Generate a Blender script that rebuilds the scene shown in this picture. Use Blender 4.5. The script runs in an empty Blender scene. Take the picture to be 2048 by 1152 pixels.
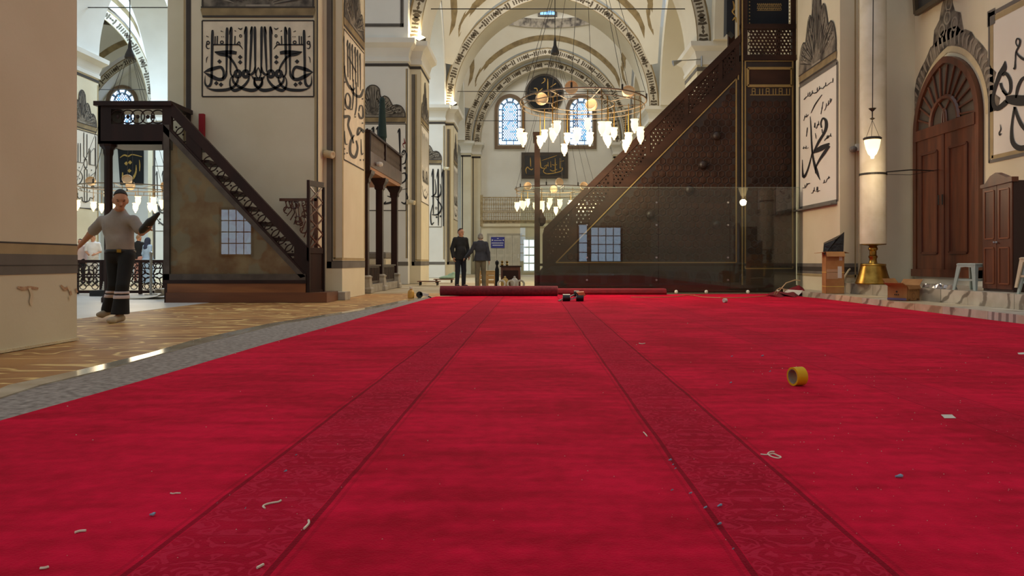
import bpy, math, random
import numpy as np
from mathutils import Vector, Matrix
random.seed(7)
SC = bpy.context.scene
COL = SC.collection
# ------------------------------------------------------------------ camera
FPX, VX, VY, EYE = 1500.0, 1066.0, 524.0, 0.77       # focal length in px of the 2048 wide frame, vanishing point, eye height
cd = bpy.data.cameras.new('camera'); cam = bpy.data.objects.new('camera', cd); COL.objects.link(cam)
cam.location = (0, 0, EYE); cam.rotation_euler = (math.pi/2, 0, 0)
cd.sensor_width = 36; cd.lens = 36*FPX/2048
cd.shift_x = -(VX-1024)/2048; cd.shift_y = -(576-VY)/2048
cd.clip_end = 300; cd.clip_start = 0.02
SC.camera = cam
# ------------------------------------------------------------------ world, exposure
w = bpy.data.worlds.new('world'); SC.world = w; w.use_nodes = True
bg = w.node_tree.nodes['Background']; bg.inputs[0].default_value = (0.86, 0.93, 1.0, 1); bg.inputs[1].default_value = 0.72
SC.view_settings.view_transform = 'Standard'; SC.view_settings.look = 'None'
SC.view_settings.exposure = 0.0; SC.view_settings.gamma = 1.0
SC.view_settings.use_curve_mapping = False

def area_light(name, loc, size, energy, color, rot=(0, 0, 0), sy=None):
    l = bpy.data.lights.new(name, 'AREA'); l.energy = energy; l.color = color; l.size = size
    if sy: l.shape = 'RECTANGLE'; l.size_y = sy
    o = bpy.data.objects.new(name, l); COL.objects.link(o); o.location = loc; o.rotation_euler = rot
    return o
def point_light(name, loc, energy, color, r=0.3, parent=None):
    l = bpy.data.lights.new(name, 'POINT'); l.energy = energy; l.color = color; l.shadow_soft_size = r
    o = bpy.data.objects.new(name, l); COL.objects.link(o)
    o.location = Vector(loc) - (ORG.get(parent.name, Vector()) if parent else Vector())
    if parent: o.parent = parent
    return o
ORG = {}
# skylights of the left bays, then fill lights added inside the closed nave domes
area_light('skylight_fountain_bay', (-12.1, 33, 15.2), 6, 2100, (0.58, 0.79, 1.0))
area_light('skylight_left_aisle', (-24.1, 33, 15.2), 6, 2600, (0.56, 0.78, 1.0))
area_light('dome_fill_nave_far', (0.9, 43.6, 16.6), 4, 420, (1.0, 0.98, 0.94))
area_light('dome_fill_nave_middle', (0.9, 33, 16.6), 5, 620, (1.0, 0.98, 0.94))

# ------------------------------------------------------------------ pixel -> place
def P(px, py, d): return Vector(((px-VX)/FPX*d, d, EYE-(py-VY)/FPX*d))
def FL(px, py, z=0.0): return P(px, py, (EYE-z)*FPX/(py-VY))
def PX(px, py, X): return P(px, py, X*FPX/(px-VX))
# ------------------------------------------------------------------ materials
def lin(c):
    def f(v):
        v = v/255.0
        return v/12.92 if v <= 0.04045 else ((v+0.055)/1.055)**2.4
    return (f(c[0]), f(c[1]), f(c[2]), 1)
MATS = {}
def mat(name, rgb, rough=0.6, metal=0.0, rgb2=None, scale=4.0, detail=4, bump=0.0, bscale=None, stretch=None, emit=None, estr=0.0, spec=None, coat=0.0, lo=0.35, hi=0.65):
    if name in MATS: return MATS[name]
    m = bpy.data.materials.new(name); m.use_nodes = True; nt = m.node_tree; b = nt.nodes['Principled BSDF']
    b.inputs['Base Color'].default_value = lin(rgb); b.inputs['Roughness'].default_value = rough; b.inputs['Metallic'].default_value = metal
    if spec is not None: b.inputs['Specular IOR Level'].default_value = spec
    if coat: b.inputs['Coat Weight'].default_value = coat
    tc = nt.nodes.new('ShaderNodeTexCoord'); mp = nt.nodes.new('ShaderNodeMapping')
    nt.links.new(tc.outputs['Object'], mp.inputs[0])
    if stretch: mp.inputs['Scale'].default_value = stretch
    nz = nt.nodes.new('ShaderNodeTexNoise'); nz.inputs['Scale'].default_value = scale; nz.inputs['Detail'].default_value = detail
    nt.links.new(mp.outputs[0], nz.inputs['Vector'])
    if rgb2 is None: rgb2 = tuple(max(0, min(255, v*0.93)) for v in rgb)
    cr = nt.nodes.new('ShaderNodeValToRGB'); cr.color_ramp.elements[0].position = lo; cr.color_ramp.elements[1].position = hi
    cr.color_ramp.elements[0].color = lin(rgb2); cr.color_ramp.elements[1].color = lin(rgb)
    nt.links.new(nz.outputs[0], cr.inputs[0]); nt.links.new(cr.outputs[0], b.inputs['Base Color'])
    if bump:
        n2 = nt.nodes.new('ShaderNodeTexNoise'); n2.inputs['Scale'].default_value = bscale or scale*6; n2.inputs['Detail'].default_value = 3
        nt.links.new(mp.outputs[0], n2.inputs['Vector'])
        bp = nt.nodes.new('ShaderNodeBump'); bp.inputs['Strength'].default_value = bump; bp.inputs['Distance'].default_value = 0.02
        nt.links.new(n2.outputs[0], bp.inputs['Height']); nt.links.new(bp.outputs[0], b.inputs['Normal'])
    if emit:
        b.inputs['Emission Color'].default_value = lin(emit); b.inputs['Emission Strength'].default_value = estr
    MATS[name] = m
    return m
def glass_mat(name, tint=(255, 255, 255), refl=1.0, ior=1.5, haze=0.0, hazecol=(200, 200, 200)):
    if name in MATS: return MATS[name]
    m = bpy.data.materials.new(name); m.use_nodes = True; nt = m.node_tree
    for n in list(nt.nodes): nt.nodes.remove(n)
    out = nt.nodes.new('ShaderNodeOutputMaterial'); tr = nt.nodes.new('ShaderNodeBsdfTransparent'); tr.inputs[0].default_value = lin(tint)
    gl = nt.nodes.new('ShaderNodeBsdfGlossy'); gl.inputs['Roughness'].default_value = 0.0; gl.inputs[0].default_value = (refl, refl, refl, 1)
    fr = nt.nodes.new('ShaderNodeFresnel'); fr.inputs[0].default_value = ior
    mx = nt.nodes.new('ShaderNodeMixShader')
    nt.links.new(fr.outputs[0], mx.inputs[0]); nt.links.new(tr.outputs[0], mx.inputs[1]); nt.links.new(gl.outputs[0], mx.inputs[2])
    if haze:
        df = nt.nodes.new('ShaderNodeBsdfDiffuse'); df.inputs[0].default_value = lin(hazecol)
        m2 = nt.nodes.new('ShaderNodeMixShader'); m2.inputs[0].default_value = haze
        nt.links.new(mx.outputs[0], m2.inputs[1]); nt.links.new(df.outputs[0], m2.inputs[2]); nt.links.new(m2.outputs[0], out.inputs[0])
    else:
        nt.links.new(mx.outputs[0], out.inputs[0])
    MATS[name] = m
    return m
# ------------------------------------------------------------------ mesh building
class MB:
    def __init__(s): s.v = []; s.f = []
    def add(s, vs, fs):
        n = len(s.v); s.v += [tuple(v) for v in vs]; s.f += [tuple(i+n for i in f) for f in fs]; return s
    def box(s, x0, x1, y0, y1, z0, z1):
        return s.add([(x0,y0,z0),(x1,y0,z0),(x1,y1,z0),(x0,y1,z0),(x0,y0,z1),(x1,y0,z1),(x1,y1,z1),(x0,y1,z1)],
                     [(0,3,2,1),(4,5,6,7),(0,1,5,4),(1,2,6,5),(2,3,7,6),(3,0,4,7)])
    def obox(s, c, ax, ay, az):        # oriented box: centre and three half axes
        c, ax, ay, az = Vector(c), Vector(ax), Vector(ay), Vector(az)
        return s.add([c-ax-ay-az, c+ax-ay-az, c+ax+ay-az, c-ax+ay-az, c-ax-ay+az, c+ax-ay+az, c+ax+ay+az, c-ax+ay+az],
                     [(0,3,2,1),(4,5,6,7),(0,1,5,4),(1,2,6,5),(2,3,7,6),(3,0,4,7)])
    def bar(s, a, b, w, t, up=(0, 0, 1)):   # rectangular bar from a to b, width w along side, thickness t along up
        a, b, up = Vector(a), Vector(b), Vector(up); d = b-a; l = d.length; d.normalize()
        sd = d.cross(up)
        if sd.length < 1e-5: sd = d.cross(Vector((1, 0, 0)))
        sd.normalize(); u = sd.cross(d)
        return s.obox((a+b)/2, d*l/2, sd*w/2, u*t/2)
    def cyl(s, a, b, r0, r1=None, n=12, cap=True):
        a, b = Vector(a), Vector(b); r1 = r0 if r1 is None else r1
        d = (b-a).normalized(); u = d.orthogonal().normalized(); v = d.cross(u)
        vs = []
        for p, r in ((a, r0), (b, r1)):
            for i in range(n):
                t = 2*math.pi*i/n; vs.append(p+u*(r*math.cos(t))+v*(r*math.sin(t)))
        fs = [(i, (i+1) % n, n+(i+1) % n, n+i) for i in range(n)]
        if cap: fs += [tuple(range(n-1, -1, -1)), tuple(range(n, 2*n))]
        return s.add(vs, fs)
    def tube(s, pts, r, n=6, rs=None):
        pts = [Vector(p) for p in pts]; vs = []; fs = []; m = len(pts); pu = None
        for k, p in enumerate(pts):
            d = (pts[min(k+1, m-1)]-pts[max(k-1, 0)])
            d = d.normalized() if d.length > 1e-9 else Vector((0, 0, 1))
            if pu is None: u = d.orthogonal().normalized()
            else:
                u = pu-d*pu.dot(d); u = u.normalized() if u.length > 1e-6 else d.orthogonal().normalized()
            pu = u; v = d.cross(u); rr = rs[k] if rs else r
            for i in range(n):
                t = 2*math.pi*i/n; vs.append(p+u*(rr*math.cos(t))+v*(rr*math.sin(t)))
        for k in range(m-1):
            for i in range(n): fs.append((k*n+i, k*n+(i+1) % n, (k+1)*n+(i+1) % n, (k+1)*n+i))
        fs += [tuple(range(n-1, -1, -1)), tuple(range((m-1)*n, m*n))]
        return s.add(vs, fs)
    def lathe(s, prof, c, n=16, axis=(0, 0, 1), cap=True):  # prof: (radius, height)
        c, ax = Vector(c), Vector(axis).normalized(); u = ax.orthogonal().normalized(); v = ax.cross(u); vs = []; fs = []
        for r, h in prof:
            for i in range(n):
                t = 2*math.pi*i/n; vs.append(c+ax*h+u*(r*math.cos(t))+v*(r*math.sin(t)))
        for k in range(len(prof)-1):
            for i in range(n): fs.append((k*n+i, k*n+(i+1) % n, (k+1)*n+(i+1) % n, (k+1)*n+i))
        if cap: fs += [tuple(range(n-1, -1, -1)), tuple(range((len(prof)-1)*n, len(prof)*n))]
        return s.add(vs, fs)
    def prism(s, poly, vec):               # polygon of 3D points extruded along vec
        n = len(poly); vec = Vector(vec); vs = [Vector(p) for p in poly]+[Vector(p)+vec for p in poly]
        return s.add(vs, [tuple(range(n)), tuple(range(2*n-1, n-1, -1))]+[(i, n+i, n+(i+1) % n, (i+1) % n) for i in range(n)])
    def ell(s, c, rx, ry, rz, n=12, m=8):
        c = Vector(c); vs = [c+Vector((0, 0, -rz))]; fs = []
        for j in range(1, m):
            a = -math.pi/2+math.pi*j/m
            for i in range(n):
                t = 2*math.pi*i/n; vs.append(c+Vector((rx*math.cos(a)*math.cos(t), ry*math.cos(a)*math.sin(t), rz*math.sin(a))))
        vs.append(c+Vector((0, 0, rz)))
        for i in range(n): fs.append((0, 1+(i+1) % n, 1+i))
        for j in range(m-2):
            for i in range(n): fs.append((1+j*n+i, 1+j*n+(i+1) % n, 1+(j+1)*n+(i+1) % n, 1+(j+1)*n+i))
        b = 1+(m-2)*n
        for i in range(n): fs.append((b+i, b+(i+1) % n, len(vs)-1))
        return s.add(vs, fs)
    def build(s, name, m, parent=None, smooth=False, org=None, kind=None, label=None, weld=False):
        me = bpy.data.meshes.new(name)
        o0 = Vector(org) if org is not None else (ORG[parent.name] if parent else None)
        if o0 is None:
            vs = np.array(s.v); o0 = Vector(((vs[:, 0].min()+vs[:, 0].max())/2, (vs[:, 1].min()+vs[:, 1].max())/2, vs[:, 2].min()))
        me.from_pydata([(v[0]-o0.x, v[1]-o0.y, v[2]-o0.z) for v in s.v], [], s.f); me.update()
        if smooth:
            me.polygons.foreach_set('use_smooth', [True]*len(me.polygons))
            try: me.set_sharp_from_angle(angle=math.radians(38))
            except Exception: pass
        o = bpy.data.objects.new(name, me); COL.objects.link(o)
        if m: me.materials.append(m)
        if parent: o.parent = parent
        else: o.location = o0
        ORG[o.name] = o0
        if kind: o['kind'] = kind
        if label: o['label'] = label
        return o
def tag(o, label, cat, group=None, kind=None):
    o['label'] = label
    if cat: o['category'] = cat
    if group: o['group'] = group
    if kind: o['kind'] = kind
    return o
def thing(name, loc, label, cat, group=None, kind=None):
    o = bpy.data.objects.new(name, None); COL.objects.link(o); o.location = loc; o.empty_display_size = 0.1
    ORG[o.name] = Vector(loc)
    return tag(o, label, cat, group, kind)
def struct(o, label=None):
    o['kind'] = 'structure'
    if label: o['label'] = label
    return o
def copy_tree(o, parent=None):
    c = o.copy(); COL.objects.link(c); c.parent = parent
    for ch in o.children: copy_tree(ch, c)
    ORG[c.name] = ORG.get(o.name, Vector())
    return c
# ------------------------------------------------------------------ calligraphy: brush strokes as ribbons on a plane
def cr(pts, k=6):
    if len(pts) < 3: return pts
    out = []; q = [pts[0]]+list(pts)+[pts[-1]]
    for i in range(1, len(q)-2):
        a, b, c, d = q[i-1], q[i], q[i+1], q[i+2]
        for j in range(k):
            t = j/k
            out.append(tuple(0.5*((2*b[n])+(-a[n]+c[n])*t+(2*a[n]-5*b[n]+4*c[n]-d[n])*t*t+(-a[n]+3*b[n]-3*c[n]+d[n])*t**3) for n in range(len(b))))
    out.append(tuple(pts[-1])); return out
class INK:
    """strokes given in photo pixels (or any 2D frame) and laid on a wall plane by fn(x, y) -> 3D, lifted by nrm"""
    def __init__(s, fn, nrm, off=0.006, tf=None): s.fn = fn; s.n = Vector(nrm)*off; s.m = MB(); s.tf = tf or (lambda x, y: (x, y)); s.ws = 1.0
    def pt(s, x, y): return s.fn(*s.tf(x, y))+s.n
    def st(s, pts, w=None, k=6):
        pts = [tuple(p) if len(p) == 3 else (p[0], p[1], w) for p in pts]; c = cr(pts, k); vs = []; n = len(c)
        for i, p in enumerate(c):
            a, b = c[max(i-1, 0)], c[min(i+1, n-1)]; dx, dy = b[0]-a[0], b[1]-a[1]; l = math.hypot(dx, dy) or 1
            h = p[2]/2*s.ws; vs += [s.pt(p[0]-dy/l*h, p[1]+dx/l*h), s.pt(p[0]+dy/l*h, p[1]-dx/l*h)]
        s.m.add(vs, [(2*i, 2*i+1, 2*i+3, 2*i+2) for i in range(n-1)]); return s
    def dia(s, x, y, r):
        s.m.add([s.pt(x-r, y), s.pt(x, y+r), s.pt(x+r, y), s.pt(x, y-r)], [(0, 1, 2, 3)]); return s
    def ring(s, x, y, rx, ry, w):
        return s.st([(x+rx*math.cos(t*math.pi/6), y+ry*math.sin(t*math.pi/6), w) for t in range(13)], k=2)
    def alif(s, x, y0, y1, w, dx=0, flag=1):
        s.st([(x, y0, w*0.15), (x+dx*0.1, y0+(y1-y0)*0.08, w), (x+dx*0.6, y0+(y1-y0)*0.6, w*0.85), (x+dx, y1, w*0.55)])
        if flag: s.st([(x, y0, w*0.1), (x-flag*w*0.55, y0+(y1-y0)*0.09, w*0.55), (x-flag*w*1.0, y0+(y1-y0)*0.18, w*0.1)])
        return s
    def poly(s, pts):
        vs = [s.pt(x, y) for x, y in pts]; c = sum(vs, Vector())/len(vs); n = len(vs)
        s.m.add(vs, [tuple(range(n))]); return s
    def build(s, name, m, parent): return s.m.build(name, m, parent)
# ------------------------------------------------------------------ soft solids: smooth union of round cones and ellipsoids, meshed by surface nets
def sdf_mesh(prims, vox=0.012, k=0.02, clips=(), infl=0.0):
    lo = np.array([1e9]*3); hi = -lo
    for p in prims:
        if p[0] == 'c':
            for q, r in ((p[1], p[3]), (p[2], p[4])): lo = np.minimum(lo, np.array(q)-r-infl); hi = np.maximum(hi, np.array(q)+r+infl)
        else:
            r = max(p[2])+infl; lo = np.minimum(lo, np.array(p[1])-r); hi = np.maximum(hi, np.array(p[1])+r)
    lo = lo-vox*3; hi = hi+vox*3; n = np.ceil((hi-lo)/vox).astype(int)+1
    ax = [lo[i]+np.arange(n[i])*vox for i in range(3)]
    X, Y, Z = np.meshgrid(*ax, indexing='ij'); V = np.full(X.shape, 10.0)
    for p in prims:
        rr = (max(p[3], p[4]) if p[0] == 'c' else max(p[2]))+0.07+infl
        q0 = np.minimum(p[1], p[2]) if p[0] == 'c' else np.array(p[1]); q1 = np.maximum(p[1], p[2]) if p[0] == 'c' else np.array(p[1])
        i0 = np.maximum(((np.array(q0)-rr-lo)/vox).astype(int), 0); i1 = np.minimum(((np.array(q1)+rr-lo)/vox).astype(int)+2, n)
        B = tuple(slice(a_, b_) for a_, b_ in zip(i0, i1)); x, y, z, W = X[B], Y[B], Z[B], V[B]
        if p[0] == 'c':
            a, b = np.array(p[1], float), np.array(p[2], float); ab = b-a; L = max(ab@ab, 1e-9)
            t = np.clip(((x-a[0])*ab[0]+(y-a[1])*ab[1]+(z-a[2])*ab[2])/L, 0, 1)
            d = np.sqrt((x-a[0]-ab[0]*t)**2+(y-a[1]-ab[1]*t)**2+(z-a[2]-ab[2]*t)**2)-(p[3]+(p[4]-p[3])*t)
        else:
            c = p[1]; r = p[2]; cs, sn = math.cos(p[3] if len(p) > 3 else 0), math.sin(p[3] if len(p) > 3 else 0)
            dx, dy, dz = x-c[0], y-c[1], z-c[2]; dx, dy = dx*cs+dy*sn, -dx*sn+dy*cs
            q = np.sqrt((dx/r[0])**2+(dy/r[1])**2+(dz/r[2])**2); d = (q-1)*min(r)
        kk = p[5] if (p[0] == 'c' and len(p) > 5) else k
        h = np.clip(0.5+0.5*(W-d)/kk, 0, 1); V[B] = W*(1-h)+d*h-kk*h*(1-h)
    V = V-infl
    for (pt, nr) in clips:
        V = np.maximum(V, (X-pt[0])*nr[0]+(Y-pt[1])*nr[1]+(Z-pt[2])*nr[2])
    S = V < 0; nx, ny, nz = V.shape; acc = np.zeros((nx-1, ny-1, nz-1, 3)); cnt = np.zeros((nx-1, ny-1, nz-1))
    cor = [(i, j, l) for i in (0, 1) for j in (0, 1) for l in (0, 1)]
    sl = lambda A, c: A[c[0]:nx-1+c[0], c[1]:ny-1+c[1], c[2]:nz-1+c[2]]
    for a in cor:
        for d in range(3):
            if a[d] == 0:
                b = list(a); b[d] = 1; va, vb = sl(V, a), sl(V, b); ms = (va < 0) != (vb < 0)
                t = np.where(ms, va/np.where(ms, va-vb, 1), 0)
                for e in range(3): acc[..., e] += np.where(ms, a[e]+(t if e == d else 0), 0)
                cnt += ms
    on = cnt > 0; idx = -np.ones(on.shape, int); idx[on] = np.arange(on.sum()); I = np.argwhere(on)
    vs = lo+(I+acc[on]/cnt[on][:, None])*vox; fs = []
    for d in range(3):
        a = [slice(None)]*3; b = [slice(None)]*3; a[d] = slice(0, -1); b[d] = slice(1, None)
        ch = S[tuple(a)] != S[tuple(b)]; E = np.argwhere(ch); u, v = (d+1) % 3, (d+2) % 3
        ok = (E[:, u] > 0) & (E[:, v] > 0) & (E[:, u] < V.shape[u]-1) & (E[:, v] < V.shape[v]-1); E = E[ok]
        q = []
        for du, dv in ((-1, -1), (0, -1), (0, 0), (-1, 0)):
            c = E.copy(); c[:, u] += du; c[:, v] += dv; q.append(idx[c[:, 0], c[:, 1], c[:, 2]])
        q = np.stack(q, 1); fl = S[E[:, 0], E[:, 1], E[:, 2]]; q[~fl] = q[~fl][:, ::-1]; fs.append(q)
    m = MB(); m.v = [tuple(x) for x in vs]; m.f = [tuple(int(i) for i in r) for r in np.concatenate(fs)]
    return m
# ------------------------------------------------------------------ palette
M_PL = mat('cream_plaster', (219, 209, 182), 0.85, rgb2=(209, 197, 168), scale=0.7, bump=0.05, bscale=30)
M_PLW = mat('pale_daylit_plaster', (222, 219, 210), 0.85, rgb2=(212, 208, 198), scale=0.6)
M_VLT = mat('vault_plaster', (216, 210, 194), 0.9, rgb2=(208, 200, 182), scale=0.5)
M_PANEL = mat('panel_white', (226, 220, 208), 0.8, rgb2=(219, 211, 197), scale=0.8)
M_GREY = mat('painted_grey_band', (112, 106, 98), 0.8, rgb2=(98, 92, 84), scale=2)
M_DARK = mat('painted_dark_line', (62, 55, 48), 0.8)
M_TAN = mat('painted_tan_band', (168, 148, 108), 0.8)
M_INK = mat('black_ink', (30, 27, 27), 0.7)
M_INKG = mat('grey_ink', (74, 70, 64), 0.8)
M_GOLD = mat('gold_paint', (196, 160, 84), 0.4, 0.3, rgb2=(170, 132, 60), scale=6)
M_ORN = mat('painted_ornament', (134, 124, 108), 0.85, rgb2=(64, 57, 50), scale=3.2, detail=6, lo=0.38, hi=0.6)
M_FLOR = mat('painted_floral', (92, 80, 62), 0.85, rgb2=(74, 63, 48), scale=5)
M_BRN = mat('painted_brown_moulding', (150, 130, 92), 0.85, rgb2=(120, 102, 72), scale=3)
M_WAL = mat('walnut', (50, 24, 18), 0.5, rgb2=(32, 14, 11), scale=3, detail=6, stretch=(1, 1, 0.15), spec=0.3)
M_MINB = mat('minbar_walnut', (62, 40, 29), 0.65, rgb2=(40, 25, 18), scale=2.5, detail=6, stretch=(0.3, 1, 1), spec=0.2)
M_REDW = mat('red_brown_wood', (108, 58, 34), 0.4, rgb2=(74, 37, 22), scale=3, detail=6, stretch=(2, 2, 0.25), coat=0.3)
M_OAK = mat('orange_base_wood', (150, 92, 46), 0.5, rgb2=(112, 62, 28), scale=2.5, detail=6, stretch=(0.25, 1, 2))
M_BLK = mat('black_cloth', (20, 20, 23), 0.85)
M_BLKP = mat('black_plastic', (26, 26, 28), 0.35)
M_STEEL = mat('steel', (170, 170, 168), 0.3, 0.9)
M_WIRE = mat('dark_wire', (58, 54, 50), 0.6, 0.5)
M_BRASS = mat('brass', (170, 134, 62), 0.3, 0.9, rgb2=(128, 96, 38), scale=5)
M_RINGM = mat('chandelier_metal', (128, 114, 94), 0.5, 0.4)
M_WIN = mat('window_daylight', (200, 225, 245), 0.4, emit=(205, 228, 255), estr=1.9)
M_WIN2 = mat('window_daylight_blue', (150, 200, 240), 0.4, emit=(120, 180, 240), estr=1.6)
M_BULB = mat('lamp_glow', (255, 240, 210), 0.4, emit=(255, 226, 168), estr=1.9)
M_BULB2 = mat('small_lamp_glow', (255, 240, 210), 0.4, emit=(255, 225, 165), estr=0.8)

# ------------------------------------------------------------------ floor, carpet
def floor_poly(name, pts, z0, z1, m, label=None):
    mb = MB(); mb.prism([(p[0], p[1], z1) for p in pts], (0, 0, z0-z1)); return mb.build(name, m, None, org=(pts[0][0], pts[0][1], z0))
M_FL = mat('pale_floor', (196, 178, 146), 0.55, rgb2=(176, 152, 112), scale=1.2, detail=6)
def glue_floor_mat():
    m = mat('glue_stained_floor', (186, 134, 78), 0.5, rgb2=(146, 98, 54), scale=1.3, detail=5)
    nt = m.node_tree; b = nt.nodes['Principled BSDF']; src = b.inputs['Base Color'].links[0].from_socket
    tc = nt.nodes.new('ShaderNodeTexCoord'); mp = nt.nodes.new('ShaderNodeMapping'); mp.inputs['Scale'].default_value = (0.55, 1.5, 1); mp.inputs['Rotation'].default_value = (0, 0, 0.35)
    nt.links.new(tc.outputs['Object'], mp.inputs[0])
    n1 = nt.nodes.new('ShaderNodeTexNoise'); n1.inputs['Scale'].default_value = 0.9; n1.inputs['Detail'].default_value = 2.5; n1.inputs['Distortion'].default_value = 1.6
    nt.links.new(mp.outputs[0], n1.inputs['Vector'])
    # thin swirls of dried glue: a narrow band of the noise
    s1 = nt.nodes.new('ShaderNodeMath'); s1.operation = 'MULTIPLY'; s1.inputs[1].default_value = 7.0; nt.links.new(n1.outputs[0], s1.inputs[0])
    fr = nt.nodes.new('ShaderNodeMath'); fr.operation = 'FRACT'; nt.links.new(s1.outputs[0], fr.inputs[0])
    rp = nt.nodes.new('ShaderNodeValToRGB'); e = rp.color_ramp.elements
    e[0].position = 0.0; e[0].color = (0, 0, 0, 1); e[1].position = 1.0; e[1].color = (0, 0, 0, 1)
    for p, v in ((0.36, 0), (0.47, 1), (0.53, 1), (0.64, 0)):
        x = e.new(p); x.color = (v, v, v, 1)
    nt.links.new(fr.outputs[0], rp.inputs[0])
    mx = nt.nodes.new('ShaderNodeMixRGB'); mx.inputs[2].default_value = lin((236, 200, 128))
    nt.links.new(rp.outputs[0], mx.inputs[0]); nt.links.new(src, mx.inputs[1]); nt.links.new(mx.outputs[0], b.inputs['Base Color'])
    return m
struct(MB().box(-31, 8.2, -16, 49.6, -0.3, -0.012).build('floor', M_FL), 'pale marble floor')
gl = [FL(-420, 900), FL(-420, 800), FL(0, 700), FL(155, 637), FL(480, 597.5), FL(730, 586), FL(830, 584), FL(858, 594), FL(300, 705), FL(0, 800)]
gl = [Vector((-9.5, 1.0, 0)), Vector((-9.5, 8.6, 0)), FL(155, 637), FL(480, 597.5), FL(690, 588), FL(830, 586), Vector((-2.2, 18.6, 0)), Vector((-2.0, 14, 0)), Vector((-2.2, 1.0, 0))]
struct(floor_poly('floor.001', gl, -0.012, -0.006, glue_floor_mat()), 'brown subfloor streaked with dried yellow glue')
wh = [Vector((-12.5, 7.0, 0)), Vector((-20, 14, 0)), Vector((-20, 19.5, 0)), Vector((-7.4, 19.5, 0)), FL(480, 597.5), FL(155, 637)]
struct(floor_poly('floor.002', wh, -0.012, -0.003, mat('daylit_marble', (226, 222, 214), 0.35, rgb2=(206, 202, 196), scale=0.8)), 'pale marble floor beyond the brown subfloor, its daylight put into the colour')  # marble floor in a whiter copy: the daylight on it is painted in
# grey felt underlay and its shiny edging strip
Lg = [FL(858, 594), FL(780, 611), FL(700, 625), FL(560, 649), FL(420, 683), FL(330, 707), FL(200, 743), FL(80, 772), FL(0, 798)]
Rg = [Vector((-1.6, p.y, 0)) for p in Lg]
Lg.append(Vector((-3.0, 2.0, 0))); Rg.append(Vector((-1.6, 2.0, 0)))
M_FELT = mat('grey_felt', (170, 158, 148), 0.95, rgb2=(112, 102, 95), scale=22, detail=8, bump=0.4, bscale=90, lo=0.3, hi=0.7)
tag(floor_poly('felt_underlay', Lg+Rg[::-1], -0.006, 0.0, M_FELT), 'grey speckled felt underlay showing along the carpet edge', 'underlay')
sm = MB(); Lo = [p+Vector((-0.16-0.04*math.sin(i*2.1), 0.0, 0)) for i, p in enumerate(Lg)]
sm.prism([(p.x, p.y, 0.008) for p in Lo]+[(p.x, p.y, 0.008) for p in Lg[::-1]], (0, 0, -0.013))
tag(sm.build('edging_strip', mat('shiny_strip', (196, 190, 172), 0.12, 0.15, rgb2=(160, 150, 128), scale=3)), 'shiny pale edging strip between brown floor and grey felt', 'strip')
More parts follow.
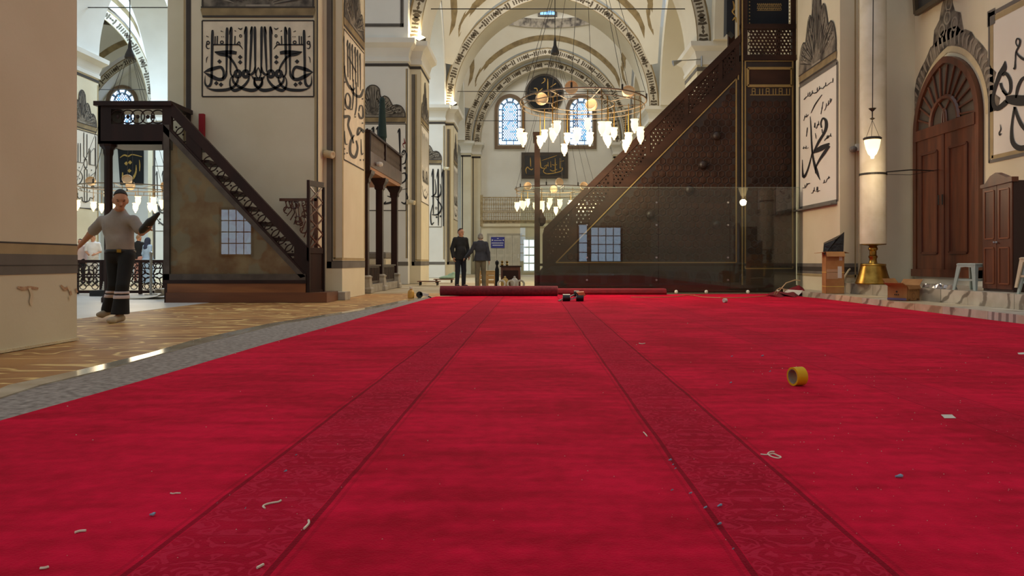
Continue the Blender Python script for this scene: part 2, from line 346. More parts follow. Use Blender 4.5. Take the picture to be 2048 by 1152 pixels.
def carpet_mat():
    m = bpy.data.materials.new('red_carpet'); m.use_nodes = True; nt = m.node_tree; b = nt.nodes['Principled BSDF']; N = nt.nodes.new; L = nt.links.new
    b.inputs['Roughness'].default_value = 0.95; b.inputs['Specular IOR Level'].default_value = 0.05
    b.inputs['Sheen Weight'].default_value = 0.16; b.inputs['Sheen Roughness'].default_value = 0.5; b.inputs['Sheen Tint'].default_value = lin((255, 120, 130))
    tc = N('ShaderNodeTexCoord'); sx = N('ShaderNodeSeparateXYZ'); L(tc.outputs['Object'], sx.inputs[0])
    def math_(op, a, bb=None, c=None):
        n = N('ShaderNodeMath'); n.operation = op
        for i, v in enumerate((a, bb, c)):
            if v is None: continue
            if isinstance(v, (int, float)): n.inputs[i].default_value = v
            else: L(v, n.inputs[i])
        return n.outputs[0]
    # wobble of the woven lines
    wob = N('ShaderNodeTexNoise'); wob.inputs['Scale'].default_value = 1.5; L(tc.outputs['Object'], wob.inputs['Vector'])
    xw = math_('ADD', sx.outputs[0], math_('MULTIPLY', math_('SUBTRACT', wob.outputs[0], 0.5), 0.02))
    u = math_('SUBTRACT', math_('MODULO', math_('ADD', xw, 0.816+1.523*20+0.7615), 1.523), 0.7615)   # 0 at the middle of each patterned strip
    au = math_('ABSOLUTE', u)
    line = math_('LESS_THAN', math_('ABSOLUTE', math_('SUBTRACT', au, 0.172)), 0.009)
    line2 = math_('MULTIPLY', math_('LESS_THAN', math_('ABSOLUTE', math_('SUBTRACT', au, 0.20)), 0.006), 0.35)
    strip = math_('LESS_THAN', au, 0.16)
    vis = math_('ADD', math_('MULTIPLY', math_('GREATER_THAN', sx.outputs[0], 1.3), -0.55), math_('GREATER_THAN', sx.outputs[0], -1.7))   # the two middle stripes are woven stronger
    strip = math_('MULTIPLY', strip, vis); line = math_('MULTIPLY', line, vis); line2 = math_('MULTIPLY', line2, vis)
    # damask: contour lines of a distorted cell pattern, mirrored about the strip's middle
    cmb = N('ShaderNodeCombineXYZ'); L(au, cmb.inputs[0]); L(math_('PINGPONG', sx.outputs[1], 0.45), cmb.inputs[1])
    vn = N('ShaderNodeTexNoise'); vn.inputs['Scale'].default_value = 9; vn.inputs['Detail'].default_value = 1.5; vn.inputs['Distortion'].default_value = 1.3; L(cmb.outputs[0], vn.inputs['Vector'])
    fr = math_('FRACT', math_('MULTIPLY', vn.outputs[0], 7.0))
    dam = math_('MULTIPLY', math_('LESS_THAN', math_('ABSOLUTE', math_('SUBTRACT', fr, 0.5)), 0.17), strip)
    # base: sheen of pile leaning this way and that, put into the colour
    n1 = N('ShaderNodeTexNoise'); n1.inputs['Scale'].default_value = 1.1; n1.inputs['Detail'].default_value = 5; L(tc.outputs['Object'], n1.inputs['Vector'])
    n2 = N('ShaderNodeTexNoise'); n2.inputs['Scale'].default_value = 16; n2.inputs['Detail'].default_value = 6; L(tc.outputs['Object'], n2.inputs['Vector'])
    mp = N('ShaderNodeMapping'); mp.inputs['Scale'].default_value = (1.2, 5, 1); L(tc.outputs['Object'], mp.inputs[0])
    n3 = N('ShaderNodeTexNoise'); n3.inputs['Scale'].default_value = 1.6; n3.inputs['Detail'].default_value = 6; L(mp.outputs[0], n3.inputs['Vector'])
    f = math_('ADD', math_('ADD', math_('MULTIPLY', n1.outputs[0], 0.45), math_('MULTIPLY', n2.outputs[0], 0.25)), math_('MULTIPLY', n3.outputs[0], 0.35))
    rp = N('ShaderNodeValToRGB'); e = rp.color_ramp.elements; e[0].position = 0.43; e[0].color = lin((168, 0, 36)); e[1].position = 0.62; e[1].color = lin((218, 10, 58)); L(f, rp.inputs[0])
    m1 = N('ShaderNodeMixRGB'); m1.inputs[2].default_value = lin((136, 0, 32)); L(math_('MULTIPLY', strip, 0.45), m1.inputs[0]); L(rp.outputs[0], m1.inputs[1])
    m2 = N('ShaderNodeMixRGB'); m2.inputs[2].default_value = lin((204, 40, 72)); L(math_('MULTIPLY', dam, 0.5), m2.inputs[0]); L(m1.outputs[0], m2.inputs[1])
    m3 = N('ShaderNodeMixRGB'); m3.inputs[2].default_value = lin((74, 0, 16)); L(math_('MULTIPLY', math_('MAXIMUM', line, line2), 0.62), m3.inputs[0]); L(m2.outputs[0], m3.inputs[1])
    L(m3.outputs[0], b.inputs['Base Color'])
    n4 = N('ShaderNodeTexNoise'); n4.inputs['Scale'].default_value = 140; n4.inputs['Detail'].default_value = 4; L(tc.outputs['Object'], n4.inputs['Vector'])
    bp = N('ShaderNodeBump'); bp.inputs['Strength'].default_value = 0.5; bp.inputs['Distance'].default_value = 0.012
    L(math_('ADD', n4.outputs[0], math_('MULTIPLY', dam, 0.3)), bp.inputs['Height']); L(bp.outputs[0], b.inputs['Normal'])
    MATS['red_carpet'] = m; return m
M_CAR = carpet_mat()
CL = [(872, 594), (790, 617), (700, 643), (520, 694), (352, 745), (200, 789), (0, 846)]
cp = [FL(*q) for q in CL]+[Vector((-2.6, 1.6, 0)), Vector((-2.6, -6, 0)), Vector((6.0, -6, 0)), Vector((6.0, 15.6, 0)), Vector((5.7, 17.9, 0)), FL(1330, 589.5), FL(1330, 588), FL(1115, 588)]
cpm = MB(); cpm.prism([(p[0], p[1], 0.012) for p in cp], (0, 0, -0.012))
carpet = cpm.build('red_carpet', M_CAR, None, org=(0, 0, 0)); tag(carpet, 'large red carpet with woven damask stripes covering the nave floor', 'carpet')
# ------------------------------------------------------------------ walls
struct(MB().box(8.2, 8.7, -16, 49.6, -0.3, 15).build('wall_right', M_PL), 'cream plastered side wall with the arched door')
struct(MB().box(-31, 8.7, 49.2, 49.7, -0.3, 19).build('wall_far', M_PLW), 'far end wall with arched windows')
struct(MB().box(-31.5, -31, -16, 49.6, -0.3, 19).build('wall_left', M_PLW), 'pale wall of the left aisle')
struct(MB().box(-31, 8.7, -16.5, -16, -0.3, 12).build('wall_back', M_PL), 'wall behind the viewer')
# ------------------------------------------------------------------ piers
def flare(mb, x0, x1, y0, y1, prof):
    vs = []; fs = []
    for z, o in prof: vs += [(x0-o, y0-o, z), (x1+o, y0-o, z), (x1+o, y1+o, z), (x0-o, y1+o, z)]
    for k in range(len(prof)-1):
        for i in range(4): fs.append((4*k+i, 4*k+(i+1) % 4, 4*k+4+(i+1) % 4, 4*k+4+i))
    n = len(vs); fs += [(3, 2, 1, 0), (n-4, n-3, n-2, n-1)]
    mb.add(vs, fs)
CAPP = [(7.72, 0.0), (7.74, 0.05), (7.86, 0.05), (7.88, 0.02), (7.95, 0.03), (8.2, 0.10), (8.34, 0.26), (8.5, 0.28)]
def pier(x0, x1, y0, y1, label, mm=None, rp=0.38, lp=0.5, top=17.0, cap=True, py=(0.4, 2.5), ztop=None):
    r = thing('pier', ((x0+x1)/2, (y0+y1)/2, 0), label, 'pillar', 'great plastered piers of the hall')
    mb = MB().box(x0, x1, y0, y1, 0, ztop or 7.8); mb.build('shaft', mm or M_PL, r)
    ya, yb = y0+py[0], y0+py[1]
    sides = []
    if rp: sides.append((x1-0.02, x1+rp))
    if lp: sides.append((x0-lp, x0+0.02))
    for a, b in sides: MB().box(a, b, ya, yb, 0, 7.8).build('pilaster', M_PL, r)
    if cap:
        c = MB(); flare(c, x0, x1, y0, y1, CAPP)
        for a, b in sides: flare(c, a, b, ya, yb, CAPP)
        c.build('capital', M_PLW, r)
        l = MB(); l.box(x0-0.012, x1+0.012, y0-0.012, y1+0.012, 7.58, 7.68)
        for a, b in sides: l.box(a-0.012, b+0.012, ya-0.012, yb+0.012, 7.58, 7.68)
        l.build('painted_line', M_DARK, r)
        MB().box(x0, x1, y0, y1, 8.5, top).build('upper_wall', M_PLW, r)
    return r
PB = (-7.1, -4.35)
near_pier = pier(-7.1, -4.5, 4.3, 7.4, 'cream pier nearest the viewer, with peeling plaster, at the left edge', rp=0, lp=0, cap=False, ztop=9)
p1 = pier(PB[0], PB[1], 15.2, 18.1, 'cream pier with wide black calligraphy panel behind the staircase pulpit')
p2 = pier(PB[0], PB[1], 26.1, 29.0, 'cream pier with large black lettering behind the wooden loggia', M_PLW)  # from here on a paler plaster copy: daylight on the shafts put into the colour
p3 = pier(PB[0], PB[1], 37.0, 39.9, 'farthest cream pier of the row, left of the two talking men', M_PLW)
q2 = pier(-18.8, -17.1, 26.1, 29.0, 'pale pier of the left aisle with symmetrical calligraphy, behind the walking man', M_PLW, rp=0.53, lp=0.4)
q3 = pier(-18.8, -17.1, 37.0, 39.9, 'pale far pier of the left aisle behind the staircase pulpit', M_PLW, rp=0.53, lp=0.4)
def band(par, m, *boxes):
    b = MB()
    for q in boxes: b.box(*q)
    return b.build('painted_band', m, par)
# painted dado bands and edge lines
x = -4.5
band(near_pier, M_DARK, (x-0.3, x+0.004, 4.29, 7.404, 0.93, 0.945), (x-0.3, x+0.006, 4.29, 7.406, 0.735, 0.745))
band(near_pier, M_TAN, (x-0.3, x+0.003, 4.29, 7.403, 0.84, 0.93))
band(near_pier, M_GREY, (x-0.3, x+0.005, 4.29, 7.405, 0.66, 0.84))
for s_ in ([(33, 574, 4), (45, 577, 7), (58, 575, 6), (75, 577, 4)], [(120, 570, 3), (128, 578, 6), (136, 576, 5), (141, 590, 4)], [(150, 577, 3), (153, 585, 4)]):
    INK(lambda a, b: PX(a, b, x), (1, 0, 0), 0.008).st(s_).build('exposed_plaster', mat('old_plaster', (170, 128, 96), 0.9, rgb2=(196, 164, 128), scale=30), near_pier)
for s_ in ([(57, 576, 5), (62, 590, 6), (60, 604, 6), (62, 611, 3)], [(134, 572, 4), (139, 582, 5)], [(137, 592, 3), (138, 600, 2)]):
    INK(lambda a, b: PX(a, b, x), (1, 0, 0), 0.009).st(s_).build('filler_patch', mat('filler', (226, 206, 172), 0.9), near_pier)
MB().box(x-0.2, x+0.015, 4.29, 7.415, 0, 0.025).build('plaster_skirt', mat('skirt_plaster', (222, 206, 170), 0.9, bump=0.5, bscale=40), near_pier)
for r, y0 in ((p1, 15.2), (p2, 26.1), (p3, 37.0), (q2, 26.1), (q3, 37.0)):
    xa, xb = (PB if r in (p1, p2, p3) else (-18.8, -17.1)); xp = (-3.97 if r in (p1, p2, p3) else -16.57); ya, yb = y0+0.4, y0+2.5
    # front of the pilaster: nested vertical lines; then the dado band
    band(r, M_GREY, (xb+0.06, xb+0.16, ya-0.006, ya, 0.64, 7.4), (xb+0.06, xp+0.006, ya-0.006, yb+0.006, 0.64, 0.78))
    band(r, M_DARK, (xb+0.16, xb+0.185, ya-0.007, ya, 0.78, 7.4), (xb+0.16, xp+0.007, ya-0.007, yb+0.007, 0.78, 0.795))
    band(r, M_TAN, (xb+0.195, xb+0.245, ya-0.006, ya, 0.84, 7.4), (xb+0.20, xp+0.006, ya-0.006, yb+0.006, 0.81, 0.86))
    band(r, M_TAN, (xp, xp+0.005, ya, ya+0.10, 0.86, 7.5), (xp, xp+0.005, yb-0.08, yb, 0.86, 7.5))
    # front of the body: edge lines
    band(r, M_DARK, (xb-0.03, xb-0.01, y0-0.006, y0, 0.9, 7.5), (xa+0.07, xa+0.17, y0-0.006, y0, 0.9, 7.5))
    band(r, M_TAN, (xb-0.08, xb-0.035, y0-0.005, y0, 0.9, 7.5), (xa+0.02, xa+0.06, y0-0.005, y0, 0.9, 7.5))
    band(r, M_GREY, (xa-0.02, xb+0.006, y0-0.007, y0, 0.64, 0.78))
    # framed field on the wall above the capital
    zz = 8.95
    band(r, M_GREY, (xa+0.15, xb-0.15, y0-0.012, y0, zz, zz+0.12), (xb-0.27, xb-0.15, y0-0.012, y0, zz, 15), (xa+0.15, xa+0.27, y0-0.012, y0, zz, 15))
    band(r, M_DARK, (xa+0.2, xb-0.2, y0-0.015, y0, zz+0.04, zz+0.07), (xb-0.23, xb-0.2, y0-0.015, y0, zz, 15))
# ------------------------------------------------------------------ right side pilasters
rpil = thing('pilaster', (7.4, 17.4, 0.1), 'cream wall pilaster with the slanted calligraphy panel beside the dark pulpit', 'pillar')
MB().box(6.59, 8.2, 16.1, 18.7, 0.0, 12).build('shaft', M_PL, rpil)
band(rpil, M_DARK, (6.585, 7.45, 16.092, 18.7, 0.56, 0.66)); band(rpil, M_GREY, (6.582, 7.45, 16.089, 18.7, 0.66, 0.74), (6.583, 7.45, 16.09, 18.7, 0.50, 0.56)); band(rpil, M_TAN, (6.58, 7.45, 16.088, 18.7, 0.44, 0.49))
band(rpil, M_TAN, (6.90, 6.93, 16.088, 16.1, 0.4, 12))
for k, y0 in enumerate((26.1, 37.0)):
    r = thing('pilaster', (7, y0+1.4, 0), ('cream wall pilaster with a pale capital rising behind the dark pulpit stair', 'cream wall pilaster at the right foot of the farther floral arch')[k], 'pillar')
    MB().box(5.8, 8.2, y0+0.4, y0+2.5, 0, 7.8).build('shaft', M_PL, r)
    c = MB(); flare(c, 5.8, 7.91, y0+0.4, y0+2.5, CAPP); c.build('capital', M_PLW, r)
    MB().box(5.788, 8.2, y0+0.388, y0+2.512, 7.52, 7.66).build('painted_line', M_GREY, r)
# ------------------------------------------------------------------ arches
def acurve(half, rise, n=28):
    R = (rise*rise+half*half)/(2*half); th = math.asin(min(1, rise/R)); pts = []
    for i in range(n+1):
        a = th*i/n; pts.append((-half+R-R*math.cos(a), R*math.sin(a)))
    return pts+[(-x_, z_) for x_, z_ in pts[-2::-1]]
ARCHN = [0]
def arch(c, half, rise, t, y0, y1, z0, axis='x', floral=True, mring=None, label=None):
    """arch ring; axis x: spans along X, thickness from y0 to y1. axis y: the same with X and Y swapped"""
    T = (lambda a, b, z: (a, b, z)) if axis == 'x' else (lambda a, b, z: (b, a, z))
    ci = acurve(half, rise); co = acurve(half+t, rise+t); n = len(ci); mb = MB(); vs = []; fs = []
    for (a, b) in zip(ci, co): vs += [T(c+a[0], y0, z0+a[1]), T(c+b[0], y0, z0+b[1]), T(c+b[0], y1, z0+b[1]), T(c+a[0], y1, z0+a[1])]
    for i in range(n-1):
        for j in range(4): fs.append((4*i+j, 4*i+(j+1) % 4, 4*i+4+(j+1) % 4, 4*i+4+j))
    fs += [(0, 1, 2, 3), (4*n-1, 4*n-2, 4*n-3, 4*n-4)]
    mb.add(vs, fs); ARCHN[0] += 1
    o = struct(mb.build('arch', mring or M_VLT, None, smooth=True, org=T(c, y0, z0)), label or 'painted arch')
    if floral:
        e = y0-0.006
        # outline ribbons
        for f0, f1, m in ((0.0, 0.07, M_BRN), (0.86, 1.0, M_BRN)):
            rb = MB(); vs = []
            for a, b in zip(ci, co):
                for f in (f0, f1): vs.append(T(c+a[0]+(b[0]-a[0])*f, e, z0+a[1]+(b[1]-a[1])*f))
            rb.add(vs, [(2*i, 2*i+1, 2*i+3, 2*i+2) for i in range(n-1)]); rb.build('painted_line', m, o)
        rb = MB(); vs = []
        for a, b in zip(ci, co):
            for f in (0.07, 0.86): vs.append(T(c+a[0]+(b[0]-a[0])*f, y0-0.004, z0+a[1]+(b[1]-a[1])*f))
        rb.add(vs, [(2*i, 2*i+1, 2*i+3, 2*i+2) for i in range(n-1)]); rb.build('painted_ground', mat('band_ground', (194, 184, 164), .85), o)
        # painted leaves along the ring
        fl = MB(); cm = acurve(half+t*0.47, rise+t*0.47, 60); acc = 0.0; k = 0
        for i in range(len(cm)-1):
            dx, dz = cm[i+1][0]-cm[i][0], cm[i+1][1]-cm[i][1]; l = math.hypot(dx, dz); acc += l
            while acc > 0.15:
                acc -= 0.15; k += 1; ux, uz = dx/l, dz/l; px_, pz_ = cm[i]
                kind = k % 10
                if kind in (0, 9): sh = [(-0.07, 0), (0, 0.05), (0.09, 0), (0, -0.05)]
                elif kind in (1, 2, 8): sh = [(-0.05, 0.11), (0.03, 0.14), (0.05, 0.0), (0.03, -0.14), (-0.05, -0.11), (-0.02, 0)]
                elif kind in (3, 4, 5): sh = [(-0.035, 0.10), (0.02, 0.10), (0.02, 0.02), (0.05, 0.0), (0.02, -0.02), (0.02, -0.10), (-0.035, -0.10)]
                else: sh = [(-0.07, 0.03), (0.0, 0.12), (0.08, 0.04), (0.08, -0.04), (0.0, -0.12), (-0.07, -0.03)]
                q = t/0.5*1.22
                fl.add([T(c+px_+ux*a*q-uz*b*q, e, z0+pz_+uz*a*q+ux*b*q) for a, b in sh], [tuple(range(len(sh)))])
        fl.build('floral_band', M_FLOR, o)
    return o
NC, NH = 0.915, 4.88
arch(NC, NH, 5.5, 0.5, 26.5, 28.6, 8.5, label='floral arch over the nave, nearer of the two')
arch(NC, NH, 5.5, 0.5, 37.4, 39.5, 8.5, label='floral arch over the nave, farther of the two')
arch(NC, NH, 5.5, 0.5, 48.0, 48.7, 8.5, label='outer floral arch on the far wall')
arch(NC, 4.3, 4.85, 0.5, 48.6, 49.25, 8.5, label='inner floral arch on the far wall')
for cx, h in ((-12.1, 4.45), (-24.1, 4.85)):
    for y0 in (26.5, 37.4): arch(cx, h, 5.5, 0.5, y0, y0+2.1, 8.5, mring=M_PLW, label='floral arch across the left aisle')
    arch(cx, h, 5.5, 0.5, 48.2, 49.25, 8.5, mring=M_PLW, label='floral arch on the far wall of the left aisle')
for (xa, xb) in ((-7.1, -4.34), (-18.8, -17.1)):
    for yc, h in ((33.0, 3.9), (43.75, 3.75)): arch(yc, h, 5.5, 0.5, xb, xa, 8.5, axis='y', floral=False, mring=M_PLW, label='plain arch between two piers')
for yc, h in ((22.1, 3.9), (33.0, 3.9), (43.75, 3.75)): arch(yc, h, 5.5, 0.5, 6.29, 8.25, 8.5, axis='y', floral=False, label='plain blind arch on the side wall')
# ------------------------------------------------------------------ vaults
def vault(name, cx, cy, ax, ay, z0=8.5, rs=6.0, q=0.8, m=None, windows=False):
    def S(u, v, dz=0.0): return Vector((cx+u*ax, cy+v*ay, z0+rs*math.sqrt(max(0, 2-u*u-v*v))+dz))
    mb = MB(); na, nr = 96, 8; vs = []; fs = []
    for i in range(na):
        t = 2*math.pi*(i+0.5)/na; c_, s_ = math.cos(t), math.sin(t); rm = 1/max(abs(c_), abs(s_))
        for j in range(nr+1):
            r_ = q+(rm-q)*j/nr; vs.append(S(r_*c_, r_*s_))
    for i in range(na):
        for j in range(nr):
            a = i*(nr+1)+j; b = ((i+1) % na)*(nr+1)+j; fs.append((a, a+1, b+1, b))
    zt = z0+rs*math.sqrt(2-q*q); base = len(vs); prof = [(1.0, 0), (1.02, 0.15), (1.0, 0.3), (1.0, 1.7)]+[(math.cos(a*math.pi/16), 1.7+3.4*math.sin(a*math.pi/16)) for a in range(1, 8)]
    for r_, h in prof:
        for i in range(na):
            t = 2*math.pi*(i+0.5)/na; vs.append(Vector((cx+ax*q*r_*math.cos(t), cy+ay*q*r_*math.sin(t), zt+h)))
    for k in range(len(prof)-1):
        for i in range(na): fs.append((base+k*na+i, base+k*na+(i+1) % na, base+(k+1)*na+(i+1) % na, base+(k+1)*na+i))
    fs.append(tuple(range(base+(len(prof)-1)*na, base+len(prof)*na)))
    mb.add(vs, fs); o = struct(mb.build(name, m or M_VLT, None, smooth=True, org=(cx, cy, z0)), 'domed vault on pendentives')
    # brown moulding painted on the pendentives, following each arch
    for side in range(4):
        vs = []; N = 30
        for i in range(N+1):
            a = -0.875+1.75*i/N; edge = 0.9+0.03*max(0, (abs(a)-0.80)/0.075)**2; wv = 0.027
            for b in (edge-wv, edge+wv):
                u, v = ((a, b), (a, -b), (b, a), (-b, a))[side]
                if u*u+v*v > 1.98: u, v = u*0.985, v*0.985
                vs.append(S(u, v, -0.03))
        MB().add(vs, [(2*i, 2*i+1, 2*i+3, 2*i+2) for i in range(N)]).build('painted_moulding', M_BRN, o)
    # ornamented ring at the foot of the drum
    vs = []
    for i in range(na):
        t = 2*math.pi*(i+0.5)/na
        for r_, h in ((0.985, -0.02), (0.985, 0.55)): vs.append(Vector((cx+ax*q*r_*math.cos(t), cy+ay*q*r_*math.sin(t), zt+h)))
    MB().add(vs, [(2*i, 2*((i+1) % na), 2*((i+1) % na)+1, 2*i+1) for i in range(na)]).build('drum_frieze', M_ORN, o)
    if windows:
        for t in range(8):
            a = math.pi/2+t*math.pi/4; c = Vector((cx+ax*q*0.985*math.cos(a), cy+ay*q*0.985*math.sin(a), zt+0.75)); d = Vector((-math.cos(a), -math.sin(a), 0)); s_ = Vector((-d.y, d.x, 0))
            wf = MB().obox(c+Vector((0, 0, 0.42)), s_*0.6, d*0.05, Vector((0, 0, 0.5))).build('drum_window', M_GREY, o)
            pn = MB()
            for i in range(4):
                for j in range(4):
                    pn.obox(c+s_*(-0.36+0.24*i)+d*0.06+Vector((0, 0, 0.42-0.3+0.2*j)), s_*0.10, d*0.01, Vector((0, 0, 0.08)))
            pn.build('pane', M_WIN if t else M_WIN2, wf)
    return o
vault('ceiling', NC, 33.0, 5.26, 4.4)
vault('ceiling', NC, 43.75, 5.26, 4.25, windows=True)
vault('ceiling', -12.1, 33.0, 4.97, 4.4, m=M_PLW)
vault('ceiling', -12.1, 43.75, 4.97, 4.25, m=M_PLW)
vault('ceiling', -24.1, 33.0, 5.28, 4.4, m=M_PLW)
vault('ceiling', -24.1, 43.75, 5.28, 4.25, m=M_PLW)
# far wall responds
for k, (xa, xb, xc, xd) in enumerate(((-4.6, -3.97, -3.97, -3.4), (5.8, 6.5, 5.2, 5.8))):
    r = thing('respond', ((xa+xb)/2, 48.6, 0), ('stepped cream half pillar against the far wall, left of the lattice gallery', 'stepped cream half pillar against the far wall behind the dark pulpit')[k], 'pillar')
    c = MB()
    for i, (a, b, y0) in enumerate(((xa, xb, 48.0), (xc, xd, 48.6))):
        MB().box(a, b, y0, 49.2, 0, 7.75).build('shaft', M_PL, r); flare(c, a, b, y0, 48.95, [(z_, o_*0.8) for z_, o_ in CAPP])
        band(r, M_DARK, (a+0.06, a+0.12, y0-0.012, y0, 0.8, 7.6), (a-0.01, b+0.01, y0-0.012, y0, 7.5, 7.62))
    c.build('capital', M_PLW, r)
for a in (-7.6, -16.6, -29.0):
    r = thing('respond', (a, 48.7, 0), {-7.6: 'half pillar on the far wall behind the middle piers', -16.6: 'half pillar on the far wall seen beside the staircase pulpit', -29.0: 'half pillar in the far left corner'}[a], 'pillar')
    MB().box(a-1.2, a+1.2, 48.2, 49.2, 0, 7.75).build('shaft', M_PLW, r); c = MB(); flare(c, a-1.2, a+1.2, 48.2, 48.9, CAPP); c.build('capital', M_PLW, r)
# ------------------------------------------------------------------ calligraphy panels and painted crowns
CROWN = [(-1, 0), (-1, .10), (-.97, .2), (-.88, .33), (-.74, .38), (-.62, .36), (-.56, .46), (-.48, .6), (-.36, .66), (-.26, .62), (-.22, .74), (-.2, .88), (-.1, .98), (0, 1.0)]
CROWN = CROWN+[(-a, b) for a, b in CROWN[-2::-1]]
def crown(par, fn, nrm, w, h, base=0.2):
    """painted urn and foliage over a moulded sill; fn(u, v) metric, u along the wall from the middle, v up from the sill"""
    k = INK(fn, nrm, 0.012); k.poly([(a*w, b*h+base) for a, b in CROWN]); o = k.build('painted_crown', M_ORN, par)
    k = INK(fn, nrm, 0.018)
    for s in (-1, 1):
        for (a, b, r) in ((.82, .2, .10), (.66, .2, .11), (.5, .3, .12), (.36, .45, .10)): k.ring(s*a*w, b*h+base, r*w*.55, r*w*.7, 0.035)
        k.st([(s*.16*w, base+.1*h, .05), (s*.24*w, base+.35*h, .05), (s*.12*w, base+.6*h, .04), (s*.16*w, base+.8*h, .02)])
    for a, b in CROWN[2:-2:1]: k.st([(a*w*.45, base+b*h*.3, .012), (a*w*.72, base+b*h*.66, .04), (a*w*.93, base+b*h*.93, .01)], k=3)
    k.st([(-.22*w, base+.02, .05), (.22*w, base+.02, .05)]); k.build('scrollwork', mat('ornament_light', (150, 140, 124), 0.85), par)['kind'] = 'stuff'
    k = INK(fn, nrm, 0.021)
    for (a, b), (c, d) in zip(CROWN[2:-2], CROWN[3:-1]): k.st([((a+c)/2*w*.3, base+(b+d)/2*h*.25, .01), ((a+c)/2*w*.7+.02, base+(b+d)/2*h*.7, .03), ((a+c)/2*w*.97, base+(b+d)/2*h*.97, .008)], k=3)
    k.st([(a*w, base+b*h) for a, b in CROWN], .035, 2); k.build('dark_veins', M_DARK, par)['kind'] = 'stuff'
    k = INK(fn, nrm, 0.014); k.poly([(-w*1.0, 0), (w*1.0, 0), (w*1.04, base*.75), (w*1.0, base), (-w*1.0, base), (-w*1.04, base*.75)]); k.build('painted_sill', M_BRN, par)
    k = INK(fn, nrm, 0.019); k.st([(-w*1.03, base*.95), (w*1.03, base*.95)], .03); k.st([(-w, base*.1), (w, base*.1)], .04); k.build('sill_line', M_DARK, par)['kind'] = 'stuff'
def panel(par, fn, nrm, u0, u1, v0, v1, m=M_PANEL, edge=M_DARK, ew=0.03):
    INK(fn, nrm, 0.004).poly([(u0, v0), (u1, v0), (u1, v1), (u0, v1)]).build('calligraphy_field', m, par)
    k = INK(fn, nrm, 0.008)
    for a, b in (((u0, v0), (u1, v0)), ((u1, v0), (u1, v1)), ((u1, v1), (u0, v1)), ((u0, v1), (u0, v0))): k.st([a, b], ew)
    k.build('field_border', edge, par)
def script_fill(k, u0, u1, v0, v1, seed, n=6):
    """thuluth-like script for panels seen at a glancing angle: tall stems above interlaced bowls, dots and vowel marks"""
    rnd = random.Random(seed); W = u1-u0; H = v1-v0; w = W/n*0.22
    for i in range(n):
        x_ = u0+W*(i+.5)/n; k.alif(x_, v1-H*(.04+.04*rnd.random()), v0+H*(.42+.1*rnd.random()), w, W/n*.1)
        k.st([(x_, v0+H*.45, w*.6), (x_+W/n*.4, v0+H*.30, w*1.2), (x_+W/n*1.1, v0+H*.27, w), (x_+W/n*1.2, v0+H*.4, w*.3)] if i < n-1 else [(x_, v0+H*.45, w*.6), (x_-W/n*.5, v0+H*.3, w)])
        k.dia(u0+W*rnd.uniform(.1, .9), v0+H*rnd.uniform(.06, .2), w*.8)
    k.st([(u0+W*.05, v0+H*.2, w*.3), (u0+W*.3, v0+H*.07, w*1.3), (u0+W*.7, v0+H*.06, w*1.2), (u0+W*.96, v0+H*.18, w*.2)])
    k.ring(u0+W*.25, v0+H*.36, W*.07, H*.05, w); k.ring(u0+W*.72, v0+H*.38, W*.07, H*.05, w)
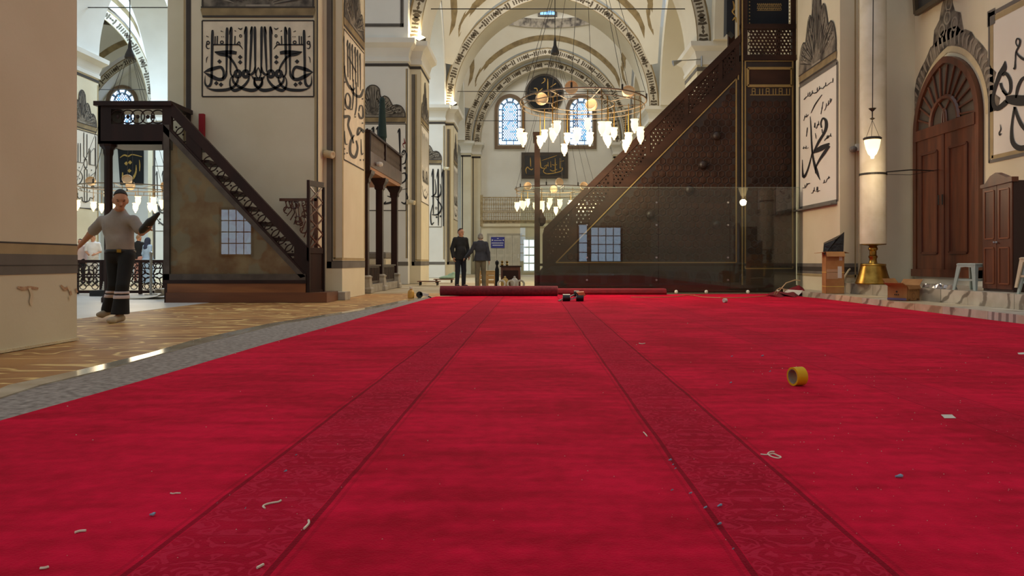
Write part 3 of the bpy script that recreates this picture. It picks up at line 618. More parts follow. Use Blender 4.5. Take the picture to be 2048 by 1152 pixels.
# --- first pier, front: mirrored composition
fr1 = lambda a, b: P(a, b, 15.2); c1 = (PB[0]+PB[1])/2
fm1 = lambda u, v: Vector((-5.57+u, 15.2, v))
panel(p1, fm1, (0, -1, 0), -1.13, 1.13, 4.12, 5.66, m=mat('panel_cream', (226, 211, 184), .8))
crown(p1, lambda u, v: Vector((-5.57+u, 15.2, 5.72+v)), (0, -1, 0), 1.12, 1.35, 0.22)
z4 = lambda x_, y_: (400+x_/6.775, 30+y_/6.775)
ik = INK(fr1, (0, -1, 0), 0.012, z4); ik.ws = 1.4
def both(f):
    for s in (1, -1):
        ik.tf = z4 if s == 1 else (lambda x_, y_: z4(1584-x_, y_)); f()
def halfpanel():
    ik.alif(838, 155, 790, 26, -6, 0); ik.alif(878, 155, 770, 26, 28, -1); ik.alif(957, 155, 770, 28, 8, -1); ik.alif(1158, 160, 770, 28, 12, -1); ik.alif(1214, 170, 770, 28, 8, 0)
    ik.st([(1412, 205, 3), (1412, 250, 26), (1420, 600, 24), (1424, 860, 24), (1440, 945, 26), (1480, 968, 22), (1512, 925, 16), (1512, 820, 3)])
    ik.st([(1222, 760, 18), (1232, 820, 26), (1275, 868, 32), (1340, 872, 34), (1430, 830, 36), (1530, 778, 4)])
    ik.st([(1532, 776, 4), (1450, 745, 34), (1350, 715, 32), (1295, 712, 28), (1264, 760, 24), (1262, 820, 20), (1275, 868, 18)])
    ik.st([(1085, 518, 30), (1150, 508, 38), (1260, 508, 36), (1385, 500, 6)]); ik.st([(1380, 505, 8), (1310, 535, 26), (1200, 560, 24), (1130, 640, 22), (1085, 720, 18), (1075, 770, 8)])
    ik.ring(962, 800, 36, 40, 34); ik.ring(1070, 800, 34, 40, 34)
    ik.st([(838, 700, 8), (850, 770, 22), (890, 810, 24), (930, 800, 10)])
    ik.st([(912, 830, 12), (930, 890, 22), (985, 960, 26), (1060, 1010, 32), (1130, 1020, 30), (1172, 960, 18), (1172, 880, 12), (1150, 830, 6)])
    ik.st([(1062, 840, 10), (1075, 900, 22), (1120, 970, 24), (1210, 1012, 30), (1350, 1022, 28), (1430, 1010, 18), (1500, 985, 2)])
    ik.st([(1120, 800, 10), (1140, 860, 18), (1110, 930, 24), (1010, 995, 28), (900, 1022, 34), (820, 1010, 30), (760, 950, 22), (740, 890, 14), (745, 860, 4)])
    ik.st([(1170, 760, 16), (1160, 810, 16), (1120, 850, 12)])
    ik.st([(792, 1000, 10), (840, 950, 20), (845, 880, 16), (830, 840, 8)])
    ik.st([(792, 868, 34), (840, 868, 30), (880, 830, 8)]); ik.st([(792, 710, 6), (815, 760, 14), (825, 810, 16), (800, 860, 10)])
    for a, b in ((1037, 572), (1037, 642), (1317, 632), (1297, 945), (1360, 926)): ik.dia(a, b, 32)
    # small kufic line
    ik.st([(1050, 404), (1405, 404)], 13); ik.st([(1050, 404, 12), (1030, 425, 12), (1000, 466, 4)]); ik.st([(1036, 400, 8), (1052, 366, 12), (1085, 400, 10)])
    for a, b in ((1106, 285), (1345, 285), (1375, 290)): ik.st([(a, b), (a+4, 402)], 12)
    ik.ring(1285, 372, 20, 18, 11); ik.ring(1472, 378, 18, 20, 12); ik.st([(1490, 390, 12), (1495, 430, 12), (1475, 458, 10), (1448, 448, 4)])
    for a, b in ((1262, 296), (1288, 296)): ik.dia(a, b, 8)
    ik.st([(1265, 232, 3), (1300, 218, 10)]); ik.st([(1460, 300, 3), (1495, 288, 10)]); ik.st([(1090, 228, 3), (1112, 212, 10)]); ik.ring(1032, 285, 14, 16, 9)
    ik.st([(1472, 565, 3), (1490, 590, 10), (1496, 650, 4)]); ik.st([(1005, 175, 4), (1030, 195, 12), (1065, 178, 6)])
both(halfpanel); ik.build('inscription', M_INK, p1)['kind'] = 'stuff'
# --- first pier, side of the pilaster
XP = -3.97
fms = lambda y0, xx: (lambda u, v: Vector((xx, y0+1.45+u, v)))
crs = lambda y0, xx: (lambda u, v: Vector((xx, y0+1.45+u, 5.72+v)))
panel(p1, fms(15.2, XP), (1, 0, 0), -.92, .95, 2.92, 5.66, m=mat('panel_cream', (226, 211, 184), .8)); crown(p1, crs(15.2, XP), (1, 0, 0), .92, 1.4, .22)
zs = lambda x_, y_: (670+x_/3.6, 20+y_/3.6)
k = INK(lambda a, b: PX(a, b, XP), (1, 0, 0), 0.012, zs); k.ws = 1.1
for a, b, c in ((62, 185, 6), (88, 215, 8), (104, 235, 8), (122, 245, 8), (143, 265, 8), (160, 285, 8), (178, 310, 7)): k.alif(a, b, b+270, c, 3)
for s in ([(66, 400, 6), (70, 470, 10), (95, 545, 14), (125, 575, 14), (140, 560, 6)], [(105, 540, 6), (135, 605, 16), (180, 622, 18), (200, 570, 8)], [(70, 640, 6), (78, 690, 14), (100, 705, 16), (108, 640, 10), (90, 600, 8), (74, 620, 8), (70, 680, 4)],
          [(165, 740, 6), (178, 775, 14), (198, 770, 12), (196, 700, 8), (178, 690, 8), (168, 730, 6)], [(58, 770, 22), (100, 770, 16), (92, 830, 12), (115, 900, 14), (130, 960, 8)], [(208, 880, 20), (170, 850, 14), (160, 900, 12), (190, 860, 6)],
          [(135, 900, 8), (110, 950, 14), (108, 1030, 16), (140, 1060, 20), (160, 1000, 12), (150, 940, 8)], [(66, 870, 3), (72, 960, 8), (88, 965, 4)], [(185, 930, 3), (188, 1035, 8), (200, 1030, 4)], [(90, 330, 5), (150, 450, 7)], [(130, 500, 6), (128, 640, 8), (120, 720, 6)], [(150, 520, 6), (152, 680, 8), (140, 760, 6)]): k.st(s)
for a, b in ((70, 715), (110, 715), (142, 770), (195, 815), (66, 1000), (64, 1035), (84, 1030), (180, 1080), (203, 1080), (68, 520), (195, 640)): k.dia(a, b, 7)
k.build('inscription', M_INKG, p1)['kind'] = 'stuff'
# --- second pier
panel(p2, lambda u, v: Vector((-5.57+u, 26.1, v)), (0, -1, 0), -1.15, 1.15, 2.56, 5.57); crown(p2, lambda u, v: Vector((-5.57+u, 26.1, 5.60+v)), (0, -1, 0), 1.12, 1.1, .22)
zq = lambda x_, y_: (720+x_/4.117, 160+y_/4.117)
k = INK(lambda a, b: P(a, b, 26.1), (0, -1, 0), 0.012, zq)
for a, b, c in ((325, 398, 630), (205, 398, 560), (148, 382, 560), (110, 385, 540), (60, 398, 520)): k.alif(a, b, c, 17, 5)
for s in ([(345, 600, 6), (362, 580, 12), (382, 612, 12), (372, 680, 12), (340, 695, 6)], [(345, 770, 6), (375, 770, 16), (380, 815, 16), (345, 850, 12), (250, 890, 16), (180, 870, 4)], [(340, 905, 3), (388, 895, 7)], [(380, 925, 4), (392, 970, 14), (372, 1018, 16), (340, 1005, 8)],
          [(225, 955, 6), (300, 985, 24), (250, 1010, 18), (200, 1020, 14)], [(155, 870, 14), (160, 960, 16), (185, 1020, 18), (215, 1000, 6)], [(60, 1000, 8), (40, 920, 14)]): k.st(s)
for a, b in ((370, 725), (272, 1040), (240, 690), (130, 700)): k.dia(a, b, 14)
k.ring(355, 605, 10, 12, 7); k.build('inscription', M_INK, p2)['kind'] = 'stuff'
k = INK(lambda a, b: P(a, b, 26.1), (0, -1, 0), 0.012, zq); k.st([(363, 480, 4), (368, 520, 12), (352, 530, 6), (365, 560, 6)]); k.st([(352, 520, 3), (380, 520, 8)]); k.build('red_mark', mat('red_ink', (130, 52, 48), .8), p2)['kind'] = 'stuff'
panel(p2, fms(26.1, XP), (1, 0, 0), -.92, .95, 2.92, 5.66); crown(p2, crs(26.1, XP), (1, 0, 0), .92, 1.4, .22)
k = INK(fms(26.1, XP), (1, 0, 0), 0.012); script_fill(k, -.85, .85, 3.0, 5.6, 3); k.build('inscription', M_INKG, p2)['kind'] = 'stuff'
# --- third pier
panel(p3, lambda u, v: Vector((-5.57+u, 37.0, v)), (0, -1, 0), -1.15, 1.05, 2.5, 5.57); crown(p3, lambda u, v: Vector((-5.57+u, 37.0, 5.60+v)), (0, -1, 0), 1.05, 1.1, .22)
zr = lambda x_, y_: (840+x_/3.717, 170+y_/3.717)
k = INK(lambda a, b: P(a, b, 37.0), (0, -1, 0), 0.015, zr)
for a, c in ((97, 960), (135, 1045), (172, 1050)): k.alif(a, 622, c, 13, 2)
for s in ([(112, 700, 3), (118, 800, 10), (85, 830, 8)], [(150, 735, 4), (157, 790, 10), (140, 830, 12), (100, 828, 4)], [(118, 840, 4), (160, 905, 12), (135, 960, 12), (88, 965, 6)], [(95, 890, 6), (80, 960, 8), (85, 1035, 10), (104, 1020, 5)]): k.st(s)
for a, b in ((124, 982), (153, 976)): k.dia(a, b, 9)
k.ring(120, 915, 6, 8, 4); k.build('inscription', M_INK, p3)['kind'] = 'stuff'
panel(p3, fms(37.0, XP), (1, 0, 0), -.92, .95, 2.92, 5.66); crown(p3, crs(37.0, XP), (1, 0, 0), .92, 1.4, .22)
k = INK(fms(37.0, XP), (1, 0, 0), 0.012); script_fill(k, -.85, .85, 3.0, 5.6, 4); k.build('inscription', M_INKG, p3)['kind'] = 'stuff'
# --- left aisle pier
XQ = -17.1+0.53
panel(q2, fms(26.1, XQ), (1, 0, 0), -.95, .98, 2.75, 5.6); crown(q2, lambda u, v: Vector((XQ, 27.55+u, 5.66+v)), (1, 0, 0), .9, 1.2, .22)
zt_ = lambda x_, y_: (140+x_/4.8, 180+y_/4.8)
k = INK(lambda a, b: PX(a, b, XQ), (1, 0, 0), 0.015, zt_)
for a, b, c in ((130, 410, 640), (160, 425, 640), (136, 770, 1060), (161, 770, 1060), (245, 460, 900), (75, 510, 690), (98, 510, 690), (180, 560, 715), (192, 570, 715)): k.st([(a, b, 3), (a, b+20, 8), (a, c, 7)])
k.ring(147, 705, 16, 38, 6); k.st([(130, 640, 7), (160, 672, 6)]); k.st([(160, 640, 7), (130, 672, 6)]); k.st([(132, 738, 6), (162, 770, 7)]); k.st([(162, 738, 6), (134, 770, 7)]); k.st([(136, 1060, 7), (148, 1078, 8), (161, 1060, 7)])
for s in ([(55, 690, 6), (125, 700, 6)], [(180, 715, 6), (240, 725, 6)], [(195, 600, 3), (235, 565, 6), (238, 720, 6)], [(55, 760, 4), (100, 790, 6), (118, 840, 9), (95, 890, 11), (58, 912, 6)], [(180, 800, 3), (185, 870, 9), (225, 930, 12), (272, 945, 5)], [(240, 790, 5), (190, 830, 5)],
          [(60, 990, 6), (80, 1040, 8), (112, 1030, 8), (118, 1065, 10), (150, 1075, 10), (182, 1060, 9), (190, 1035, 8), (220, 1040, 8), (230, 1015, 4)], [(55, 1000, 8), (70, 990, 8), (72, 1010, 5)], [(58, 1130, 4), (270, 1140, 4)]): k.st(s)
for a, b in ((66, 830), (228, 865), (110, 960), (185, 970), (75, 1095), (222, 1115), (240, 1118), (85, 745), (203, 770), (90, 850), (240, 940)): k.dia(a, b, 7)
k.build('inscription', M_INKG, q2)['kind'] = 'stuff'
# --- right pilaster panel
panel(rpil, lambda u, v: Vector((6.59, 17.35+u, v)), (-1, 0, 0), -1.12, 1.18, 2.08, 5.1, edge=M_GREY, ew=.1)
crown(rpil, lambda u, v: Vector((6.59, 17.4+u, 5.15+v)), (-1, 0, 0), 1.12, 1.9, .22)
zm = lambda x_, y_: (1590+x_/3.6, 100+y_/3.6)
k = INK(lambda a, b: PX(a, b, 6.59), (-1, 0, 0), 0.014, zm)
for s in ([(113, 478, 3), (118, 560, 8), (124, 690, 11), (136, 790, 14), (158, 870, 20), (183, 935, 4)], [(56, 790, 3), (58, 870, 10), (66, 915, 18), (92, 870, 12), (115, 790, 8), (130, 720, 5)], [(130, 745, 6), (165, 722, 30), (205, 700, 36), (252, 672, 10)],
          [(250, 690, 18), (215, 740, 22), (175, 800, 14), (152, 850, 8), (150, 890, 3)], [(195, 560, 10), (190, 525, 10), (205, 492, 12), (226, 510, 20), (228, 555, 22), (212, 600, 18), (175, 660, 18), (140, 730, 10)], [(200, 600, 3), (198, 570, 7)], [(118, 455, 3), (150, 390, 8), (198, 322, 4)]): k.st(s)
def squig(x0, y0, x1, y1, n, w, h, seed):
    rnd = random.Random(seed); pts = []
    for i in range(n+1):
        t = i/n; pts.append((x0+(x1-x0)*t, y0+(y1-y0)*t+rnd.uniform(-h, h), w*rnd.uniform(.5, 1.2)))
    k.st(pts, k=4)
    for i in range(n//2):
        t = rnd.random(); a, b = x0+(x1-x0)*t, y0+(y1-y0)*t; k.st([(a, b, w), (a+2, b-h*2.4, w*.7)])
for j, q in enumerate(((278, 225, 68, 350, 14, 6, 10), (268, 360, 212, 430, 6, 5, 12), (206, 370, 190, 460, 4, 5, 5), (100, 470, 66, 500, 5, 5, 10), (180, 540, 140, 560, 6, 5, 14), (92, 560, 86, 620, 4, 5, 4), (268, 615, 215, 650, 6, 6, 9), (100, 705, 58, 715, 5, 6, 8), (255, 920, 205, 960, 5, 6, 8), (112, 960, 58, 1000, 5, 6, 8), (184, 1010, 120, 1020, 7, 6, 12), (150, 600, 155, 640, 3, 4, 4))): squig(*q, j)
k.build('inscription', M_INK, rpil)['kind'] = 'stuff'
MB().box(6.45, 6.60, 16.25, 18.65, 2.02, 2.05).build('panel_ledge', M_GREY, rpil)
# ------------------------------------------------------------------ big lettered panel on the right wall
WX = 8.2
lp = thing('wall_inscription', (WX, 11.5, 2.6), 'large framed panel of huge black letters painted on the right wall', 'panel')
fw = lambda u, v: Vector((WX, u, v))
panel(lp, fw, (-1, 0, 0), 9.2, 13.4, 2.62, 5.1, edge=M_TAN, ew=.10)
k = INK(fw, (-1, 0, 0), .012); k.st([(13.47, 2.55), (13.47, 5.25)], .05); k.st([(9.2, 5.2), (13.47, 5.2)], .07); k.st([(9.2, 2.57), (13.47, 2.57)], .06); k.poly([(13.3, 5.0), (13.52, 5.0), (13.52, 5.28), (13.3, 5.28)]); k.build('outer_border', M_GREY, lp)
zh = lambda x_, y_: (1940+x_/3.972, 40+y_/3.972)
k = INK(lambda a, b: PX(a, b, WX), (-1, 0, 0), .016, zh)
for s in ([(285, 325, 4), (275, 385, 42), (240, 440, 34), (205, 540, 26), (188, 620, 22), (195, 680, 30), (222, 705, 36), (262, 680, 40), (300, 645, 40)], [(240, 415, 8), (228, 425, 3)], [(248, 500, 22), (262, 545, 22), (300, 600, 26)], [(262, 440, 20), (290, 425, 26), (322, 470, 26), (330, 530, 24), (320, 580, 18), (290, 590, 14), (262, 560, 14)],
          [(290, 630, 50), (350, 635, 80), (430, 640, 84), (520, 620, 60)], [(372, 620, 14), (385, 540, 24), (420, 470, 24), (470, 450, 30)], [(362, 690, 20), (345, 780, 16), (336, 880, 22), (345, 970, 34), (390, 1015, 44), (450, 1010, 40), (520, 960, 20)], [(362, 690, 16), (385, 770, 26), (420, 840, 30), (470, 900, 24)],
          [(385, 210, 12), (370, 180, 8), (380, 148, 10), (402, 160, 16), (398, 200, 14), (372, 255, 12), (366, 320, 9), (362, 385, 16), (350, 380, 8)], [(372, 250, 6), (395, 285, 16), (440, 315, 22), (500, 320, 16)], [(246, 830, 4), (250, 870, 8), (238, 895, 8), (242, 915, 10), (255, 900, 5)], [(520, 300, 30), (530, 600, 40), (560, 900, 30)], [(620, 250, 30), (640, 650, 40), (600, 960, 30)]): k.st(s)
k.build('inscription', M_INK, lp)['kind'] = 'stuff'
pf = thing('picture_frame', (WX-.05, 14.3, 5.95), 'dark picture frame hung high above the arched door', 'picture')
MB().obox((WX-.10, 14.3, 6.65), (0, 1.5, 0), (.03, 0, .0), (-.04, 0, .65)).build('picture', mat('dark_picture', (52, 50, 50), .4), pf)
fb = MB()
for s in (-1, 1):
    fb.bar((WX-.12+.0, 14.3+1.5*s, 6.0), (WX-.2, 14.3+1.5*s, 7.3), .09, .09); fb.bar((WX-.16-.04*s, 12.8, 6.65+.65*s), (WX-.16-.04*s, 15.8, 6.65+.65*s), .09, .09)
fb.build('frame', mat('dark_frame', (74, 60, 40), .5), pf)
# ------------------------------------------------------------------ arched door in the right wall
d1 = thing('door_1', (WX, 14.82, .33), 'arched double door of dark red-brown wood with a glazed fanlight', None, kind='structure')
DC, DH, DZ = 14.82, 1.18, 3.45
def apoly(half, rise, z0, n=14): return [(a, z0+b) for a, b in acurve(half, rise, n)]
out = apoly(DH, 1.38, DZ); 
MB().prism([(WX-.02, DC+a, b) for a, b in [(-DH, .47)]+out+[(DH, .47)]], (.06, 0, 0)).build('door_back', mat('door_back_brown', (64, 34, 24), .5), d1)  # darker brown backing behind frame and leaves
fr = MB(); inn = apoly(DH-.13, 1.25, DZ)
vs = []
oo = [(-DH, .47)]+out+[(DH, .47)]; ii = [(-DH+.13, .47)]+inn+[(DH-.13, .47)]
for (a, b), (c, d) in zip(oo, ii): vs += [(WX-.10, DC+a, b), (WX-.10, DC+c, d), (WX-.02, DC+a, b), (WX-.02, DC+c, d)]
n = len(oo); fs = []
for i in range(n-1): fs += [(4*i, 4*i+1, 4*i+5, 4*i+4), (4*i+1, 4*i+3, 4*i+7, 4*i+5), (4*i+2, 4*i, 4*i+4, 4*i+6)]
fr.add(vs, fs).build('door_frame', M_REDW, d1)
MB().box(WX-.12, WX-.02, DC-DH+.1, DC+DH-.1, 3.30, 3.52).build('transom', M_REDW, d1)
MB().box(WX-.14, WX-.02, DC-DH, DC+DH, .47, .62).build('threshold', M_REDW, d1)
for s in (-1, 1):
    c = DC+s*.52; lf = MB().box(WX-.085, WX-.02, c-.5, c+.5, .62, 3.3).build('door_leaf', M_REDW, d1)
    for (za, zb) in ((.95, 3.0),):
        pm = MB()
        for a, b in (((c-.30, za), (c+.30, za)), ((c+.30, za), (c+.30, zb)), ((c+.30, zb), (c-.30, zb)), ((c-.30, zb), (c-.30, za))): pm.bar((WX-.09, a[0], a[1]), (WX-.09, b[0], b[1]), .05, .05, (1, 0, 0))
        pm.build('panel_moulding', mat('door_moulding', (84, 42, 26), .4, coat=.3), lf)
    MB().cyl((WX-.15, DC+s*.07, 1.9), (WX-.15, DC+s*.07, 2.1), .014, n=8).build('door_handle', M_WIRE, lf)
MB().box(WX-.105, WX-.02, DC-.04, DC+.04, .62, 3.3).build('astragal', mat('door_moulding', (84, 42, 26), .4), d1)
fl = MB().prism([(WX-.045, DC+a, b) for a, b in inn], (.01, 0, 0)).build('fanlight', mat('fanlight_glass', (92, 84, 76), .15), d1)
for i in range(13):
    a = math.pi*(i+.5)/13; r0, r1 = .52, (1.02 if abs(math.cos(a)) > .55 else 1.12)
    b = MB(); b.bar((WX-.07, DC+r0*math.cos(a), DZ+.08+r0*math.sin(a)), (WX-.07, DC+r1*math.cos(a+.10), DZ+.08+r1*math.sin(a+.10)), .035, .03, (1, 0, 0)); b.build('fan_bar', M_REDW, fl)
hub = MB(); pts = [(math.cos(math.pi*i/16)*.5, math.sin(math.pi*i/16)*.5) for i in range(17)]
hub.tube([(WX-.07, DC+a, DZ+.08+b) for a, b in pts], .05, 6); hub.tube([(WX-.07, DC+a*.15, DZ+.08+b*.55) for a, b in pts], .022, 6)
hub.tube([(WX-.07, DC, DZ+.08), (WX-.07, DC, DZ+.3), (WX-.07, DC+.2, DZ+.5)], .022, 6); hub.tube([(WX-.07, DC, DZ+.3), (WX-.07, DC-.2, DZ+.5)], .022, 6); hub.build('fan_hub', M_REDW, fl)
MB().box(WX-.03, WX+.01, DC-DH, DC+DH, .30, .47).build('door_sill', M_PLW, d1)
# painted surround over the door
oc = thing('door_surround', (WX, DC, 3.4), 'grey painted foliage surround arching over the wooden door', 'painting')
k = INK(fw, (-1, 0, 0), .01); A = acurve(DH+.06, 1.46, 16); B = acurve(DH+.16, 1.58, 16); Cc = acurve(DH+.42, 1.95, 16)
def ringpoly(k, a, b, z0):
    vs = []
    for p_, q_ in zip(a, b): vs += [k.pt(DC+p_[0], z0+p_[1]), k.pt(DC+q_[0], z0+q_[1])]
    k.m.add(vs, [(2*i, 2*i+1, 2*i+3, 2*i+2) for i in range(len(a)-1)])
ringpoly(k, A, B, DZ); k.build('tan_line', mat('surround_cream', (206, 190, 152), .85), oc)
k = INK(fw, (-1, 0, 0), .008); ringpoly(k, B, [(a*(1+.05*math.sin(i*1.9)), b+.04*math.sin(i*2.3)) for i, (a, b) in enumerate(Cc)], DZ)
k.poly([(DC-.55, DZ+1.7), (DC+.55, DZ+1.7), (DC+.5, DZ+2.05), (DC+.3, DZ+2.2), (DC+.22, DZ+2.45), (DC+.05, DZ+2.68), (DC-.12, DZ+2.5), (DC-.25, DZ+2.2), (DC-.45, DZ+2.1)]); k.build('foliage', M_ORN, oc)
k = INK(fw, (-1, 0, 0), .014); rnd = random.Random(5)
for i in range(2, 31):
    a, b = Cc[i]; a2, b2 = B[i]; k.st([(DC+a2*1.02, DZ+b2+.03, .03), (DC+(a+a2)/2+.04, DZ+(b+b2)/2+.05, .07), (DC+a*.98, DZ+b-.03, .02)])
for a, b in ((-.25, 1.95), (.2, 1.95), (0, 2.15), (-.05, 2.4)): k.ring(DC+a, DZ+b, .1, .12, .04)
k.build('leaf_highlights', mat('ornament_light', (150, 140, 124), .85), oc)['kind'] = 'stuff'
# ------------------------------------------------------------------ far wall windows and panels
def arched_window(name, cx, z0, w, h, Y, label, rows=11, cols=7):
    r = thing(name, (cx, Y, z0), label, None, kind='structure'); hw = w/2; rect = h-hw*1.05
    shape = lambda ins: [(-hw+ins, ins)]+[(a, rect+b) for a, b in acurve(hw-ins, hw*1.05-ins, 10)]+[(hw-ins, ins)]
    def ringm(i0, i1, y0, y1):
        A_, B_ = shape(i0), shape(i1); m_ = MB(); vs = []; n_ = len(A_)
        for (a, b), (c, d) in zip(A_, B_): vs += [(cx+a, y0, z0+b), (cx+c, y0, z0+d), (cx+c, y1, z0+d), (cx+a, y1, z0+b)]
        fs = []
        for i in range(n_):
            j = (i+1) % n_
            for e in range(4): fs.append((4*i+e, 4*i+(e+1) % 4, 4*j+(e+1) % 4, 4*j+e))
        return m_.add(vs, fs)
    ringm(0, .2, Y-.10, Y).build('window_frame', mat('window_frame', (120, 98, 76), .7), r)
    ringm(.19, .27, Y-.05, Y).build('window_reveal', mat('window_reveal', (190, 182, 170), .8), r)
    pl = shape(.26); MB().prism([(cx+a, Y-.02, z0+b) for a, b in pl], (0, .02, 0)).build('tracery', mat('window_tracery', (116, 146, 178), .6), r)
    # border panes
    bw = .17; y = Y-.045
    def pane(m_): MB().prism(m_, (0, .02, 0)).build('pane', M_WIN, r)
    nb = 6; zz = .30
    for i in range(nb):
        za = zz+(rect-zz)*i/nb+.03; zb = zz+(rect-zz)*(i+1)/nb-.03
        for s in (-1, 1):
            xa, xb = s*(hw-.29), s*(hw-.29-bw); pane([(cx+xa, y, z0+za+.03), (cx+xa, y, z0+zb-.03), (cx+(xa*.8+xb*.2), y, z0+zb), (cx+xb, y, z0+zb), (cx+xb, y, z0+za), (cx+(xa*.8+xb*.2), y, z0+za)])
    O_, I_ = acurve(hw-.29, hw*1.05-.29, 15), acurve(hw-.29-bw, hw*1.05-.29-bw, 15)
    for i in range(5):
        a, b = int(i*6)+1, int(i*6)+5; pane([(cx+O_[j][0], y, z0+rect+O_[j][1]) for j in range(a, b+1)]+[(cx+I_[j][0], y, z0+rect+I_[j][1]) for j in range(b, a-1, -1)])
    for i in range(3):
        a = -hw+.30+(w-.60)*i/3+.03; b = a+(w-.60)/3-.06; pane([(cx+a, y, z0+.30), (cx+b, y, z0+.30), (cx+b, y, z0+.50), (cx+a, y, z0+.50)])
    # round panes of the middle
    iw = hw-.29-bw-.05; sp = 2*iw/cols; rr = sp*.36; disc = MB(); disc2 = MB(); rnd = random.Random(int(cx*10)); j = 0; zc = .55+sp*.5
    while zc < rect+hw:
        for i in range(cols+1):
            a = -iw+sp*(i+(.5 if j % 2 == 0 else 0))
            lim = iw if zc < rect else math.sqrt(max(0, iw*iw-(zc-rect)**2))
            if abs(a)+rr > lim: continue
            c = Vector((cx+a, y, z0+zc)); (disc2 if rnd.random() < .22 else disc).add([c+Vector((rr*math.cos(t*math.pi/4), 0, rr*math.sin(t*math.pi/4))) for t in range(8)], [tuple(range(8))])
        zc += sp*.72; j += 1
    disc.build('round_pane', M_WIN, r)['kind'] = 'stuff'
    if disc2.v: disc2.build('round_pane', M_WIN2, r)['kind'] = 'stuff'
    return r
pxw = lambda a, d=49.2: (a-VX)/FPX*d
arched_window('window_1', pxw(1020), EYE+(VY-298)/FPX*49.2, 2.0, 3.6, 49.2, 'left arched window of the far wall with round blue-white panes')
arched_window('window_2', pxw(1162), EYE+(VY-298)/FPX*49.2, 2.0, 3.6, 49.2, 'right arched window of the far wall behind the chandelier')
arched_window('window_3', pxw(245), EYE+(VY-262)/FPX*49.2, 2.1, 3.0, 49.2, 'arched window above the pulpit platform in the left aisle')
# round medallion
md = thing('medallion', (pxw(1090), 49.1, 10.4), 'round black medallion with gold lettering between the far windows', 'sign')
cm = P(1089, 187, 49.15)
MB().cyl(cm, cm+Vector((0, -.08, 0)), 1.26, n=40).build('rim', mat('medallion_rim', (70, 58, 44), .6), md)
MB().cyl(cm+Vector((0, -.08, 0)), cm+Vector((0, -.1, 0)), 1.14, n=40).build('disc', M_BLK, md)
k = INK(lambda a, b: P(a, b, 49.04), (0, -1, 0), 0.0, lambda a, b: (980+a/5.235, 100+b/5.235))
for s in ([(605, 300, 4), (605, 380, 12), (610, 480, 12), (600, 560, 6)], [(540, 350, 4), (570, 330, 10), (575, 300, 10), (560, 300, 6)], [(630, 390, 4), (690, 350, 10)], [(620, 470, 4), (650, 490, 14), (682, 470, 16), (680, 430, 8), (650, 430, 4)], [(460, 400, 8), (490, 405, 10), (500, 440, 10), (530, 420, 10), (550, 400, 6)], [(460, 450, 8), (490, 465, 10), (520, 450, 10), (545, 460, 8)], [(470, 520, 8), (540, 530, 10), (600, 510, 6)]): k.st(s)
k.build('gold_lettering', M_GOLD, md)['kind'] = 'stuff'
# black and gold rectangular panel
bp = thing('lettered_board', (P(1089, 357, 49.1)), 'rectangular black board with gold calligraphy below the far windows', 'sign')
a, b = P(1043, 357, 49.1), P(1136, 305, 49.1); MB().box(a.x, b.x, 49.05, 49.2, a.z, b.z).build('frame', mat('board_frame', (66, 56, 46), .6), bp)
MB().box(a.x+.22, b.x-.22, 49.03, 49.06, a.z+.22, b.z-.22).build('board', mat('board_black', (48, 46, 46), .6), bp)
k = INK(lambda a, b: P(a, b, 49.02), (0, -1, 0), 0.0, lambda a, b: (1010+a/7.68, 290+b/7.68))
for s in ([(330, 440, 6), (320, 380, 14), (345, 340, 14), (375, 365, 12), (410, 380, 14), (430, 360, 8)], [(390, 190, 4), (392, 250, 14), (395, 330, 10)], [(540, 190, 4), (545, 280, 14), (560, 350, 14), (640, 355, 10)], [(560, 240, 4), (680, 200, 10), (800, 160, 5)], [(600, 330, 6), (660, 300, 12), (640, 330, 10), (590, 400, 12), (640, 440, 14), (760, 430, 12), (860, 400, 12), (885, 360, 12), (865, 345, 8)], [(770, 200, 4), (772, 300, 14), (770, 420, 10)], [(845, 200, 4), (848, 360, 12)], [(700, 250, 4), (705, 340, 12)], [(660, 260, 4), (665, 330, 12)], [(840, 260, 3), (905, 240, 8)], [(690, 380, 10), (740, 400, 12), (800, 370, 10)], [(720, 300, 6), (760, 310, 12), (800, 300, 6)]): k.st(s)
k.build('gold_lettering', M_GOLD, bp)['kind'] = 'stuff'
# ------------------------------------------------------------------ the dark carved pulpit (minbar)
MD = 19.3; ms = MD/FPX
mp = lambda a, b, dy=0.0: P(a, b, MD)+Vector((0, dy, 0))
M_MIND = mat('minbar_dark', (44, 28, 21), .5, rgb2=(32, 20, 15), scale=4)
M_GLD = mat('gold_inlay', (158, 132, 80), .45, .25)
mbr = thing('pulpit', (P(1330, 524, MD).x, MD+.5, .0), 'tall dark walnut pulpit with long carved stair and gilded triangle, behind glass', 'pulpit')
T = lambda x: 435-.99*(x-1110)
G = lambda x: 525-1.02*(x-1112)
z_floor = lambda x: VY+EYE/MD*FPX
yb = z_floor(0)
body = MB().prism([mp(1074, yb), mp(1480, yb), mp(1480, G(1480)-16), mp(1074, G(1074)-16)], (0, 1.1, 0)); body.build('stair_body', M_MIND, mbr)
MB().prism([mp(1072, yb, -.06), mp(1594, yb, -.06), mp(1594, 570, -.06), mp(1072, 570, -.06)], (0, 1.2, 0)).build('base_moulding', M_MINB, mbr)
MB().prism([mp(1074, 532, -.03), mp(1590, 532, -.03), mp(1590, 527, -.03), mp(1074, 527, -.03)], (0, .05, 0)).build('dado_rail', M_MINB, mbr)
for i in range(9):
    cx = 1098+i*44
    a = [(-15, 566), (-15, 552), (-11, 544), (0, 538), (11, 544), (15, 552), (15, 566)]
    MB().prism([mp(cx+u, v, -.025) for u, v in a], (0, .04, 0)).build('arch_panel', M_MINB, mbr)
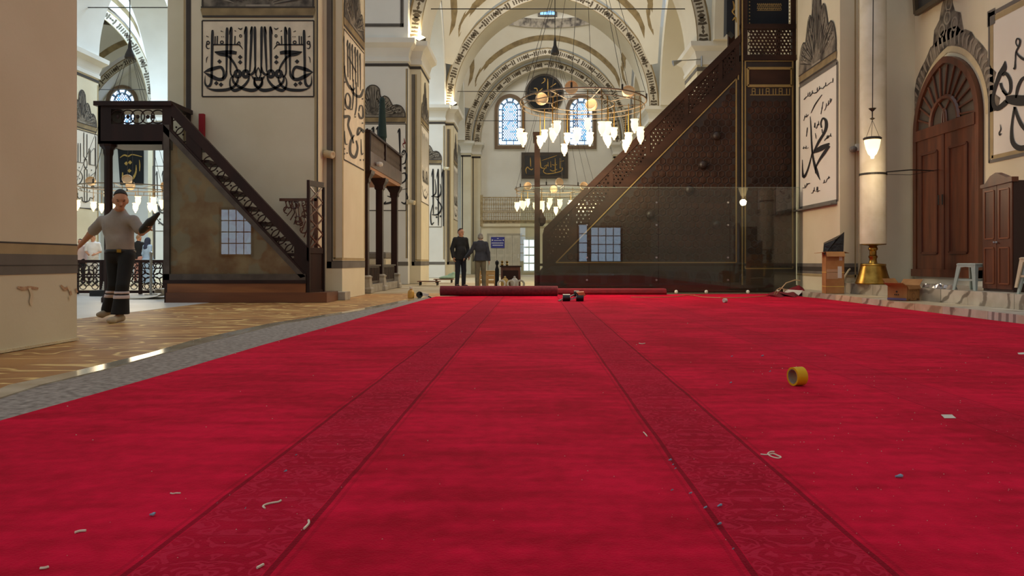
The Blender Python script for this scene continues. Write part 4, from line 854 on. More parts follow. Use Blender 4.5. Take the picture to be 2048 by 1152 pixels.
# carved field: raised hexagons
def hexfield(inside, cell, y0, dep, seed, name='carved_field', m=None):
    rnd = random.Random(seed); b = MB(); r = cell*.5; dx = cell*.866; dy = cell*.75; j = 0; yy = -60.0
    while yy < 600:
        xx = 1060.0+(dx/2 if j % 2 else 0)
        while xx < 1600:
            if inside(xx, yy):
                rr = r*.9; h = dep*(.5+rnd.random()*.8); st = (int(xx//dx)+2*j) % 7 == 0
                n = 6
                vs = []
                for f, dd in ((1.0, 0.0), (.82, h), (.35 if not st else .15, h*(.35 if not st else 1.6))):
                    for i in range(n):
                        t = math.pi/6+i*math.pi/3; vs.append(mp(xx+rr*f*math.cos(t), yy+rr*f*math.sin(t), y0-dd))
                fs = [(k*n+i, k*n+(i+1) % n, (k+1)*n+(i+1) % n, (k+1)*n+i) for k in range(2) for i in range(n)]+[tuple(range(2*n, 3*n))]
                b.add(vs, fs)
            xx += dx
        yy += dy; j += 1
    b.build(name, m or M_MINB, mbr)['kind'] = 'stuff'
hexfield(lambda x, y: 1120 < x < 1466 and y < 518 and y > G(x)+14, 17, 0.0, .013, 1)
# gilded triangle
for a, b in (((1112, 525), (1472, 525)), ((1472, 525), (1472, 158)), ((1472, 158), (1112, 525))): MB().bar(mp(*a, -.02), mp(*b, -.02), .03, .03, (0, 1, 0)).build('gilded_edge', M_GLD, mbr)
for (x_, y_) in ((1432, 272), (1378, 380), (1300, 430), (1432, 450), (1405, 330)): MB().lathe([(.10, 0), (.12, .03), (.09, .09), (.04, .12), (.0, .125)], mp(x_, y_, .0), 14, (0, -1, 0)).build('boss', M_MIND, mbr)
# balustrade
def slab(pts, dep, name, m, y0=-.04): return MB().prism([mp(a, b, y0) for a, b in pts], (0, dep, 0)).build(name, m, mbr)
for side, y0 in ((0, -.05), (1, 1.0)):
    slab([(1088, T(1088)), (1480, T(1480)), (1480, T(1480)+17), (1088, T(1088)+17)], .14, 'handrail', M_MINB, y0)
    slab([(1088, G(1088)-26), (1480, G(1480)-26), (1480, G(1480)-3), (1088, G(1088)-3)], .12, 'lower_rail', M_MINB, y0)
    for x_ in (1090, 1148, 1222, 1296, 1372, 1440, 1474): slab([(x_-4, T(x_-4)+6), (x_+4, T(x_+4)+6), (x_+4, G(x_+4)-6), (x_-4, G(x_-4)-6)], .11, 'baluster_post', M_MINB, y0+.01)
def lattice(inside, cell, y0, seed, th=.035, hole=.62):
    rnd = random.Random(seed); b = MB(); dx = cell*.866; dy = cell*.75; r = cell/2*1.02; j = 0; yy = -40.0
    while yy < 540:
        xx = 1080.0+(dx/2 if j % 2 else 0)
        while xx < 1600:
            if inside(xx, yy):
                q = hole*rnd.choice((.75, 1, 1.1, 1.1)); n = 6; vs = []
                for f, dd in ((1.0, 0), (q, 0), (q, th)):
                    for i in range(n):
                        t = math.pi/6+i*math.pi/3; vs.append(mp(xx+r*f*math.cos(t), yy+r*f*math.sin(t), y0+dd))
                fs = [(k*n+i, k*n+(i+1) % n, (k+1)*n+(i+1) % n, (k+1)*n+i) for k in range(2) for i in range(n)]
                b.add(vs, fs)
            xx += dx
        yy += dy; j += 1
    b.build('pierced_lattice', M_MINB, mbr)['kind'] = 'stuff'
lattice(lambda x, y: 1092 < x < 1474 and T(x)+12 < y < G(x)-22, 9.5, -.02, 3, hole=.48)
lattice(lambda x, y: 1092 < x < 1474 and T(x)+12 < y < G(x)-22, 10.5, 1.03, 4, hole=.5)
# tower
tx0, tx1 = mp(1481, 0).x, mp(1592, 0).x; zt0 = mp(0, 113).z
MB().box(tx0, tx1, MD, MD+1.3, 0, zt0).build('tower_body', M_MIND, mbr)
for a, b in ((1481, 1495), (1584, 1592)):
    for dy in (0, 1.2): MB().box(mp(a, 0).x, mp(b, 0).x, MD+dy-.01, MD+dy+.11, zt0, 8.3).build('tower_post', M_MINB, mbr)
MB().box(tx0, tx1, MD-.02, MD+.1, mp(0, 58).z, mp(0, 48).z).build('parapet_rail', M_MINB, mbr); MB().box(tx0, tx1, MD-.03, MD+.1, mp(0, 122).z, mp(0, 110).z).build('parapet_rail', M_MINB, mbr)
lattice(lambda x, y: 1497 < x < 1582 and 60 < y < 109, 8.5, .0, 6, hole=.5)
sp = MB(); cxm = (tx0+tx1)/2; cym = MD+.65
sp.lathe([(1.05, 8.3), (1.1, 8.5), (.8, 8.6), (.75, 9.1), (.55, 9.4), (.06, 11.0), (.0, 11.2)], (cxm, cym, 0), 8); sp.build('spire', M_MINB, mbr)
for (x0, y0, x1, y1, w) in ((1490, 122, 1585, 537, .03), (1495, 137, 1583, 172, .065)):
    for a, b in (((x0, y0), (x1, y0)), ((x1, y0), (x1, y1)), ((x1, y1), (x0, y1)), ((x0, y1), (x0, y0))): MB().bar(mp(*a, -.015), mp(*b, -.015), w, .03, (0, 1, 0)).build('gilded_edge', M_GLD, mbr)
for x_, a, b in ((1476, 0, 160), (1484, -20, 570), (1594, -20, 120)): MB().bar(mp(x_, a, -.02), mp(x_, b, -.02), .03, .03, (0, 1, 0)).build('gilded_edge', M_GLD, mbr)
MB().prism([mp(1498, 169, -.012), mp(1580, 169, -.012), mp(1580, 140, -.012), mp(1498, 140, -.012)], (0, .02, 0)).build('tablet', M_MINB, mbr)
k = INK(lambda a, b: P(a, b, MD), (0, -1, 0), .012)
k.st([(1500, 190), (1580, 190)], 1.8)
for x_ in (1504, 1532, 1558):
    for u, v, u2, v2 in ((0, 177, 0, 190), (6, 177, 6, 190), (0, 177, 6, 177), (0, 183, 6, 183)): k.st([(x_+u, v), (x_+u2, v2)], 1.6)
for x_ in (1519, 1525, 1546, 1551, 1573, 1579): k.st([(x_, 177), (x_, 190)], 1.8); k.st([(x_-1.5, 178), (x_+1.5, 178)], 1.6)
k.build('gold_lettering', M_GLD, mbr)['kind'] = 'stuff'
hexfield(lambda x, y: 1498 < x < 1578 and 200 < y < 530, 17, 0.0, .012, 2)
# portal post at the foot of the stair
for dy in (0, 1.0): MB().box(mp(1069, 0).x, mp(1080, 0).x, MD+dy, MD+dy+.14, 0, mp(0, 268).z).build('portal_post', M_MINB, mbr)
MB().box(mp(1066, 0).x, mp(1082, 0).x, MD-.03, MD+1.2, mp(0, 272).z, mp(0, 264).z).build('portal_lintel', M_MINB, mbr)
MB().lathe([(.05, 0), (.12, .08), (.13, .2), (.06, .3), (.03, .42), (.0, .45)], mp(1082, 452, .1), 10).build('newel_knob', M_MINB, mbr)
# cloths hung in the tower
cl = thing('tower_curtain', mp(1540, 48, .3), 'navy curtain with gold lettering hanging in the pulpit tower', 'curtain')
MB().prism([mp(1494, 50, .25), mp(1584, 50, .25), mp(1584, -30, .25), mp(1494, -30, .25)], (0, .03, 0)).build('cloth', mat('navy_cloth', (22, 26, 34), .85), cl)
k = INK(lambda a, b: P(a, b, MD+.25*1)+Vector((0, 0, 0)), (0, -1, 0), .004, lambda a, b: (a, b))
for r_ in range(2):
    for i in range(13):
        x_ = 1514+i*3.8; y_ = 10+r_*8; k.st([(x_, y_+(i % 3), .8), (x_+1.5, y_-3, 1.6), (x_+3, y_+2, 1.2)], k=3)
    k.st([(1514, 13+r_*8), (1562, 13+r_*8)], 1.1)
k.build('gold_lettering', M_GLD, cl)['kind'] = 'stuff'
k = INK(lambda a, b: P(a, b, MD+.25), (0, -1, 0), .004)
for i in range(9): k.dia(1499, -10+i*7, 1.6); k.dia(1579, -10+i*7, 1.6)
k.build('gold_dots', M_GLD, cl)['kind'] = 'stuff'
bn = thing('hanging_banner', mp(1468, 76, .2), 'dark banner with gold trim hanging left of the pulpit tower', 'banner')
MB().prism([mp(1462, 58, .45), mp(1468, 50, .45), mp(1478, 60, .45), mp(1478, -30, .45), mp(1463, -30, .45)], (0, .3, .0)).build('cloth', mat('navy_cloth', (22, 26, 34), .85), bn)
k = INK(lambda a, b: P(a, b, MD), (0, 1, 0), .44)
k.st([(1475, -10, 2), (1478, 4, 4), (1474, 12, 3), (1480, 20, 2)]); k.st([(1474, 30, 1), (1480, 24, 4), (1482, 34, 2)]); k.build('gold_trim', M_GOLD, bn)['kind'] = 'stuff'
# ------------------------------------------------------------------ glass screen in front of the pulpit
GD = 18.3; gp = lambda a, b, dy=0.0: P(a, b, GD)+Vector((0, dy, 0))
M_GLS = glass_mat('clear_glass', (246, 250, 246), 1.0, 1.48, haze=.012, hazecol=(210, 215, 205))
edges = [1040, 1178, 1317, 1460, 1600]; gtop = gp(0, 375).z
for i, nm in enumerate(('leftmost clear glass panel of the screen before the dark pulpit', 'second clear glass panel from the left before the dark pulpit', 'third clear glass panel from the left before the dark pulpit', 'rightmost clear glass panel before the pulpit tower')):
    r = thing('glass_screen', gp(edges[i], 590), nm, 'glass panel', 'glass screen before the pulpit')
    x0, x1 = gp(edges[i], 0).x+.006, gp(edges[i+1], 0).x-.006
    MB().box(x0, x1, GD, GD+.012, .05, gtop).build('pane', M_GLS, r)
    MB().box(x0, x1, GD-.002, GD+.014, gtop, gtop+.006).build('polished_edge', mat('glass_edge', (140, 160, 150), .2), r)
    for y_ in (405, 450, 515, 560):
        c = gp(edges[i+1]-4, y_)
        if i < 3: MB().cyl(c+Vector((0, -.02, 0)), c+Vector((0, .05, 0)), .022, n=10).build('clamp', M_STEEL, r)
    for k_ in range(2):
        x_ = edges[i]+35+k_*60; c = gp(x_, 588); MB().ell((c.x, GD-.03, .045), .045, .045, .045, 10, 6).build('floor_fixing', mat('white_plastic', (220, 216, 206), .5), r)
# ------------------------------------------------------------------ staircase pulpit on the left
KD = 14.3; kp = lambda a, b, dy=0.0: P(a, b, KD)+Vector((0, dy, 0)); kdep = .82
kr = thing('staircase_pulpit', (kp(400, 0).x, KD+.4, 0), 'dark red-brown wooden pulpit with straight stair, ring balustrade and glazed fresco side', 'pulpit')
def kslab(pts, y0, dep, name, m): return MB().prism([kp(a, b, y0) for a, b in pts], (0, dep, 0)).build(name, m, kr)
R = lambda a, b, c, d: [(a, d), (c, d), (c, b), (a, b)]
kslab(R(190, 203, 345, 212), -.06, kdep+.1, 'top_rail', M_WAL)
for y0 in (0,):
    kslab(R(196, 212, 222, 288), y0, .06, 'end_panel', M_WAL); kslab(R(222, 248, 328, 288), y0, .06, 'apron_board', M_WAL); kslab(R(222, 212, 328, 218), y0, .06, 'under_rail', M_WAL)
    kslab(R(325, 205, 343, 300), y0-.01, .08, 'newel_post', M_WAL)
kslab(R(196, 212, 201, 288), 0, kdep, 'end_wall', M_WAL); kslab(R(196, 282, 328, 288), 0, kdep, 'platform_floor', M_WAL)
def ring_obj(cx, cy, r, y0, bar=True):
    o = MB(); c = kp(cx, cy, y0); rr = r*KD/FPX
    o.tube([c+Vector((rr*math.cos(t*math.pi/10), 0, rr*math.sin(t*math.pi/10))) for t in range(21)], .012, 6); o.build('balustrade_ring', M_WAL, kr)
for y0 in (.03,):
    for i in range(5):
        ring_obj(234+i*20, 233, 13.5, y0)
        if i < 5: MB().ell(kp(234+i*20+(10 if i < 4 else 0)-10, 233, y0), .035, .02, .04, 10, 6).build('boss', M_WAL, kr)
# column under the platform
for dy in (.1,):
    c = kp(211, 0, dy); z1 = kp(0, 288).z; s_ = .076
    MB().lathe([(s_*1.7, 0), (s_*1.7, .08), (s_*1.1, .14), (s_, .2), (s_, z1-.22), (s_*1.2, z1-.17), (s_*1.25, z1-.1), (s_*2.0, z1-.04), (s_*2.1, z1)], (c.x, c.y, 0), 8).build('column', M_WAL, kr)
# stair: handrails, rings, string
HT = lambda x: 205+1.062*(x-343)
GLN = lambda x: 250+1.075*(x-330)
for y0 in (-.02,):
    kslab([(343, HT(343)), (618, HT(618)), (618, HT(618)+27), (343, HT(343)+27)], y0, .1, 'handrail', M_WAL)
    kslab([(330, GLN(330)-5), (612, GLN(612)-5), (612, GLN(612)), (330, GLN(330))], y0, .1, 'stair_string', M_WAL)
    kslab([(372, HT(372)+20), (402, HT(402)+20), (402, GLN(402)-4), (372, GLN(372)-4)], y0+.02, .06, 'stair_newel', M_WAL)
    kslab([(588, HT(588)+20), (614, HT(614)+20), (614, 600), (588, GLN(588)-4)], y0+.02, .06, 'stair_newel', M_WAL)
    x_ = 351.0
    while x_ < 590:
        if not (368 < x_ < 408):
            yy = (HT(x_)+27+GLN(x_)-5)/2; ring_obj(x_, yy, 15.0, y0+.05)
            MB().ell(kp(x_, yy, y0+.05), .02, .018, .02, 8, 6).build('boss', M_WAL, kr)
        x_ += 13.7
# treads
for i in range(9):
    x_ = 352+i*29; kslab(R(x_, GLN(x_)+14, x_+34, GLN(x_)+20), .06, kdep-.14, 'tread', M_WAL)
# glazed fresco
def fresco_mat():
    m = mat('old_fresco', (222, 192, 158), .6, rgb2=(180, 126, 88), scale=2.2, detail=8, lo=.38, hi=.6); nt = m.node_tree; b = nt.nodes['Principled BSDF']; src = b.inputs['Base Color'].links[0].from_socket
    v = nt.nodes.new('ShaderNodeTexNoise'); v.inputs['Scale'].default_value = 1.7; v.inputs['Detail'].default_value = 2; tc = nt.nodes.new('ShaderNodeTexCoord'); nt.links.new(tc.outputs['Object'], v.inputs['Vector'])
    rp = nt.nodes.new('ShaderNodeValToRGB'); rp.color_ramp.elements[0].position = .52; rp.color_ramp.elements[1].position = .55; nt.links.new(v.outputs[0], rp.inputs[0])
    mx = nt.nodes.new('ShaderNodeMixRGB'); mx.inputs[2].default_value = lin((200, 192, 178)); mh = nt.nodes.new('ShaderNodeMath'); mh.operation = 'MULTIPLY'; mh.inputs[1].default_value = .7
    nt.links.new(rp.outputs[0], mh.inputs[0]); nt.links.new(mh.outputs[0], mx.inputs[0]); nt.links.new(src, mx.inputs[1]); nt.links.new(mx.outputs[0], b.inputs['Base Color']); return m
kslab([(330, 548), (608, 548), (330, 252)], .05, .05, 'fresco', fresco_mat())
kslab([(330, 560), (612, 560), (330, 250)], -.015, .01, 'glazing', glass_mat('pulpit_glass', (240, 240, 235), 1.0, 1.5))
M_GF = mat('grey_wood_frame', (84, 72, 62), .5, rgb2=(66, 54, 46), scale=5)
kslab(R(328, 250, 340, 562), -.03, .06, 'glazing_frame', M_GF); kslab([(328, 249), (612, 553), (602, 556), (328, 264)], -.03, .06, 'glazing_frame', M_GF); kslab(R(328, 548, 612, 560), -.03, .06, 'glazing_frame', M_GF)
kslab(R(328, 560, 614, 567), -.04, kdep+.06, 'base_rail', M_WAL)
kslab(R(330, 567, 336, 607), -.03, kdep, 'base_end', M_WAL); kslab(R(336, 567, 612, 585), -.03, kdep, 'base_board', M_OAK); kslab(R(334, 585, 655, 605), -.05, kdep, 'base_board', mat('base_brown', (112, 64, 34), .5, rgb2=(84, 46, 24), scale=2.5, stretch=(.25, 1, 2)))
# gate leaf at the foot of the stair
gx0, gx1 = kp(614, 0).x, kp(637, 0).x
for (xa, ya) in ((gx0, KD-.02), (gx1-.05, KD+.40)): MB().box(xa, xa+.055, ya, ya+.06, .12, kp(0, 360).z-(0 if xa == gx0 else .1)).build('gate_post', M_WAL, kr)
A0, A1 = Vector((gx0+.03, KD+.01, 0)), Vector((gx1-.03, KD+.42, 0))
for za, zb in ((kp(0, 370).z, kp(0, 362).z), (.95, 1.03), (.14, .22)): MB().bar(A0+Vector((0, 0, (za+zb)/2)), A1+Vector((0, 0, (za+zb)/2)), .04, abs(zb-za)+.03).build('gate_rail', M_WAL, kr)
MB().prism([A0+Vector((0, 0, .2)), A1+Vector((0, 0, .2)), A1+Vector((0, 0, .95)), A0+Vector((0, 0, .95))], (0, .03, 0)).build('gate_panel', M_WAL, kr)
for i in range(4):
    z0 = 1.0+i*.31
    for s in (0, 1): MB().bar(A0+Vector((0, 0, z0+(.31 if s else 0))), A1+Vector((0, 0, z0+(0 if s else .31))), .02, .025).build('gate_lattice', M_REDW, kr)
# pierced back panel
kslab(R(533, 390, 612, 396), kdep-.1, .05, 'back_panel_rail', M_REDW); kslab(R(606, 390, 613, 500), kdep-.1, .05, 'back_panel_stile', M_REDW)
v = MB(); rnd = random.Random(11)
for i in range(26):
    x_ = rnd.uniform(545, 604); y_ = rnd.uniform(400, 470)
    if y_ > HT(x_)-2: continue
    a0 = rnd.uniform(0, 6.28); pts = [kp(x_+9*math.cos(a0+t*.55)*(1-t*.07), y_+9*math.sin(a0+t*.55)*(1-t*.07), kdep-.08) for t in range(9)]; v.tube(pts, .013, 5)
for i in range(9): v.tube([kp(545+i*7, 396, kdep-.08), kp(549+i*7+rnd.uniform(-6, 6), 396+(i+2)*6, kdep-.08), kp(545+i*7+rnd.uniform(-5, 5), 400+(i+2)*9, kdep-.08)], .012, 5)
v.build('vine_fretwork', M_REDW, kr)['kind'] = 'stuff'
tag(MB().box(P(650, 0, 14.9).x+.02, P(684, 0, 14.9).x, 15.14, 15.58, 0, .16).build('stone_step', mat('grey_stone', (176, 164, 148), .7, rgb2=(150, 138, 124), scale=5)), 'low pale stone step at the foot of the first pier', 'step')
tag(MB().box(P(399, 0, 15.1).x, P(409, 0, 15.1).x, 15.06, 15.14, P(0, 300, 15.1).z, P(0, 228, 15.1).z).build('red_cloth', mat('red_cloth', (150, 22, 32), .8)), 'narrow red cloth hanging behind the pulpit handrail', 'cloth')
# ------------------------------------------------------------------ wooden loggia between the piers
LX = -4.1; lg = thing('loggia', (-5.4, 20.8, 0), 'dark wooden loggia on slender columns with a spindle balustrade, between the piers', 'loggia')
lz = lambda px_, py_: PX(px_, py_, LX)
ys = (18.75, 20.55, 22.75); z_b, z_t, z_r = 3.05, 3.52, 3.98
for xx in (LX-.1, -6.9):
    for y_ in ys:
        c = MB(); flare(c, xx-.09, xx+.09, y_-.09, y_+.09, [(.40, 0), (z_b-.32, 0), (z_b-.28, .03), (z_b-.2, .03), (z_b-.08, .1), (z_b, .12)]); c.build('column', M_WAL, lg)
        b = MB(); flare(b, xx-.11, xx+.11, y_-.11, y_+.11, [(0, .08), (.1, .08), (.14, .05), (.34, .03), (.40, .05), (.44, 0)]); b.build('column_base', mat('grey_base', (168, 158, 144), .6, rgb2=(140, 128, 112), scale=6), lg)
MB().box(-7.05, LX+.04, 18.55, 22.95, z_b, z_b+.12).build('soffit', mat('loggia_soffit', (170, 110, 60), .5), lg)
MB().box(-7.05, LX+.08, 18.5, 23.0, z_b+.10, z_t).build('beam', mat('loggia_beam', (92, 66, 54), .4, rgb2=(70, 48, 40), scale=4, coat=.3), lg)
for a, b in ((18.5, 18.62), (20.5, 20.6), (22.88, 23.0)): MB().box(LX-.02, LX+.08, a, b, z_t, z_r).build('balustrade_post', M_WAL, lg)
MB().box(-7.05, LX+.08, 18.48, 18.56, z_t-.5, z_r).build('end_board', M_WAL, lg)
MB().box(LX-.04, LX+.1, 18.46, 23.04, z_r, z_r+.05).build('top_rail', M_WAL, lg)
for i in range(40):
    y_ = 18.68+i*.108
    MB().lathe([(.012, 0), (.02, .1), (.012, .2), (.02, .3), (.012, z_r-z_t)], (LX+.03, y_, z_t), 6).build('spindle', mat('grey_spindle', (110, 96, 84), .5), lg)
for (a, b) in ((ys[0]+.12, ys[1]-.12), (ys[1]+.12, ys[2]-.12)):
    MB().box(LX-.16, LX-.08, a, b, .22, .66).build('low_panel', M_GF, lg); MB().box(LX-.20, LX-.04, a, b, .66, .70).build('low_rail', M_GF, lg)
    for i in range(10): MB().box(LX-.08, LX-.065, a+.06+i*(b-a-.12)/10, a+.10+i*(b-a-.12)/10, .28, .62).build('panel_rib', M_WAL, lg)
    MB().box(LX-.22, LX+.02, a-.1, b+.1, .0, .2).build('plinth', mat('grey_base', (168, 158, 144), .6), lg)
gpole = thing('furled_flag', PX(779, 285, -4.2), 'furled dark green flag standing on the loggia roof rail', 'flag'); g0 = PX(779, 290, -4.2); g0 = Vector((-4.2, 20.9, 4.03))
MB().lathe([(.05, 0), (.07, .05), (.04, .12)], g0, 10).build('brass_foot', M_BRASS, gpole); MB().lathe([(.06, .1), (.125, .22), (.10, .7), (.075, 1.25), (.05, 1.32), (.0, 1.34)], g0, 12).build('green_cloth', mat('dark_green_cloth', (22, 46, 44), .8), gpole)
tag(MB().lathe([(.02, 0), (.06, .03), (.07, .1), (.05, .16), (.0, .18)], (LX+.08, 19.2, z_b+.22), 10, (1, 0, 0)).build('security_camera', mat('camera_white', (206, 200, 190), .5)), 'small white dome camera under the loggia balustrade', 'camera')
# ------------------------------------------------------------------ far gallery, door and sign
gy = 45.0; gpx = lambda a, b, y=gy: P(a, b, y)
ga = thing('gallery', gpx(1010, 548), 'golden lattice gallery over the pale doors on the far wall', 'balcony')
M_LAT = mat('gallery_lattice', (176, 156, 116), .6, rgb2=(140, 118, 80), scale=8)
x0, x1 = gpx(962, 0).x, 2.6
MB().box(x0, x1, gy+.1, gy+.3, 0, gpx(0, 452).z).build('gallery_wall', M_PL, ga); MB().box(x0, x1, gy, 49.2, gpx(0, 453).z, gpx(0, 447).z).build('gallery_floor', M_PL, ga)
for y_ in (394, 421, 424, 440): MB().box(x0, x1, gy-.03, gy+.05, gpx(0, y_+2).z, gpx(0, y_).z).build('gallery_rail', M_LAT, ga)
MB().box(x0, x1, gy+.01, gy+.1, gpx(0, 453).z, gpx(0, 440).z).build('frieze', mat('gallery_frieze', (170, 150, 112), .7, rgb2=(112, 96, 70), scale=6), ga)
for (ya, yb_) in ((396, 421), (426, 440)):
    for i in range(44):
        c = gpx(965+i*3.6, yb_); h = (yb_-ya)*gy/FPX
        if c.x > x1-.1: break
        MB().lathe([(.015, 0), (.042, h*.15), (.018, h*.3), (.045, h*.5), (.018, h*.7), (.042, h*.85), (.015, h)], (c.x, gy, c.z), 6).build('baluster', M_LAT, ga)
MB().box(x0-.05, x0+.1, gy-.06, gy+.1, gpx(0, 453).z, gpx(0, 390).z).build('corner_post', M_LAT, ga)
MB().box(x0+.12, x0+.22, gy+.12, 49.2, 0, gpx(0, 453).z).build('side_wall', M_PL, ga)
d2 = thing('door_2', gpx(1012, 549, gy), 'pale grey panelled double door under the gallery', None, kind='structure')
M_GD = mat('pale_grey_door', (196, 190, 172), .6); dx0, dx1, dzt = gpx(978, 0).x, gpx(1040, 0).x, gpx(0, 471).z
MB().box(dx0-.12, dx1+.12, gy+.04, gy+.12, 0, dzt+.12).build('door_frame', mat('door_frame_grey', (170, 162, 142), .6), d2)
for i in range(4):
    a = dx0+(dx1-dx0)*i/4; b = dx0+(dx1-dx0)*(i+1)/4
    lf = MB().box(a+.01, b-.01, gy, gy+.05, .02, dzt).build('door_leaf', M_GD, d2)
    for za, zb in ((.15, 1.1), (1.25, dzt-.15)):
        MB().box(a+.08, b-.08, gy-.015, gy, za, zb).build('panel', mat('door_panel_grey', (184, 178, 160), .6), lf)
MB().cyl((dx1-.1, gy-.06, 1.0), (dx1-.1, gy-.06, 1.25), .02, n=8).build('door_handle', mat('white_plastic', (220, 216, 206), .5), d2)
sg = thing('blue_sign', gpx(996, 497), 'small blue sign with white lettering on the pale door', 'sign')
MB().box(gpx(982, 0).x, gpx(1009, 0).x, gy-.04, gy-.015, gpx(0, 496).z, gpx(0, 474).z).build('plate', mat('sign_blue', (44, 48, 138), .5), sg)
cu = bpy.data.curves.new('sign_text', 'FONT'); cu.body = 'T.C.'; cu.size = .14; cu.align_x = 'CENTER'; to = bpy.data.objects.new('sign_lettering', cu)
dg = None
k = INK(lambda a, b: P(a, b, gy-.045), (0, -1, 0), .002)
k.st([(994, 477), (997.5, 477)], 1.0)
rnd = random.Random(3)
for y_, a, b in ((481, 988, 1003), (486, 983.5, 1008), (490.5, 985, 1006)):
    x_ = a
    while x_ < b-1:
        wd = rnd.uniform(.7, 1.3); k.st([(x_, y_), (x_+wd, y_)], 2.0 if y_ > 485 else 1.5); x_ += wd+.45
k.ring(984.8, 480.3, .9, .9, 1.2); k.ring(1006.6, 480.3, .8, 1.0, 1.0); k.build('white_lettering', mat('sign_white', (214, 214, 220), .6), sg)['kind'] = 'stuff'
w4 = thing('window_4', gpx(1056, 545), 'bright low window right of the pale door, seen through glass', None, kind='structure')
MB().box(gpx(1046, 0).x, gpx(1070, 0).x, gy-.0, gy+.09, gpx(0, 545).z, gpx(0, 474).z).build('window_frame', M_GD, w4)
for i in range(2):
    for j in range(4): MB().box(gpx(1048+i*11, 0).x, gpx(1057+i*11, 0).x, gy-.02, gy, gpx(0, 541-j*16).z, gpx(0, 528-j*16).z).build('pane', M_WIN, w4)
# ------------------------------------------------------------------ marble steps along the right wall
def marble(name, a, b, c, stripes=False, rot=0.0):
    if name in MATS: return MATS[name]
    m = mat(name, a, .35, rgb2=b, scale=3.0, detail=8, lo=.35, hi=.6); nt = m.node_tree; bs = nt.nodes['Principled BSDF']; src = bs.inputs['Base Color'].links[0].from_socket
    tc = nt.nodes.new('ShaderNodeTexCoord'); w_ = nt.nodes.new('ShaderNodeTexWave'); w_.inputs['Scale'].default_value = 1.1 if not stripes else 2.2; w_.inputs['Distortion'].default_value = 9 if not stripes else 1.5; w_.inputs['Detail'].default_value = 5; w_.bands_direction = 'Y' if stripes else 'DIAGONAL'
    nt.links.new(tc.outputs['Object'], w_.inputs['Vector']); rp = nt.nodes.new('ShaderNodeValToRGB'); rp.color_ramp.elements[0].position = .55 if stripes else .80; rp.color_ramp.elements[1].position = .70 if stripes else .95
    nt.links.new(w_.outputs[0], rp.inputs[0]); mx = nt.nodes.new('ShaderNodeMixRGB'); mx.inputs[2].default_value = lin(c); mh = nt.nodes.new('ShaderNodeMath'); mh.operation = 'MULTIPLY'; mh.inputs[1].default_value = .75
    nt.links.new(rp.outputs[0], mh.inputs[0]); nt.links.new(mh.outputs[0], mx.inputs[0]); nt.links.new(src, mx.inputs[1]); nt.links.new(mx.outputs[0], bs.inputs['Base Color']); return m
MR = [marble('cream_marble', (218, 202, 172), (196, 176, 142), (150, 128, 98)), marble('veined_marble', (214, 204, 186), (190, 178, 158), (98, 88, 76)), marble('striped_marble', (212, 204, 194), (196, 186, 172), (112, 102, 98), True), marble('grey_marble', (186, 176, 158), (166, 154, 136), (128, 116, 100))]
S1, S2 = .12, .33
st = thing('marble_step', (7.1, 6, 0), 'lower marble step along the right wall at the carpet edge', 'step', 'steps below the right wall')
y_ = -6.0; i = 0; seq = [0, 3, 1, 0, 1, 2, 1, 0, 3, 0]; rnd = random.Random(2)
cuts = [-6, -4.6, -3, -1.6, 0, 1.4, 3, 4.4, 5.9, 7.2, 8.45, 9.3, 9.9, 11.0, 11.8, 12.9, 13.7, 14.9, 15.7, 16.08]
typ = [0, 1, 3, 0, 1, 0, 3, 1, 0, 1, 1, 2, 1, 0, 0, 1, 0, 3, 3]
for a, b, t in zip(cuts[:-1], cuts[1:], typ): MB().box(6.0+rnd.uniform(0, .012), 6.6, a+.004, b-.004, -.01, S1+rnd.uniform(-.004, .002)).build('marble_block', MR[t], st)
MB().box(6.05, 6.57, 16.08, 18.15, -.01, S1-.004).build('marble_block', MR[3], st)
st2 = thing('marble_step', (7.4, 6, .12), 'upper marble step below the arched door and wardrobe', 'step', 'steps below the right wall')
cuts = [-6, -4, -2, 0, 1.5, 3.2, 4.8, 6.4, 8, 9.3, 10.3, 11.4, 12.15, 13.0, 13.4, 14.6, 16.05]; typ = [0, 1, 0, 3, 1, 0, 1, 3, 1, 1, 1, 1, 3, 2, 3, 3]
for a, b, t in zip(cuts[:-1], cuts[1:], typ): MB().box(6.6+rnd.uniform(0, .012), 8.195, a+.004, b-.004, 0, S2+rnd.uniform(-.004, .002)).build('marble_block', MR[t], st2)
# ------------------------------------------------------------------ giant candlestick
cs = thing('candlestick', (6.8, 15.0, S2), 'huge brass candlestick holding a thick white candle beside the door', 'candlestick')
MB().lathe([(.335, 0), (.34, .02), (.325, .05), (.30, .12), (.27, .22), (.245, .32), (.235, .36), (.245, .38), (.235, .40), (.09, .42)], (6.8, 15, S2), 32).build('bell_base', M_BRASS, cs, smooth=True)
MB().lathe([(.10, .40), (.075, .44), (.068, .50), (.085, .53), (.085, .56), (.066, .58), (.066, .66), (.09, .69), (.09, .72), (.07, .75), (.10, .77), (.245, .785), (.245, .80), (.05, .80)], (6.8, 15, S2), 24).build('stem_and_plate', M_BRASS, cs, smooth=True)
MB().lathe([(.25, .80), (.25, 5.9), (.22, 6.0), (.02, 6.05), (.0, 6.1)], (6.8, 15, S2), 28).build('candle', mat('candle_wax', (222, 212, 190), .5, rgb2=(206, 194, 168), scale=3), cs, smooth=True)
rod = MB(); rod.tube([(6.98, 14.83, 2.55), (7.5, 14.9, 2.6), (8.12, 15.2, 2.62)], .012); rod.tube([(6.98, 14.83, 2.50), (7.5, 14.9, 2.5), (8.12, 15.0, 2.62)], .005)
rod.build('stay_rod', M_WIRE, cs); MB().lathe([(.262, 0), (.262, .04)], (6.8, 15, 2.5), 28).build('collar', M_WIRE, cs)
